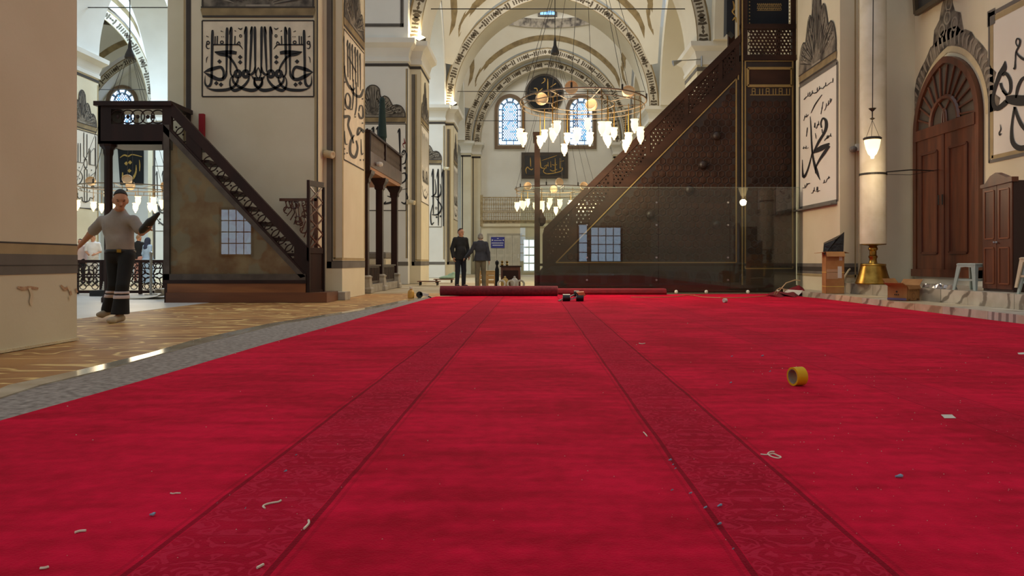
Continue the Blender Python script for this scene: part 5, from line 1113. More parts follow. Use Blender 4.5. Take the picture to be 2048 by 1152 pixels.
# ------------------------------------------------------------------ hanging lamps and chandeliers
LAMP = [(.0, -.30), (.035, -.29), (.03, -.25), (.07, -.20), (.115, -.10), (.125, 0), (.105, .08), (.14, .15)]
def glass_lamp_parts(par, c, s=1.0, m=None, rodlen=.4, rim=True, mr=None):
    c = Vector(c); b = MB().lathe([(r*s, h*s) for r, h in LAMP], c, 10, cap=False).build('lamp_glass', m or M_BULB, par, smooth=True)
    r = MB()
    r.cyl(c+Vector((0, 0, .13*s)), c+Vector((0, 0, rodlen+.0)), .009, n=5)
    r.build('hanging_rod', mr or M_BRASS, b)
    return b
hl = thing('hanging_lamp', (6.34, 14.0, 2.6), 'single lit glass lamp hanging on a long chain before the candle', 'lamp')
hc = Vector((6.335, 14, EYE+(VY-294)/FPX*14))
MB().lathe([(.0, -.22), (.03, -.21), (.035, -.17), (.075, -.13), (.115, -.03), (.135, .06), (.145, .14)], hc, 20, cap=False).build('lamp_glass', M_BULB, hl, smooth=True)
MB().lathe([(.145, .13), (.165, .15), (.165, .165), (.145, .18), (.145, .13)], hc, 20, cap=False).build('rim', M_WIRE, hl)
ch = MB(); ch.cyl(hc+Vector((0, 0, .5)), hc+Vector((.02, 0, 3.5)), .009, n=5)
for i in range(3): t = i*2.09; ch.tube([hc+Vector((.14*math.cos(t), .14*math.sin(t), .17)), hc+Vector((0, 0, .5))], .004, 4)
ch.build('chain', M_WIRE, hl); MB().lathe([(.0, .5), (.05, .53), (.01, .55), (.012, .66), (.07, .72), (.02, .7)], hc, 12).build('smoke_cap', M_WIRE, hl)
point_light('hanging_lamp_light', hc-Vector((0, 0, .35)), 28, (1, .80, .52), .1, hl)
def chandelier(c, r, n, label, seed, hub_z, power, lamps_drop=.74, bowls=4, lamp_s=.68, mb=None, top=None):
    c = Vector(c); o = thing('chandelier', c, label, 'chandelier', 'ring chandeliers of the hall'); rnd = random.Random(seed)
    circ = lambda rr, dz, m_=40: [c+Vector((rr*math.cos(2*math.pi*i/m_), rr*math.sin(2*math.pi*i/m_), dz)) for i in range(m_+1)]
    MB().tube(circ(r, 0), .018, 6).build('outer_ring', M_RINGM, o); MB().tube(circ(r*.97, -.13), .011, 6).build('lower_ring', M_RINGM, o); MB().tube(circ(r*.5, -.06), .010, 6).build('inner_ring', M_RINGM, o)
    for i in range(8):
        t = 2*math.pi*i/8+.2; d = Vector((math.cos(t), math.sin(t), 0))
        b = MB(); b.cyl(c+d*(r*.5)+Vector((0, 0, -.06)), c+d*r, .010, n=5); b.cyl(c+d*r, c+d*r*.97+Vector((0, 0, -.13)), .009, n=5); b.build('spoke', M_RINGM, o)
    for i in range(8):
        t = 2*math.pi*i/8+.55; d = Vector((math.cos(t), math.sin(t), 0)); a = c+d*r
        MB().tube([a, a+Vector((0, 0, .12))], .022, 6).build('rope_socket', M_WIRE, o); MB().tube([a+Vector((0, 0, .1)), Vector((c.x, c.y, hub_z))+d*.12], .007, 4).build('suspension_rope', M_WIRE, o)
    MB().lathe([(.02, .6), (.05, .45), (.06, .3), (.14, .1), (.16, 0), (.10, -.04)], (c.x, c.y, hub_z), 12).build('suspension_hub', M_WIRE, o)
    MB().tube([(c.x, c.y, hub_z+.5), (c.x, c.y, top or hub_z+6)], .015, 5).build('suspension_cable', M_WIRE, o)
    for i in range(n):
        k_ = i % 3; rr = r*(1.0, .97, .5)[k_] if i % 5 else r*.72; t = 2*math.pi*i/n+rnd.uniform(-.08, .08); dz = lamps_drop+rnd.uniform(-.16, .14)
        p = c+Vector((rr*math.cos(t), rr*math.sin(t), -dz)); glass_lamp_parts(o, p, lamp_s*rnd.uniform(.92, 1.1), mb, dz-.05)
    for i in range(bowls):
        t = 2*math.pi*i/bowls+seed*.37+.9; p = c+Vector((r*.72*math.cos(t), r*.72*math.sin(t), .10)); ax = Vector((rnd.uniform(-.5, .5), -1, rnd.uniform(-.3, .6)))
        MB().lathe([(.0, .0), (.11, .0), (.14, .06), (.15, .15), (.135, .16), (.12, .10), (.0, .08)], p, 14, ax).build('reflector_bowl', mat('bowl_shade', (206, 180, 142), .5, emit=(255, 200, 140), estr=.08), o, smooth=True)
    point_light('chandelier_light', c-Vector((0, 0, lamps_drop+.1)), power, (1.0, .80, .54), r*.7, o)
    return o
chandelier((1.16, 17.4, 4.48), 1.46, 24, 'big lit ring chandelier hanging before the dark pulpit stair', 1, 9.2, 520)
chandelier((.80, 27.3, 3.42), 1.46, 22, 'lower lit ring chandelier farther down the nave, above the glass screen', 2, 8.35, 420, lamps_drop=.55)
chandelier((-12.9, 24.0, 3.15), 1.46, 16, 'lit ring chandelier in the left aisle behind the walking man', 3, 7.3, 150, lamps_drop=.5, top=15)
chandelier((1.0, 5.2, 5.0), 1.46, 20, 'ring chandelier above the viewer', 4, 9.5, 20, bowls=4, mb=M_BULB2)
# ------------------------------------------------------------------ floodlights on the capitals, speakers, tie rods
def flood(p, label, lit=True, d=(.4, -.6, .7), power=45):
    p = Vector(p); d = Vector(d).normalized(); o = thing('floodlight', p, label, 'lamp', 'floodlights on the capitals'); s = d.orthogonal().normalized(); u = d.cross(s)
    MB().obox(p+Vector((0, 0, .12))-d*.05, s*.17, u*.12, d*.06).build('housing', M_WIRE, o); MB().obox(p+Vector((0, 0, .12))+d*.015, s*.15, u*.10, d*.01).build('lens', mat('flood_lens', (255, 246, 214), .3, emit=(255, 238, 190), estr=14) if lit else M_STEEL, o)
    MB().bar(p+Vector((0, 0, -.03)), p+Vector((0, 0, .1)), .05, .05).build('bracket', M_WIRE, o)
    if lit: point_light('flood_light', p+Vector((0, 0, .12))+d*.12, power, (1, .86, .58), .08, o)
flood((-3.98, 26.42, 8.53), 'lit floodlight on the capital of the second pier', d=(.1, -.75, .8)); flood((-3.98, 37.3, 8.53), 'lit floodlight on the capital of the farthest pier', d=(.1, -.75, .8))
fa = thing('lamp_arm', P(1400, 122, 26.2), 'thin lamp on a horizontal arm reaching out above the pulpit stair', 'lamp'); MB().tube([P(1402, 119, 26.4), P(1361, 121, 26.2)], .018).build('arm', M_STEEL, fa); MB().tube([P(1403, 133, 26.4), P(1403, 112, 26.4)], .03).build('bracket', M_STEEL, fa); MB().lathe([(.03, 0), (.05, .1), (.11, .3), (.10, .32)], P(1363, 121, 26.2), 10, (-1, 0, -.35)).build('lamp_head', M_STEEL, fa)
def speaker(p, label):
    p = Vector(p); o = thing('wall_speaker', p, label, 'speaker', 'small speakers on the piers'); m = mat('speaker_beige', (198, 182, 148), .6)
    MB().box(p.x-.10, p.x+.06, p.y-.07, p.y+.0, p.z-.08, p.z+.08).build('bracket', m, o); MB().lathe([(.075, 0), (.08, .02), (.08, .2), (.06, .21), (.0, .19)], p+Vector((.02, -.05, 0)), 12, (.9, -.45, -.2)).build('body', m, o)
speaker((P(650, 308, 15.6).x, 15.6, P(650, 308, 15.6).z), 'small beige speaker on the first pier beside the calligraphy'); speaker((P(819, 404, 26.1).x, 26.1, P(819, 404, 26.1).z), 'small beige speaker on the second pier'); speaker((P(893, 337, 37.4).x, 37.0, P(893, 337, 37.0).z), 'small beige speaker on the farthest pier')
sp_ = thing('security_camera', P(1707, 298, 16.1), 'small grey camera on the pilaster beside the hanging lamp', 'camera'); c = P(1712, 298, 16.1); MB().box(c.x-.03, c.x+.1, 16.02, 16.1, c.z-.05, c.z+.1).build('mount', M_PLW, sp_); MB().ell(c+Vector((-.1, -.1, -.02)), .08, .09, .07, 12, 8).build('dome', mat('camera_grey', (110, 106, 100), .4), sp_)
for i, (xa, xb, y_, z_) in enumerate(((-3.97, 5.8, 27.5, 10.05), (-3.97, 5.8, 38.4, 9.5), (-3.6, 5.4, 48.5, 9.9), (-16.57, -7.6, 27.5, 10.1), (-28.9, -19.2, 38.4, 9.6), (-16.57, -7.6, 38.4, 9.6))):
    lab = ('thin iron tie rod across the nearer nave arch', 'thin iron tie rod across the farther nave arch', 'thin iron tie rod at the far wall arch', 'thin iron tie rod across the nearer arch of the left aisle', 'thin iron tie rod in the far left aisle', 'thin iron tie rod across the farther arch behind the pulpit')[i]
    tag(MB().cyl((xa-.3, y_, z_), (xb+.3, y_, z_), .018, n=6).build('tie_rod', M_WIRE), lab, 'rod', 'iron tie rods of the arches')
# ------------------------------------------------------------------ wardrobe
wx0, wx1, wy0, wy1 = 6.9, 7.5, 10.8, 11.52
wd = thing('wardrobe', (7.2, 11.16, S2), 'red-brown wooden wardrobe with a curved cornice beside the door', 'wardrobe')
MB().box(wx0+.02, wx1, wy0, wy1, S2, 1.95).build('carcass', mat('wardrobe_shaded_side', (58, 36, 30), .6), wd)  # darker copy of the wood: the unlit side's shade is in the colour
cpts = [(wy0-.02, 1.93), (wy0-.02, 2.0), (wy0+.1, 2.0), (wy0+.22, 2.05), (wy0+.36, 2.10), (wy0+.5, 2.06), (wy0+.62, 1.96), (wy1+.02, 1.95), (wy1+.02, 1.90), (wy1-.1, 1.90)]
MB().prism([(wx0-.02, a, b) for a, b in cpts], (.1, 0, 0)).build('cornice', M_REDW, wd)
for s in (0, 1):
    a = wy0+.01+s*.355; b = a+.345; lf = MB().box(wx0, wx0+.03, a, b, S2+.04, 1.92).build('door', M_REDW, wd)
    for za, zb in ((S2+.12, .98), (1.12, 1.84)):
        pm = MB()
        for p_, q_ in (((a+.06, za), (b-.06, za)), ((b-.06, za), (b-.06, zb)), ((b-.06, zb), (a+.06, zb)), ((a+.06, zb), (a+.06, za))): pm.bar((wx0-.004, p_[0], p_[1]), (wx0-.004, q_[0], q_[1]), .02, .015, (1, 0, 0))
        pm.build('panel_moulding', mat('wardrobe_moulding', (140, 84, 54), .35, coat=.4), lf)
    MB().ell((wx0-.025, wy0+.36+(-.03 if s == 0 else .03), 1.06), .018, .018, .018, 8, 6).build('knob', M_STEEL, lf)
# ------------------------------------------------------------------ plastic stools
def stool(loc, m, label, rot=0, s=1.0, h=.42, group='plastic stools by the wardrobe'):
    o = thing('plastic_stool', (0, 0, 0), label, 'stool', group); w = .15*s
    sb = MB(); flare(sb, -w, w, -w, w, [(h-.03, .03), (h-.01, .03), (h, .015)]); sb.build('seat', m, o, org=(0, 0, 0))
    for sx in (-1, 1):
        for sy in (-1, 1):
            l = MB(); t0, t1 = .075, .04; a = Vector((sx*(w+.025), sy*(w+.025), h-.02)); b = Vector((sx*(w+.07), sy*(w+.07), 0)); vs = []
            for p_, t in ((a, t0), (b, t1)): vs += [p_, p_+Vector((-sx*t, 0, 0)), p_+Vector((-sx*t, -sy*.02, 0)), p_+Vector((-sx*.02, -sy*.02, 0)), p_+Vector((-sx*.02, -sy*t, 0)), p_+Vector((0, -sy*t, 0))]
            l.add(vs, [(i, (i+1) % 6, 6+(i+1) % 6, 6+i) for i in range(6)]+[(0, 1, 2, 3, 4, 5), (6, 7, 8, 9, 10, 11)]); l.build('leg', m, o, org=(0, 0, 0))
    for sgn in (-1, 1):
        for ax in (0, 1):
            ap = MB(); pts = [(-w, h-.02), (-w, h-.10), (-w*.75, h-.065), (0, h-.055), (w*.75, h-.065), (w, h-.10), (w, h-.02)]
            f = (lambda u, z: (u, sgn*(w+.03), z)) if ax == 0 else (lambda u, z: (sgn*(w+.03), u, z))
            ap.prism([f(u, z) for u, z in pts], (0, -sgn*.008, 0) if ax == 0 else (-sgn*.008, 0, 0)); ap.build('apron', m, o, org=(0, 0, 0))
            br = MB(); br.bar(f(-w-.02, .16), f(w+.02, .16), .012, .03); br.build('brace', m, o, org=(0, 0, 0))
    o.location = loc; o.rotation_euler = (0, 0, rot); return o
M_PGR = mat('green_white_plastic', (176, 190, 182), .4); M_PBE = mat('beige_plastic', (222, 202, 168), .4)
stool((6.90, 11.75, S2), M_PGR, 'pale green plastic stool standing left of the wardrobe', .35, .9, .42)
stool((6.92, 10.22, S2), M_PGR, 'pale green plastic stool under the beige one', .1, .85, .40)
stool((6.92, 10.22, S2+.085), M_PBE, 'beige plastic stool stacked on a pale green one', .1, .98, .42)
# ------------------------------------------------------------------ cartons
def carton(name, c, wx, wy, h, rot, m, label, flaps, thick=.006):
    o = thing(name, (0, 0, 0), label, 'box'); M_IN = mat('carton_inside', (150, 112, 72), .8); hx, hy = wx/2, wy/2
    for nm, b in (('side', (-hx, hx, -hy, -hy+thick, 0, h)), ('side', (-hx, hx, hy-thick, hy, 0, h)), ('side', (-hx, -hx+thick, -hy, hy, 0, h)), ('side', (hx-thick, hx, -hy, hy, 0, h)), ('bottom', (-hx, hx, -hy, hy, 0, thick))): MB().box(*b).build(nm, m, o, org=(0, 0, 0))
    for (ax, sg, L_, ang) in flaps:      # flap hinged on a top edge
        d = Vector((sg*math.cos(ang), 0, math.sin(ang))) if ax == 'x' else Vector((0, sg*math.cos(ang), math.sin(ang)))
        a = Vector((sg*hx, -hy, h)) if ax == 'x' else Vector((-hx, sg*hy, h)); e = Vector((0, wy, 0)) if ax == 'x' else Vector((wx, 0, 0)); n_ = d.cross(e).normalized()*thick
        MB().prism([a, a+e, a+e+d*L_, a+d*L_], n_).build('flap', m, o, org=(0, 0, 0))
    o.location = c; o.rotation_euler = (0, 0, rot); return o
M_CART = mat('brown_carton', (176, 126, 74), .8, rgb2=(156, 106, 58), scale=4)
tb = carton('tall_carton', (6.22, 15.55, S1), .36, .32, .86, -.12, M_CART, 'tall brown carton with black plastic sheet sticking out, beside the pilaster', (('x', -1, .16, -.15), ('y', -1, .12, -1.0), ('x', 1, .1, -.3)))
for z_ in (.14, .43): MB().box(-.183, .183, -.163, .163, z_, z_+.014).build('yellow_strap', mat('yellow_strap', (222, 186, 92), .5), tb, org=(0, 0, 0))
MB().box(.05, .13, -.1635, -.159, .32, .56).build('paper_label', mat('paper_white', (216, 208, 196), .7), tb, org=(0, 0, 0)); MB().box(.08, .14, -.1635, -.159, .68, .78).build('paper_label', mat('paper_white', (216, 208, 196), .7), tb, org=(0, 0, 0))
MB().box(-.17, .06, -.163, -.159, .3, .5).build('clear_tape', mat('clear_tape', (190, 152, 116), .2), tb, org=(0, 0, 0))
pb = MB(); V = [(-.19, -.12, .80), (.17, -.13, .80), (.17, .13, .80), (-.17, .13, .80), (-.20, -.10, 1.02), (.19, -.12, 1.27), (.20, .08, 1.24), (-.16, .10, 1.05), (.02, -.16, 1.12)]
pb.add(V, [(0, 1, 5, 8), (0, 8, 4), (8, 5, 6), (8, 6, 7, 4), (1, 2, 6, 5), (2, 3, 7, 6), (3, 0, 4, 7)])
bk = pb.build('black_plastic_bag', mat('black_bag', (34, 34, 36), .3, rgb2=(18, 18, 20), scale=8, bump=.6, bscale=18), None, org=(0, 0, .80)); tag(bk, 'crumpled black plastic sheet stuffed in the tall carton', 'bag'); bk.location = (6.22, 15.55, S1+.80); bk.rotation_euler = (0, 0, -.12)
ob = carton('open_carton', (6.30, 12.75, S1), .40, .34, .25, .62, M_CART, 'small open brown carton standing on the lower marble step', (('x', -1, .16, .35), ('y', -1, .06, -1.2), ('x', 1, .15, .75), ('y', 1, .15, .9)))
MB().box(-.222, -.219, -.165, .165, .01, .045).build('purple_print', mat('carton_purple', (96, 86, 128), .8), ob, org=(0, 0, 0))
k = INK(lambda u, v_: Vector((u, -.1705, v_)), (0, -1, 0), .001)
for i in range(7): k.st([(-.10+i*.032, .165), (-.085+i*.032, .165)], .018)
k.ring(0, .08, .05, .05, .008); k.st([(-.17, .02), (-.10, .02)], .03); k.st([(.10, .02), (.17, .02)], .03); k.m.build('carton_print', mat('carton_dark_print', (120, 82, 52), .8), ob, org=(0, 0, 0))['kind'] = 'stuff'
k = INK(lambda u, v_: Vector((-.2205, u, v_)), (-1, 0, 0), .001); k.dia(0, .15, .02)
for i in range(3): k.st([(-.04+i*.03, .10), (-.02+i*.03, .10)], .022)
k.m.build('carton_print', M_INK, ob, org=(0, 0, 0))['kind'] = 'stuff'
rnd = random.Random(9)
for i in range(5):
    c = Vector((6.70+.05*(i % 2), 12.75-.2*i+rnd.uniform(-.05, .05), S2)); fm = MB(); n = 7; vs = [c+Vector((0, 0, .03))]
    for j in range(n):
        t = 2*math.pi*j/n; vs.append(c+Vector((.09*math.cos(t)*rnd.uniform(.7, 1.05), .09*math.sin(t)*rnd.uniform(.7, 1.05), rnd.uniform(.0, .02)))); vs.append(c+Vector((.06*math.cos(t+.4), .06*math.sin(t+.4), rnd.uniform(.04, .10))))
    fs = []
    for j in range(n):
        a = 1+2*j; b = 1+2*((j+1) % n); fs += [(a, b, a+1), (b, b+1, a+1), (0, a+1, b+1)]
    tag(fm.add(vs, fs).build('foil_scrap', mat('silver_foil', (200, 200, 204), .18, .8)), ('crumpled silver foil scrap nearest the open carton', 'second crumpled silver foil scrap from the open carton', 'middle crumpled silver foil scrap on the upper step', 'fourth crumpled silver foil scrap from the carton', 'crumpled silver foil scrap nearest the pale green stool')[i], 'foil', 'foil scraps on the upper step')
# ------------------------------------------------------------------ people
M_SKIN = mat('skin', (196, 146, 116), .55, rgb2=(182, 128, 100), scale=9)
V3 = lambda *a: Vector(a)
def hand_prims(w, d, n, side, curl=.5, s=1.0, thick=1.0):
    """palm, four unequal fingers bent at the knuckles, thumb from the side of the palm. w wrist, d along the hand, n palm normal, side = +1/-1 where the thumb is"""
    d = d.normalized(); n = (n-d*n.dot(d)).normalized(); sd = d.cross(n)*side; out = []
    for u in (-.024, 0, .024): out.append(('c', w+d*.015*s+sd*u*s*.6, w+d*.085*s+sd*u*s, .017*s, .015*s, .012))
    for i, (u, L) in enumerate(((.031, .066), (.011, .076), (-.010, .070), (-.030, .054))):
        b = w+d*.088*s+sd*u*s; d1 = (d*math.cos(curl*.7)+n*math.sin(curl*.7)); d2 = (d*math.cos(curl*1.9)+n*math.sin(curl*1.9)); m_ = b+d1*L*.55*s; e = m_+d2*L*.5*s
        out += [('c', b-d*.02*s, m_, .0098*s*thick, .0088*s*thick, .004), ('c', m_, e, .0088*s*thick, .0072*s*thick, .004)]
    t0 = w+d*.028*s+sd*.026*s; t1 = t0+(sd*.75+d*.6+n*.25).normalized()*.042*s; t2 = t1+(d*.8+sd*.15+n*.45).normalized()*.034*s
    out += [('c', t0, t1, .0125*s*thick, .0105*s*thick, .006), ('c', t1, t2, .0105*s*thick, .008*s*thick, .004)]
    return out
def human(name, label, J, face, cfg, s=1.0, vox=.012):
    """J: world joints. face: heading angle (0 looks towards -Y). One continuous body; clothes, hair, shoes and face details are its children"""
    f = V3(math.sin(face), -math.cos(face), 0); sd = V3(math.cos(face), math.sin(face), 0); up = V3(0, 0, 1)
    hf = cfg.get('headface', face); pit = cfg.get('pitch', 0.0)
    hfw = V3(math.sin(hf), -math.cos(hf), 0); hsd = V3(math.cos(hf), math.sin(hf), 0); ff = (hfw*math.cos(pit)-up*math.sin(pit)); fu = (up*math.cos(pit)+hfw*math.sin(pit))
    hc = J['head']
    body = [('e', hc+fu*.02*s, (.076*s, .096*s, .108*s), hf), ('c', hc+ff*.018*s-fu*.03*s, hc+ff*.045*s-fu*.085*s, .064*s, .042*s), ('c', hc+ff*.088*s+fu*.0*s, hc+ff*.108*s-fu*.032*s, .010*s, .016*s, .012), ('c', hc-ff*.01*s-fu*.05*s, J['neck'], .047*s, .052*s)]
    for q in (-1, 1): body += [('e', hc+hsd*q*.078*s-fu*.012*s-ff*.005*s, (.014*s, .024*s, .034*s), hf), ('c', hc+hsd*q*.034*s+ff*.078*s+fu*.03*s, hc+hsd*q*.014*s+ff*.086*s+fu*.03*s, .012*s, .012*s, .015)]
    ch, be, pe = J['chest'], J['belly'], J['pelvis']
    tors = [('e', ch, (.165*s, .105*s, .19*s), face), ('e', be, (.145*s, .105*s, .17*s), face), ('e', pe, (.155*s, .108*s, .13*s), face), ('c', J['shL']+up*.0, J['shR'], .052*s, .052*s, .05), ('c', J['neck'], ch, .06*s, .10*s, .05)]
    if cfg.get('paunch'): tors.append(('e', be+f*cfg['paunch'], (.13*s, .10*s, .14*s), face))
    body += tors
    arms = {}
    for q in 'LR':
        sh, el, wr = J['sh'+q], J['el'+q], J['wr'+q]
        arms[q] = [('c', sh, el, .052*s, .040*s, .03), ('c', el, wr, .041*s, .026*s, .02)]
        hd = J.get('hd'+q) or (wr-el); pn = J.get('pn'+q) or (-sd if q == 'R' else sd)
        body += arms[q]+hand_prims(wr, hd, pn, J.get('ts'+q, 1 if q == 'L' else -1), cfg.get('curl'+q, .5), s, cfg.get('fthick', 1.0))
    legs = []
    for q in 'LR':
        legs += [('c', J['hip'+q], J['kn'+q], .082*s, .056*s, .03), ('c', J['kn'+q], J['an'+q], .055*s, .038*s, .02)]; body += [('c', J['hip'+q], J['kn'+q], .074*s, .05*s, .03), ('c', J['kn'+q], J['an'+q], .05*s, .035*s, .02), ('c', J['an'+q], J['toe'+q], .034*s, .026*s)]
    o = sdf_mesh(body, vox, .02*s).build(name, cfg.get('skin', M_SKIN), None, smooth=True, org=(pe.x, pe.y, 0)); tag(o, label, 'person')
    me = o.data
    try: me.set_sharp_from_angle(angle=math.pi)
    except Exception: pass
    def cloth(nm, prims, m, infl, clips=(), v=None, k_=.03):
        c = sdf_mesh(prims, v or vox*1.1, k_*s, clips, infl*s)
        if c.f:
            x = c.build(nm, m, o, smooth=True)
            try: x.data.set_sharp_from_angle(angle=math.radians(60))
            except Exception: pass
            return x
    # upper garment
    tp = list(tors)
    sl = cfg.get('sleeve', 1.0); clips = []
    for q in 'LR':
        sh, el, wr = J['sh'+q], J['el'+q], J['wr'+q]
        if sl >= 1: tp += [('c', sh, el, .054*s, .048*s, .025), ('c', el, el+(wr-el)*(.96), .050*s, .038*s, .02)]
        else: tp += [('c', sh, sh+(el-sh)*sl, .050*s, .054*s, .02)]
    hem = cfg.get('hem', pe.z-.05); clips.append((V3(0, 0, hem), (0, 0, -1))); clips.append((J['neck']+up*.045*s, (f.x*.35, f.y*.35, .93)))
    if cfg.get('jacket'): tp.append(('c', be-up*.1*s, V3(pe.x, pe.y, hem), .14*s, .16*s, .05)); tp.append(('c', be-up*.1*s+sd*.07, V3(pe.x, pe.y, hem)+sd*.08, .10*s, .11*s, .05)); tp.append(('c', be-up*.1*s-sd*.07, V3(pe.x, pe.y, hem)-sd*.08, .10*s, .11*s, .05))
    cloth(cfg.get('topname', 'shirt'), tp, cfg['top'], .014, clips)
    if cfg.get('collar'): cloth('collar', [('c', J['neck']-up*.005*s, J['neck']+up*.035*s, .066*s, .060*s)], cfg['collar'], .006, [(J['neck']+up*.045*s, (f.x*.4, f.y*.4, .9))])
    # trousers
    tr = [('e', pe, (.158*s, .112*s, .13*s), face)]
    fl = cfg.get('flare', .052)
    for q in 'LR': tr += [('c', J['hip'+q], J['kn'+q], .088*s, .066*s, .03), ('c', J['kn'+q], J['an'+q]-up*.01, .064*s, fl*s, .02)]
    if cfg.get('skirt'): tr = [('e', pe, (.18*s, .14*s, .14*s), face), ('c', pe, V3(pe.x, pe.y, .1), .17*s, .24*s, .05)]
    cloth(cfg.get('botname', 'trousers'), tr, cfg['bottom'], .008, [(V3(0, 0, J['belly'].z-.10*s), (0, 0, 1)), (V3(0, 0, cfg.get('cuff', .03)), (0, 0, -1))])
    for (za, zb, m_) in cfg.get('bands', ()): cloth('reflective_band', tr, m_, .014, [(V3(0, 0, zb), (0, 0, 1)), (V3(0, 0, za), (0, 0, -1))])
    if cfg.get('belt'):
        bz = J['belly'].z-.115*s
        cloth('belt', [('e', pe, (.158*s, .112*s, .13*s), face), ('e', be, (.15*s, .11*s, .17*s), face)], M_BLKP, .018, [(V3(0, 0, bz+.018), (0, 0, 1)), (V3(0, 0, bz-.018), (0, 0, -1))])
        c = V3(pe.x, pe.y, bz)+f*.142*s+sd*.02; MB().obox(c, sd*.026, f*.006, up*.02).build('buckle', M_BRASS, o)
    for q in 'LR':
        a, t = J['an'+q], J['toe'+q]; d = (t-a); d.z = 0; d = d.normalized() if d.length > .001 else f
        sole = min(a.z-.05, t.z-.02)
        cloth('shoe', [('c', a-d*.035*s-up*.035, a-up*.02, .036*s, .042*s), ('c', a-up*.035, t, .042*s, .034*s), ('c', t, t+d*.05*s, .036*s, .026*s)], cfg['shoe'], .004, (), vox*.9)
    # hair
    hr = cfg.get('hair')
    if hr:
        u = (fu*.80-ff*.60); sh = cfg.get('hairline', .046)*s
        cloth('hair', [('e', hc+fu*.024*s, (.079*s, .099*s, .110*s), hf), ('c', hc-ff*.04*s-fu*.02*s, hc-ff*.035*s-fu*.045*s, .062*s, .055*s)], hr, .004, [(hc+u*sh, tuple(-u))], vox*.8)
    if cfg.get('scarf'): cloth('headscarf', [('e', hc+fu*.015*s, (.095*s, .115*s, .125*s), hf), ('c', hc-fu*.06*s-ff*.03, J['neck']-up*.08, .085*s, .14*s, .05)], cfg['scarf'], .01, [(hc+ff*.055*s, tuple(ff))])
    for q in (-1, 1):
        e = hc+ff*.086*s+hsd*q*.031*s+fu*.010*s
        MB().ell(e, .014*s, .008*s, .007*s, 8, 6).build('eye', mat('eye_dark', (40, 30, 26), .3), o); MB().tube([e+hsd*.018*s+fu*.018*s+ff*.006*s, e-hsd*.018*s+fu*.018*s+ff*.006*s], .004*s, 5).build('eyebrow', cfg.get('brow', mat('brow_dark', (58, 44, 36), .8)), o)
    m_ = hc+ff*.092*s-fu*.058*s; MB().ell(m_, .020*s, .008*s, .005*s, 8, 6).build('mouth', mat('lips', (150, 88, 78), .5), o)
    return o
M_GSH = mat('grey_polo', (160, 152, 147), .9, rgb2=(146, 138, 133), scale=6, bump=.2, bscale=14); M_TRB = mat('black_trousers', (22, 21, 24), .85, rgb2=(14, 14, 16), scale=6)
h_dark = mat('hair_dark_grey', (54, 50, 48), .8, rgb2=(34, 30, 30), scale=30); h_grey = mat('hair_grey', (150, 144, 136), .8, rgb2=(112, 106, 100), scale=30); h_brown = mat('hair_brown', (72, 50, 38), .8)
# --- the man walking in
W = dict(head=P(241, 400, 9.66), neck=P(238, 424, 9.78), chest=P(237, 455, 9.78), belly=P(240, 484, 9.77), pelvis=P(241, 507, 9.79),
         shL=P(205, 442, 9.80), elL=P(181, 468, 9.88), wrL=P(160, 491, 9.92), shR=P(267, 441, 9.74), elR=P(283, 465, 9.72), wrR=P(296, 459, 9.50),
         hipL=P(228, 514, 9.82), knL=P(229, 570, 9.80), anL=P(221, 617, 10.08), hipR=P(254, 514, 9.76), knR=P(245, 572, 9.62), anR=P(240, 624, 9.62))
W['toeL'] = Vector((W['anL'].x-.04, W['anL'].y-.13, W['anL'].z-.07)); W['toeR'] = Vector((W['anR'].x-.02, W['anR'].y-.15, .034)); W['anR'].z = .085
W['hdR'] = Vector((.55, -.55, .62)); W['pnR'] = Vector((-.35, -.6, -.3)); W['tsR'] = 1
M_WBND = mat('reflective_white', (214, 196, 200), .5)
wm = human('person', 'man in grey polo shirt and black trousers walking past the pier, carrying a black shoe', W, .25,
           dict(headface=.55, pitch=.35, top=M_GSH, topname='polo_shirt', collar=M_GSH, bottom=M_TRB, shoe=mat('shoe_beige', (176, 162, 140), .7), sleeve=.72, hem=.93, flare=.10, cuff=.10, belt=True, hair=h_dark, curlR=1.0, curlL=.5, bands=((.30, .345, M_WBND), (.36, .395, M_WBND))), 1.03, .0085)
bg_ = thing('black_shoe', P(300, 445, 9.42), 'black shoe held in the walking man’s hand', 'shoe')
a, b = P(284, 461, 9.45), P(317, 427, 9.38); dd = (b-a); nn = Vector((.6, -.3, .6))
sdf_mesh([('c', a, a+dd*.5, .040, .048), ('c', a+dd*.5, b, .048, .022), ('c', a+nn*.02, a+dd*.3+nn*.03, .035, .04)], .009, .02).build('upper', M_BLKP, bg_, smooth=True)
sdf_mesh([('c', a-nn*.035, b-nn*.02, .022, .014)], .009).build('sole', mat('sole_black', (36, 34, 34), .8), bg_, smooth=True)
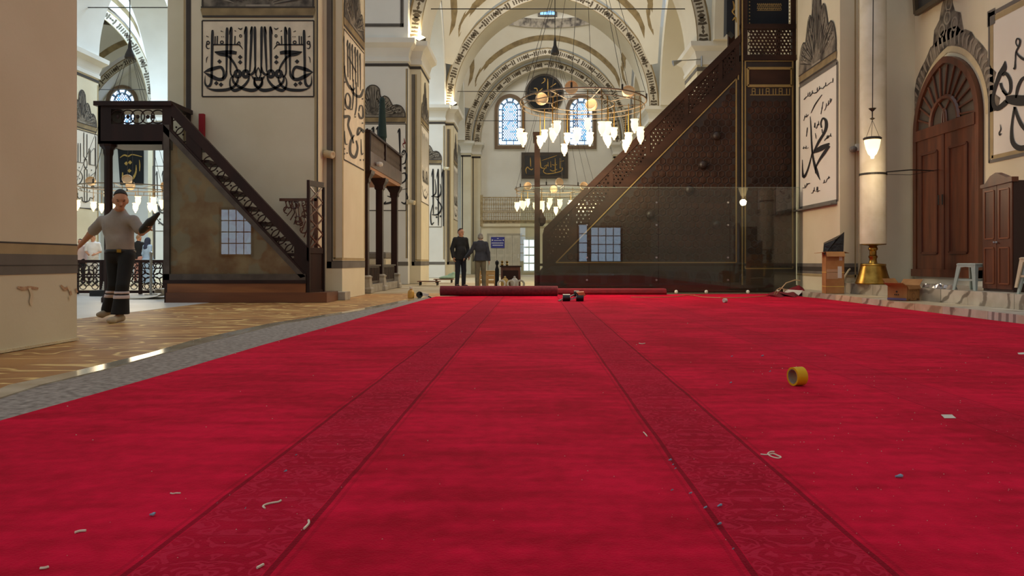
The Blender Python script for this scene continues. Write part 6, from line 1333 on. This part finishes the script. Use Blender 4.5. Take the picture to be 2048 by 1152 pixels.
# --- standing figures
def stand(name, label, px, d, H, face, cfg, arms=None, vox=.014):
    s = H/1.75; c = Vector(((px-VX)/FPX*d, d, 0)); ca, sa = math.cos(face), math.sin(face)
    T_ = lambda x, y, z: c+Vector((x*ca-y*sa, x*sa+y*ca, z))*s if False else Vector((c.x+(x*ca-y*sa)*s, c.y+(x*sa+y*ca)*s, z*s))
    J = dict(head=T_(0, -.02, 1.615), neck=T_(0, 0, 1.47), chest=T_(0, 0, 1.28), belly=T_(0, -.01, 1.08), pelvis=T_(0, 0, .95))
    for q, g in (('L', -1), ('R', 1)):
        J.update({'sh'+q: T_(g*.175, 0, 1.415), 'el'+q: T_(g*.225, .03, 1.14), 'wr'+q: T_(g*.235, -.05, .90), 'hip'+q: T_(g*.085, 0, .92), 'kn'+q: T_(g*.10, -.015, .50), 'an'+q: T_(g*.11, .02, .09), 'toe'+q: T_(g*.13, -.13, .045)})
    for k_, v_ in (arms or {}).items(): J[k_] = T_(*v_)
    cfg.setdefault('fthick', 1.15); cfg.setdefault('hem', .86*s)
    return human(name, label, J, face, cfg, s, vox)
M_BJ = mat('black_jacket', (30, 30, 34), .8, rgb2=(22, 22, 25), scale=8, bump=.2, bscale=12); M_NJ = mat('navy_blazer', (58, 60, 72), .85, rgb2=(46, 48, 58), scale=8, bump=.2, bscale=12)
M_JN = mat('dark_jeans', (34, 36, 48), .85); M_OT = mat('olive_trousers', (112, 104, 88), .85, rgb2=(98, 90, 76), scale=8)
sA = stand('person', 'man in black jacket and dark jeans talking, facing his companion', 921, 22.4, 1.78, .55, dict(headface=.9, top=M_BJ, topname='jacket', jacket=True, bottom=M_JN, shoe=M_BLK, hair=h_brown, paunch=.05, hem=.84), dict(elL=(-.25, .05, 1.15), wrL=(-.25, -.04, .90), elR=(.24, .02, 1.15), wrR=(.20, -.14, .92)))
sB = stand('person', 'grey-haired man in navy blazer and olive trousers standing with his back turned', 961, 21.8, 1.61, math.pi+.15, dict(top=M_NJ, topname='blazer', jacket=True, bottom=M_OT, shoe=M_BLK, hair=h_grey, hairline=.0, hem=.80, collar=mat('shirt_white', (214, 210, 204), .8)), dict(elR=(.30, -.06, 1.16), wrR=(.46, -.20, .98), elL=(-.24, .02, 1.14), wrL=(-.27, .0, .88)))
c = sA.location
M_WHT = mat('white_cotton', (226, 228, 232), .9, bump=.2, bscale=12); M_LBL = mat('light_blue_cloth', (150, 180, 216), .9)
stand('person', 'visitor in white T-shirt and dark cap behind the lattice fence', 186, 26.5, 1.74, .3, dict(top=M_WHT, bottom=mat('white_trousers', (206, 206, 206), .9), shoe=M_BLK, hair=M_BLK, sleeve=.8), dict(wrL=(-.10, -.24, 1.05), wrR=(.12, -.24, 1.05)), .018)
stand('person', 'visitor in black top beside the woman in the headscarf', 277, 27.0, 1.76, 2.9, dict(top=M_BLK, bottom=mat('pink_skirt', (196, 150, 140), .9), shoe=M_BLK, hair=mat('hair_fair', (150, 116, 86), .8), sleeve=.6), None, .018)
stand('person', 'woman in dark blue headscarf and light blue coat behind the fence', 295, 26.2, 1.62, 2.6, dict(top=M_LBL, topname='coat', bottom=M_LBL, botname='skirt', skirt=True, shoe=M_BLK, scarf=mat('navy_scarf', (36, 46, 74), .85)), None, .018)
stand('person', 'visitor in pale pink shirt half hidden by the nearest pier', 161, 26.8, 1.6, .2, dict(top=mat('pale_pink', (214, 190, 186), .9), bottom=M_BLK, shoe=M_BLK, hair=M_BLK), None, .018)
# ------------------------------------------------------------------ left: lattice fence, post, boxes, sheets
fx = lambda a, d=18.0: (a-VX)/FPX*d
fe = thing('lattice_fence', (fx(240), 18.0, 0), 'dark wooden fence of flower-pattern lattice behind the walking man', 'fence')
fz = .82
MB().box(fx(100), fx(330), 17.97, 18.03, fz-.07, fz).build('top_rail', M_WAL, fe); MB().box(fx(100), fx(330), 17.97, 18.03, .02, .09).build('bottom_rail', M_WAL, fe)
edges_f = [100, 155, 203, 255, 281, 326]
for e in (100, 154, 203, 209, 254, 281, 329): MB().box(fx(e)-.03, fx(e)+.03, 17.96, 18.04, 0, fz).build('fence_post', M_WAL, fe)
def flower(cx, cz, r, par):
    m = MB(); 
    for i in range(8):
        t = i*math.pi/4; d = Vector((math.cos(t), 0, math.sin(t))); s = Vector((-math.sin(t), 0, math.cos(t))); c0 = Vector((cx, 18.0, cz))
        m.tube([c0+d*r*.12, c0+d*r*.4+s*r*.22, c0+d*r*.75+s*r*.2, c0+d*r*1.0, c0+d*r*.75-s*r*.2, c0+d*r*.4-s*r*.22, c0+d*r*.12], .013, 5)
    m.build('flower_tracery', M_WAL, par)
    for i in range(8):
        t = (i+.5)*math.pi/4; c0 = Vector((cx+r*1.02*math.cos(t), 18.0, cz+r*1.02*math.sin(t))); rr = r*.32
        MB().tube([c0+Vector((rr*math.cos(j*math.pi/4), 0, rr*math.sin(j*math.pi/4))) for j in range(9)], .012, 5).build('ring_tracery', M_WAL, par)
for cx_ in (127, 166, 190, 268, 305): flower(fx(cx_), .44, .27 if cx_ in (127, 305) else .2, fe)
for cx_ in (166, 190, 268, 305, 127, 292, 318):
    for z_ in (.18, .68): MB().tube([Vector((fx(cx_)+.08*math.cos(j*math.pi/4), 18.0, z_+.07*math.sin(j*math.pi/4))) for j in range(9)], .011, 5).build('ring_tracery', M_WAL, fe)
MB().box(fx(210), fx(253), 17.98, 18.02, .05, fz-.05).build('solid_panel', M_WAL, fe)
cpz = thing('barrier_post', (fx(302, 17.6), 17.6, 0), 'shiny chrome barrier post in front of the lattice fence', 'post'); x_ = fx(302, 17.6)
MB().lathe([(.14, 0), (.14, .02), (.03, .04)], (x_, 17.6, .0), 16).build('foot', M_STEEL, cpz); MB().lathe([(.032, .03), (.032, .95), (.04, .96), (.04, 1.0), (.0, 1.02)], (x_, 17.6, 0), 12).build('tube', M_STEEL, cpz)
tag(MB().box(fx(184, 17.0), fx(232, 17.0), 16.9, 17.3, 0, .13).build('black_platform', M_BLKP), 'low black platform on the pale floor behind the walking man', 'platform')
for i in range(4):
    tag(MB().box(fx(206, 17.0)+.01*i, fx(228, 17.0)-.012*i, 16.95, 17.25, .132+i*.05, .178+i*.05).build('white_slab', mat('slab_white', (220, 214, 200), .7)), ('bottom', 'second lowest', 'second highest', 'topmost')[i]+' white slab of the stack on the black platform', 'slab', 'white slabs on the black platform')
rs_ = MB(); a = FL(228, 601); b = FL(352, 600); pts = []
prof = [(0, .0), (.5, .008), (1.0, .02), (1.3, .06), (1.45, .13), (1.42, .19), (1.33, .21), (1.24, .18), (1.25, .12)]
x0 = fx(235, 15.8)
vs = []
for u, z in prof: vs += [(x0+u*.75, 15.5, z+.002), (x0+u*.75-.2, 16.6, z+.002), ]
rs_.add(vs, [(2*i, 2*i+2, 2*i+3, 2*i+1) for i in range(len(prof)-1)])
ob_ = rs_.build('vinyl_sheet', mat('pale_vinyl', (214, 202, 184), .5, rgb2=(196, 180, 156), scale=3), None, smooth=True); tag(ob_, 'pale vinyl sheet curling up beside the staircase pulpit', 'sheet'); so = ob_.modifiers.new('thick', 'SOLIDIFY'); so.thickness = .006
# black banner in the far left aisle, lettered far pier, brown arched door
bn2 = thing('black_banner', P(258, 372, 47.9), 'black hanging with gold letters in the far left aisle', 'banner')
MB().prism([P(232, 250, 49.1), P(286, 250, 49.1), P(286, 369, 49.1), P(240, 369, 49.1)], (0, .1, 0)).build('cloth', M_BLK, bn2)
k = INK(lambda a, b: P(a, b, 49.05), (0, -1, 0), .0, lambda a, b: (140+a/4.8, 180+b/4.8))
for s in ([(635, 720, 6), (632, 790, 16), (600, 850, 26), (550, 870, 30), (510, 840, 22), (505, 790, 8)], [(665, 670, 4), (670, 720, 12), (668, 780, 5)], [(480, 650, 6), (520, 625, 14), (560, 635, 14), (600, 620, 10), (690, 640, 6)]): k.st(s)
for a, b in ((540, 705), (577, 695), (570, 775)): k.dia(a, b, 20)
k.build('gold_lettering', M_GOLD, bn2)['kind'] = 'stuff'
panel(q3, lambda u, v: Vector((-17.95+u, 37.0, v)), (0, -1, 0), -.8, .8, 2.3, 5.5); k = INK(lambda u, v: Vector((-17.95+u, 37.0, v)), (0, -1, 0), .012); script_fill(k, -.75, .75, 2.4, 5.4, 8, 5); k.build('inscription', M_INKG, q3)['kind'] = 'stuff'
d3 = thing('door_3', P(182, 548, 49), 'brown arched door in the far left wall', None, kind='structure'); cxa = fx(180, 49.1)
MB().prism([(cxa+a, 49.1, b) for a, b in [(-.9, 0)]+[(p_, 2.3+q_) for p_, q_ in acurve(.9, 1.1, 8)]+[(.9, 0)]], (0, .1, 0)).build('door_leaf', mat('far_brown_door', (112, 88, 66), .7), d3); MB().tube([(cxa+a, 49.08, b) for a, b in [(-.95, 0)]+[(p_, 2.3+q_) for p_, q_ in acurve(.95, 1.15, 8)]+[(.95, 0)]], .09, 6).build('door_frame', M_PLW, d3)
# folded carpets stacked behind the loggia
for i in range(5):
    m_ = (mat('kilim_cream', (206, 192, 166), .9), mat('kilim_grey', (120, 112, 102), .9), mat('kilim_sand', (186, 166, 132), .9))[i % 3]
    b = MB(); flare(b, -6.05, -4.75, 24.2, 25.2, [(.0+i*.22, -.03), (.04+i*.22, 0), (.17+i*.22, 0), (.215+i*.22, -.03)]); tag(b.build('folded_rug', m_), ('bottom', 'second lowest', 'middle', 'second highest', 'topmost')[i]+' folded rug of the stack behind the loggia columns', 'rug', 'folded rugs behind the loggia')
# ------------------------------------------------------------------ rolled and folded carpets at the end of the red carpet
ry = 16.75; x0, x1 = fx(879, 16.6), fx(1115, 16.6); M_CBK = mat('carpet_backing', (112, 40, 48), .95, rgb2=(90, 30, 38), scale=20, detail=6)
cr_ = thing('rolled_carpet', ((x0+x1)/2, ry, .012), 'rolled-up carpet lying across the far end of the red carpet', 'carpet')
MB().cyl((x0, ry, .125), (x1, ry, .125), .112, n=24).build('roll', M_CBK, cr_, smooth=True)
sp2 = MB(); pts = []
for i in range(60):
    t = i*.42; r_ = .108*(1-i/75); pts.append((x1+.004, ry+r_*math.cos(t), .125+r_*math.sin(t)))
sp2.tube(pts, .006, 4).build('spiral_end', mat('carpet_edge_light', (176, 96, 92), .95), cr_)
fc = MB(); fa_, fb_ = fx(1116, 17.5), fx(1331, 17.5); fprof = [(17.35, .013), (17.33, .06), (17.36, .12), (17.45, .15), (17.8, .15), (17.9, .013)]
fc.prism([(fa_, a, b) for a, b in fprof], (fb_-fa_, 0, 0)); tag(fc.build('folded_carpet', mat('dark_red_carpet', (120, 8, 26), .95, rgb2=(100, 4, 20), scale=12)), 'thick dark red folded carpet lying before the glass screen', 'carpet')
# ------------------------------------------------------------------ tools near the roll
dl = thing('trolley', FL(1145, 606), 'overturned wheeled trolley with orange plate on the red carpet', 'trolley'); t0 = FL(1145, 604); D_ = t0.y
dpt = lambda a, b, dy=0: P(a, b, D_)+Vector((0, dy, 0))
MB().bar(dpt(1117, 602), dpt(1150, 590, .15), .06, .02).build('frame_bar', M_STEEL, dl); MB().bar(dpt(1140, 600, .1), dpt(1168, 590, .1), .05, .025).build('frame_bar', M_STEEL, dl)
for a, b in ((1133, 597), (1160, 598)): c = dpt(a, b, .05); c.z = max(c.z, .082); MB().cyl(c+Vector((-.07, 0, 0)), c+Vector((.07, 0, 0)), .07, n=18).build('wheel', M_BLKP, dl); MB().cyl(c+Vector((-.075, 0, 0)), c+Vector((.075, 0, 0)), .02, n=8).build('axle', M_STEEL, dl)
c = dpt(1154, 588, .2); MB().cyl(c+Vector((-.05, 0, 0)), c+Vector((.05, 0, 0)), .06, n=16).build('wheel', M_BLKP, dl)
MB().prism([dpt(1153, 585), dpt(1168, 584), dpt(1172, 592), dpt(1160, 594)], (0, .12, .01)).build('orange_plate', mat('orange_plate', (196, 110, 66), .6), dl)
bt = thing('glue_bottle', FL(822, 596), 'yellow glue bottle standing on the floor by the felt edge', 'bottle'); c = FL(822, 596.5); MB().lathe([(.06, 0), (.07, .01), (.07, .13), (.05, .17), (.03, .18), (.03, .21)], (c.x, c.y, 0), 14).build('body', mat('glue_yellow', (196, 150, 64), .4), bt, smooth=True); MB().lathe([(.036, .20), (.036, .24), (.0, .245)], (c.x, c.y, 0), 12).build('cap', mat('white_plastic', (220, 216, 206), .5), bt)
tg = thing('tape_dispenser', FL(842, 597), 'black and white tape dispenser beside the glue bottle', 'tool'); c = FL(842, 596.5); MB().cyl((c.x-.03, c.y-.03, .075), (c.x-.03, c.y+.04, .075), .07, n=16).build('tape_wheel', M_BLKP, tg); MB().obox((c.x+.07, c.y, .08), (.09, 0, -.02), (0, .03, 0), (.01, 0, .03)).build('body', mat('white_plastic', (220, 216, 206), .5), tg); MB().bar((c.x+.12, c.y, .05), (c.x+.22, c.y, .015), .03, .025).build('handle', M_BLKP, tg)
for i, (px_, py_) in enumerate(((858, 567), (888, 562))):
    d_ = EYE*FPX/(py_+4-VY); c = Vector((fx(px_, d_), d_, 0)); o = thing('furniture_dolly', c, ('low wooden dolly on castors, nearer one by the farthest pier', 'low wooden dolly on castors carrying the green cloth')[i], 'dolly', 'furniture dollies on the floor'); MB().box(c.x-.36, c.x+.36, c.y-.2, c.y+.2, .12, .15).build('board', mat('dolly_board', (134, 92, 70), .7), o)
    for sx in (-1, 1):
        for sy in (-1, 1): MB().cyl((c.x+sx*.28-.015, c.y+sy*.14, .055), (c.x+sx*.28+.015, c.y+sy*.14, .055), .05, n=10).build('castor', M_WIRE, o); MB().box(c.x+sx*.28-.02, c.x+sx*.28+.02, c.y+sy*.14-.02, c.y+sy*.14+.02, .07, .13).build('castor_fork', M_WIRE, o)
d_ = EYE*FPX/(566-VY); c = Vector((fx(897, d_), d_, .15)); gc = sdf_mesh([('e', c+Vector((0, 0, .06)), (.25, .15, .07)), ('e', c+Vector((.12, 0, .14)), (.14, .12, .07)), ('e', c+Vector((-.16, 0, .03)), (.2, .12, .05)), ('e', c+Vector((.2, -.05, .22)), (.07, .07, .04))], .03, .04, [(c+Vector((0, 0, .002)), (0, 0, -1))]).build('green_cloth', mat('mint_cloth', (160, 196, 176), .9, bump=.5, bscale=9), None, smooth=True); tag(gc, 'crumpled mint green cloth on the farther dolly', 'cloth')
cb = thing('small_cabinet', (fx(1021, 22.6), 22.6, 0), 'small dark red wooden cabinet with turned post left of the glass', 'cabinet'); xa, xb = fx(1002, 22.6), fx(1041, 22.6)
MB().box(xa, xb, 22.5, 22.9, .02, .62).build('body', M_REDW, cb); MB().box(xa-.03, xb+.03, 22.46, 22.94, .62, .66).build('top', M_WAL, cb); MB().box(xa+.06, xb-.06, 22.485, 22.5, .12, .52).build('panel', M_WAL, cb); MB().lathe([(.06, 0), (.06, .55), (.045, .6), (.03, .66), (.055, .72), (.055, .78), (.0, .83)], (fx(994, 22.6), 22.6, 0), 10).build('turned_post', M_BLK, cb)
for i, px_ in enumerate((1004, 1014)):
    tag(MB().lathe([(.03, 0), (.05, .03), (.02, .07), (.045, .12), (.0, .16)], (fx(px_, 22.6), 22.7, .66), 10).build('brass_finial', M_BRASS), ('left', 'right')[i]+' small brass finial standing on the red cabinet', 'ornament', 'finials on the small cabinet')
for i, (px_, m_) in enumerate(((1003, 'hose_a'), (1022, 'hose_b'), (1041, 'hose_c'))):
    d_ = 21.6; c = Vector((fx(px_, d_), d_, .135)); tag(MB().tube([c+Vector((.10*math.cos(j*math.pi/8), .03*math.sin(j*math.pi/8), .10*math.sin(j*math.pi/8))) for j in range(17)], .03, 8).build('hose_ring', mat('hose_white', (204, 196, 182), .5)), ('left', 'middle', 'right')[i]+' white hose ring standing before the small cabinet', 'hose', 'hose rings before the cabinet')
for i, (px_, col) in enumerate(((1010, (196, 160, 84)), (1029, (206, 198, 186)))):
    c = Vector((fx(px_, 22.0), 22.05, 0)); tag(MB().lathe([(.08, 0), (.13, .1), (.13, .2), (.08, .27), (.035, .30), (.035, .34), (.0, .36)], c, 12).build('glass_globe', mat('globe%d' % i, col, .4), None, smooth=True), ('yellowish', 'white')[i]+' lamp globe standing behind the hose rings', 'lamp globe', 'lamp globes on the floor')
cw = thing('wooden_crate', (fx(978, 24), 24, 0), 'pale wooden crate on the floor behind the man in the blazer', 'crate')
for i in range(3): MB().box(fx(956, 24), fx(992, 24), 23.98, 24.0, .08+i*.14, .19+i*.14).build('slat', mat('pale_wood', (206, 166, 108), .7), cw)
for a in (958, 974, 990): MB().box(fx(a, 24)-.03, fx(a, 24)+.03, 23.99, 24.3, .0, .46).build('upright', mat('pale_wood', (206, 166, 108), .7), cw)
MB().box(fx(956, 24), fx(992, 24), 23.98, 24.32, .46, .49).build('lid', mat('pale_wood', (206, 166, 108), .7), cw)
# ------------------------------------------------------------------ cables and lifted carpet corner by the right pilaster
yc = MB(); yc.tube([FL(a, b)+Vector((0, 0, .02)) for a, b in ((1262, 596), (1300, 596.5), (1335, 596), (1355, 595), (1378, 591.5), (1388, 592.5), (1405, 596), (1440, 597.5), (1490, 597), (1530, 594), (1545, 592), (1562, 590))], .008, 5); tag(yc.build('yellow_cable', mat('cable_tan', (196, 150, 92), .5)), 'thin tan cable wandering along the far edge of the red carpet', 'cable')
c2 = MB(); c2.tube([P(1552, 590, 16.6), P(1558, 582, 16.5), P(1572, 566, 16.6), P(1590, 560, 17.0), P(1600, 561, 17.2)], .012, 5); c2.tube([P(1548, 590, 16.6), P(1553, 580, 16.5), P(1560, 576, 16.5), P(1575, 580, 16.5)], .010, 5); tag(c2.build('cable_loop', mat('cable_cream', (206, 176, 130), .5)), 'looped cream cable rising beside the pulpit tower', 'cable')
cf = MB(); vs = []
for j, (px_, py_, h) in enumerate(((1562, 596, .02), (1578, 592, .06), (1590, 596, .02), (1600, 592, .10), (1610, 583, .22), (1618, 588, .16), (1622, 594, .02))):
    a = FL(px_, max(py_, 592)); vs += [a+Vector((0, 0, .014)), a+Vector((-.05, .25, .02+h)), a+Vector((-.12, .55, .06+h*.5))]
cf.add(vs, [(3*j+i, 3*j+3+i, 3*j+4+i, 3*j+1+i) for j in range(6) for i in range(2)]); o = cf.build('carpet_corner', mat('dark_red_carpet', (120, 8, 26), .95)); tag(o, 'crumpled lifted corner of dark red carpet by the right pilaster', 'carpet'); o.modifiers.new('thick', 'SOLIDIFY').thickness = .01
pc = MB().prism([P(1566, 588, 16.9), P(1596, 592, 16.8), P(1606, 582, 16.9), P(1576, 580, 17.1)], (0, .02, .012)); tag(pc.build('paper_sheet', mat('paper_white', (216, 208, 196), .7)), 'pale sheet of paper on the lifted carpet corner', 'paper')
tag(MB().tube([P(1681, 582, 15.9), P(1684, 570, 15.9), P(1690, 552, 15.95), P(1697, 541, 16.0), P(1700, 538, 16.04)], .02, 6).build('wall_conduit', mat('conduit_cream', (216, 202, 166), .5)), 'bent cream conduit rising from the step beside the tall carton', 'pipe')
tag(MB().box(6.97, 7.01, 16.05, 16.09, .33, 9).build('cable_trunking', mat('conduit_cream', (216, 202, 166), .5)), 'thin vertical cable trunking on the pilaster beside the candle', 'trunking')
# ------------------------------------------------------------------ things dropped on the carpet
tr_ = FL(1597, 776); ty = thing('tape_roll', (tr_.x, tr_.y, .012), 'roll of yellow adhesive tape standing on the red carpet', 'tape'); ax = Vector((-.95, -.30, 0)).normalized(); c = Vector((tr_.x, tr_.y+.02, .012+.057)); 
MB().lathe([(.045, -.035), (.057, -.035), (.057, .035), (.045, .035), (.045, -.035)], c, 36, ax, cap=False).build('tape', mat('tape_yellow', (226, 178, 20), .3, rgb2=(214, 164, 12), scale=3), ty, smooth=True); MB().lathe([(.041, -.034), (.046, -.034), (.046, .034), (.041, .034), (.041, -.034)], c, 36, ax, cap=False).build('core', mat('core_card', (176, 150, 118), .7, rgb2=(120, 112, 108), scale=12), ty, smooth=True)
Z1 = .0125
k = INK(lambda a, b: FL(a, b), (0, 0, 1), .016)
def flat(name, pts, m, label, cat, h=.002): tag(MB().prism([FL(a, b)+Vector((0, 0, .013)) for a, b in pts], (0, 0, h)).build(name, m), label, cat)
M_PAPER = mat('paper_white', (216, 208, 196), .7)
flat('paper_card', [(1882, 835), (1904, 835), (1912, 842), (1889, 842)], M_PAPER, 'white paper card lying on the right part of the red carpet', 'paper')
flat('paper_scrap', [(2035, 709), (2050, 708), (2052, 712), (2037, 712)], M_PAPER, 'pale paper scrap at the right edge of the carpet', 'paper')
M_STR = mat('white_string', (236, 220, 200), .8)
def string(pts, r, label, name='string_bit'): tag(MB().tube([FL(*p)+Vector((0, 0, .012+r)) for p in cr([tuple(q) for q in pts], 4)], r, 5).build(name, M_STR), label, 'string', 'white scraps on the red carpet')
string([(1521, 916), (1535, 917), (1546, 915), (1556, 919), (1562, 922), (1556, 924), (1546, 922), (1538, 918), (1536, 914), (1542, 911), (1549, 911)], .003, 'looped white string lying on the red carpet', 'string_loop')
string([(341, 995), (346, 996), (352, 995), (361, 995)], .0025, 'short white strip alone on the left carpet field')
string([(530, 1026), (526, 1022), (533, 1018), (545, 1015), (557, 1013), (562, 1010)], .003, 'longest bent white strip on the left patterned stripe')
string([(608, 1068), (614, 1062), (618, 1056), (617, 1051)], .0035, 'short white strip on the edge of the left patterned stripe')
string([(150, 1076), (160, 1073), (172, 1072)], .0035, 'white strip lying nearest the lower left corner')
string([(514, 1148), (520, 1145), (527, 1141)], .0035, 'white scrap at the bottom edge of the left patterned stripe')
string([(80, 1149), (90, 1148), (97, 1146)], .0035, 'white scrap cut by the bottom left edge')
string([(1287, 871), (1290, 874), (1294, 879)], .003, 'small white strip at the edge of the right patterned stripe')
string([(1278, 690), (1284, 691), (1290, 690)], .004, 'white scrap on the middle of the carpet')
c = FL(1450, 607); wc = thing('white_cap', c, 'small white plastic cap on the far carpet before the glass', 'cap'); MB().lathe([(.035, -.03), (.04, -.03), (.04, .03), (.03, .035), (.0, .03)], (c.x, c.y, .055), 14, (-.8, -.5, 0)).build('cap', mat('white_plastic', (220, 216, 206), .5), wc)
M_LINT = mat('blue_lint', (150, 172, 192), .95, rgb2=(116, 134, 156), scale=40)
lint = [(1340, 929, 7), (1346, 939, 5), (1351, 947, 5), (1344, 991, 6), (1381, 997, 7), (1411, 1027, 8), (1440, 1023, 10), (1439, 1060, 9), (1466, 1112, 6), (1798, 962, 13), (306, 1040, 12), (571, 952, 7), (592, 919, 5), (491, 1028, 5), (434, 1018, 4), (627, 1042, 4), (284, 1127, 5), (807, 920, 4), (1462, 771, 5), (1525, 716, 5), (1464, 717, 4), (1540, 748, 4)]
rnd = random.Random(21)
for i, (a, b, w_) in enumerate(lint):
    c = FL(a, b); s_ = w_*c.y/FPX*.5; ps = [('c', c+Vector((-s_, 0, .016)), c+Vector((s_*.6, rnd.uniform(-s_, s_), .02)), s_*.35, s_*.5), ('e', c+Vector((s_*.4, 0, .02)), (s_*.6, s_*.5, s_*.5))]
    o = sdf_mesh(ps, max(.003, s_*.3), s_*.3).build('lint_tuft', M_LINT, None, smooth=True)
    big = {9: 'blue-grey lint tuft alone on the right carpet field below the paper card', 10: 'blue-grey lint tuft alone on the left carpet field', 6: 'largest blue-grey lint tuft on the right patterned stripe', 11: 'blue-grey lint tuft near the top of the left patterned stripe'}
    tag(o, big.get(i, 'tiny blue-grey lint tuft on the carpet around the yellow tape roll' if b < 800 else ('tiny blue-grey lint tuft along the dark edge of the right patterned stripe' if a > 1300 else 'tiny blue-grey lint tuft on the left half of the carpet')), 'lint', 'lint tufts on the red carpet')
cm_ = MB(); rnd = random.Random(31)
for i in range(260):
    if i < 170: a, b = rnd.uniform(1500, 2048), rnd.uniform(700, 1120)
    else: a, b = rnd.uniform(120, 1500), rnd.uniform(640, 1140)
    c = FL(a, b); s_ = rnd.uniform(.5, 1.3)*c.y/FPX; cm_.add([c+Vector((-s_, 0, .014)), c+Vector((s_, -s_*.5, .014)), c+Vector((s_*.6, s_*2, .014)), c+Vector((0, 0, .014+s_*1.4))], [(0, 1, 3), (1, 2, 3), (2, 0, 3)])
tag(cm_.build('crumbs', mat('crumb_pale', (222, 186, 170), .9), None), 'tiny pale crumbs strewn over the red carpet', 'crumbs', kind='stuff')
# ------------------------------------------------------------------ windows in the wall behind the viewer (seen in the glass)
for i, (x_, w_, z0, z1) in enumerate(((5.1, 2.1, .8, 3.2), (3.5, .6, .8, 3.4), (-1.5, 2.0, .8, 3.2), (-8, 2.0, .8, 3.2), (-17.6, 1.8, 1.2, 3.9))):
    wb = thing('window_%d' % (5+i), (x_, -16, z0), 'low barred window in the wall behind the viewer', None, kind='structure'); MB().box(x_-w_/2-.12, x_+w_/2+.12, -16, -15.9, z0-.12, z1+.12).build('window_frame', M_WAL, wb)
    nx = max(1, round(w_/.5)); nz = 4
    for a in range(nx):
        for b in range(nz): MB().box(x_-w_/2+w_*a/nx+.03, x_-w_/2+w_*(a+1)/nx-.03, -15.9, -15.88, z0+(z1-z0)*b/nz+.03, z0+(z1-z0)*(b+1)/nz-.03).build('pane', mat('back_window_pane', (190, 215, 240), .4, emit=(190, 215, 245), estr=3.0), wb)
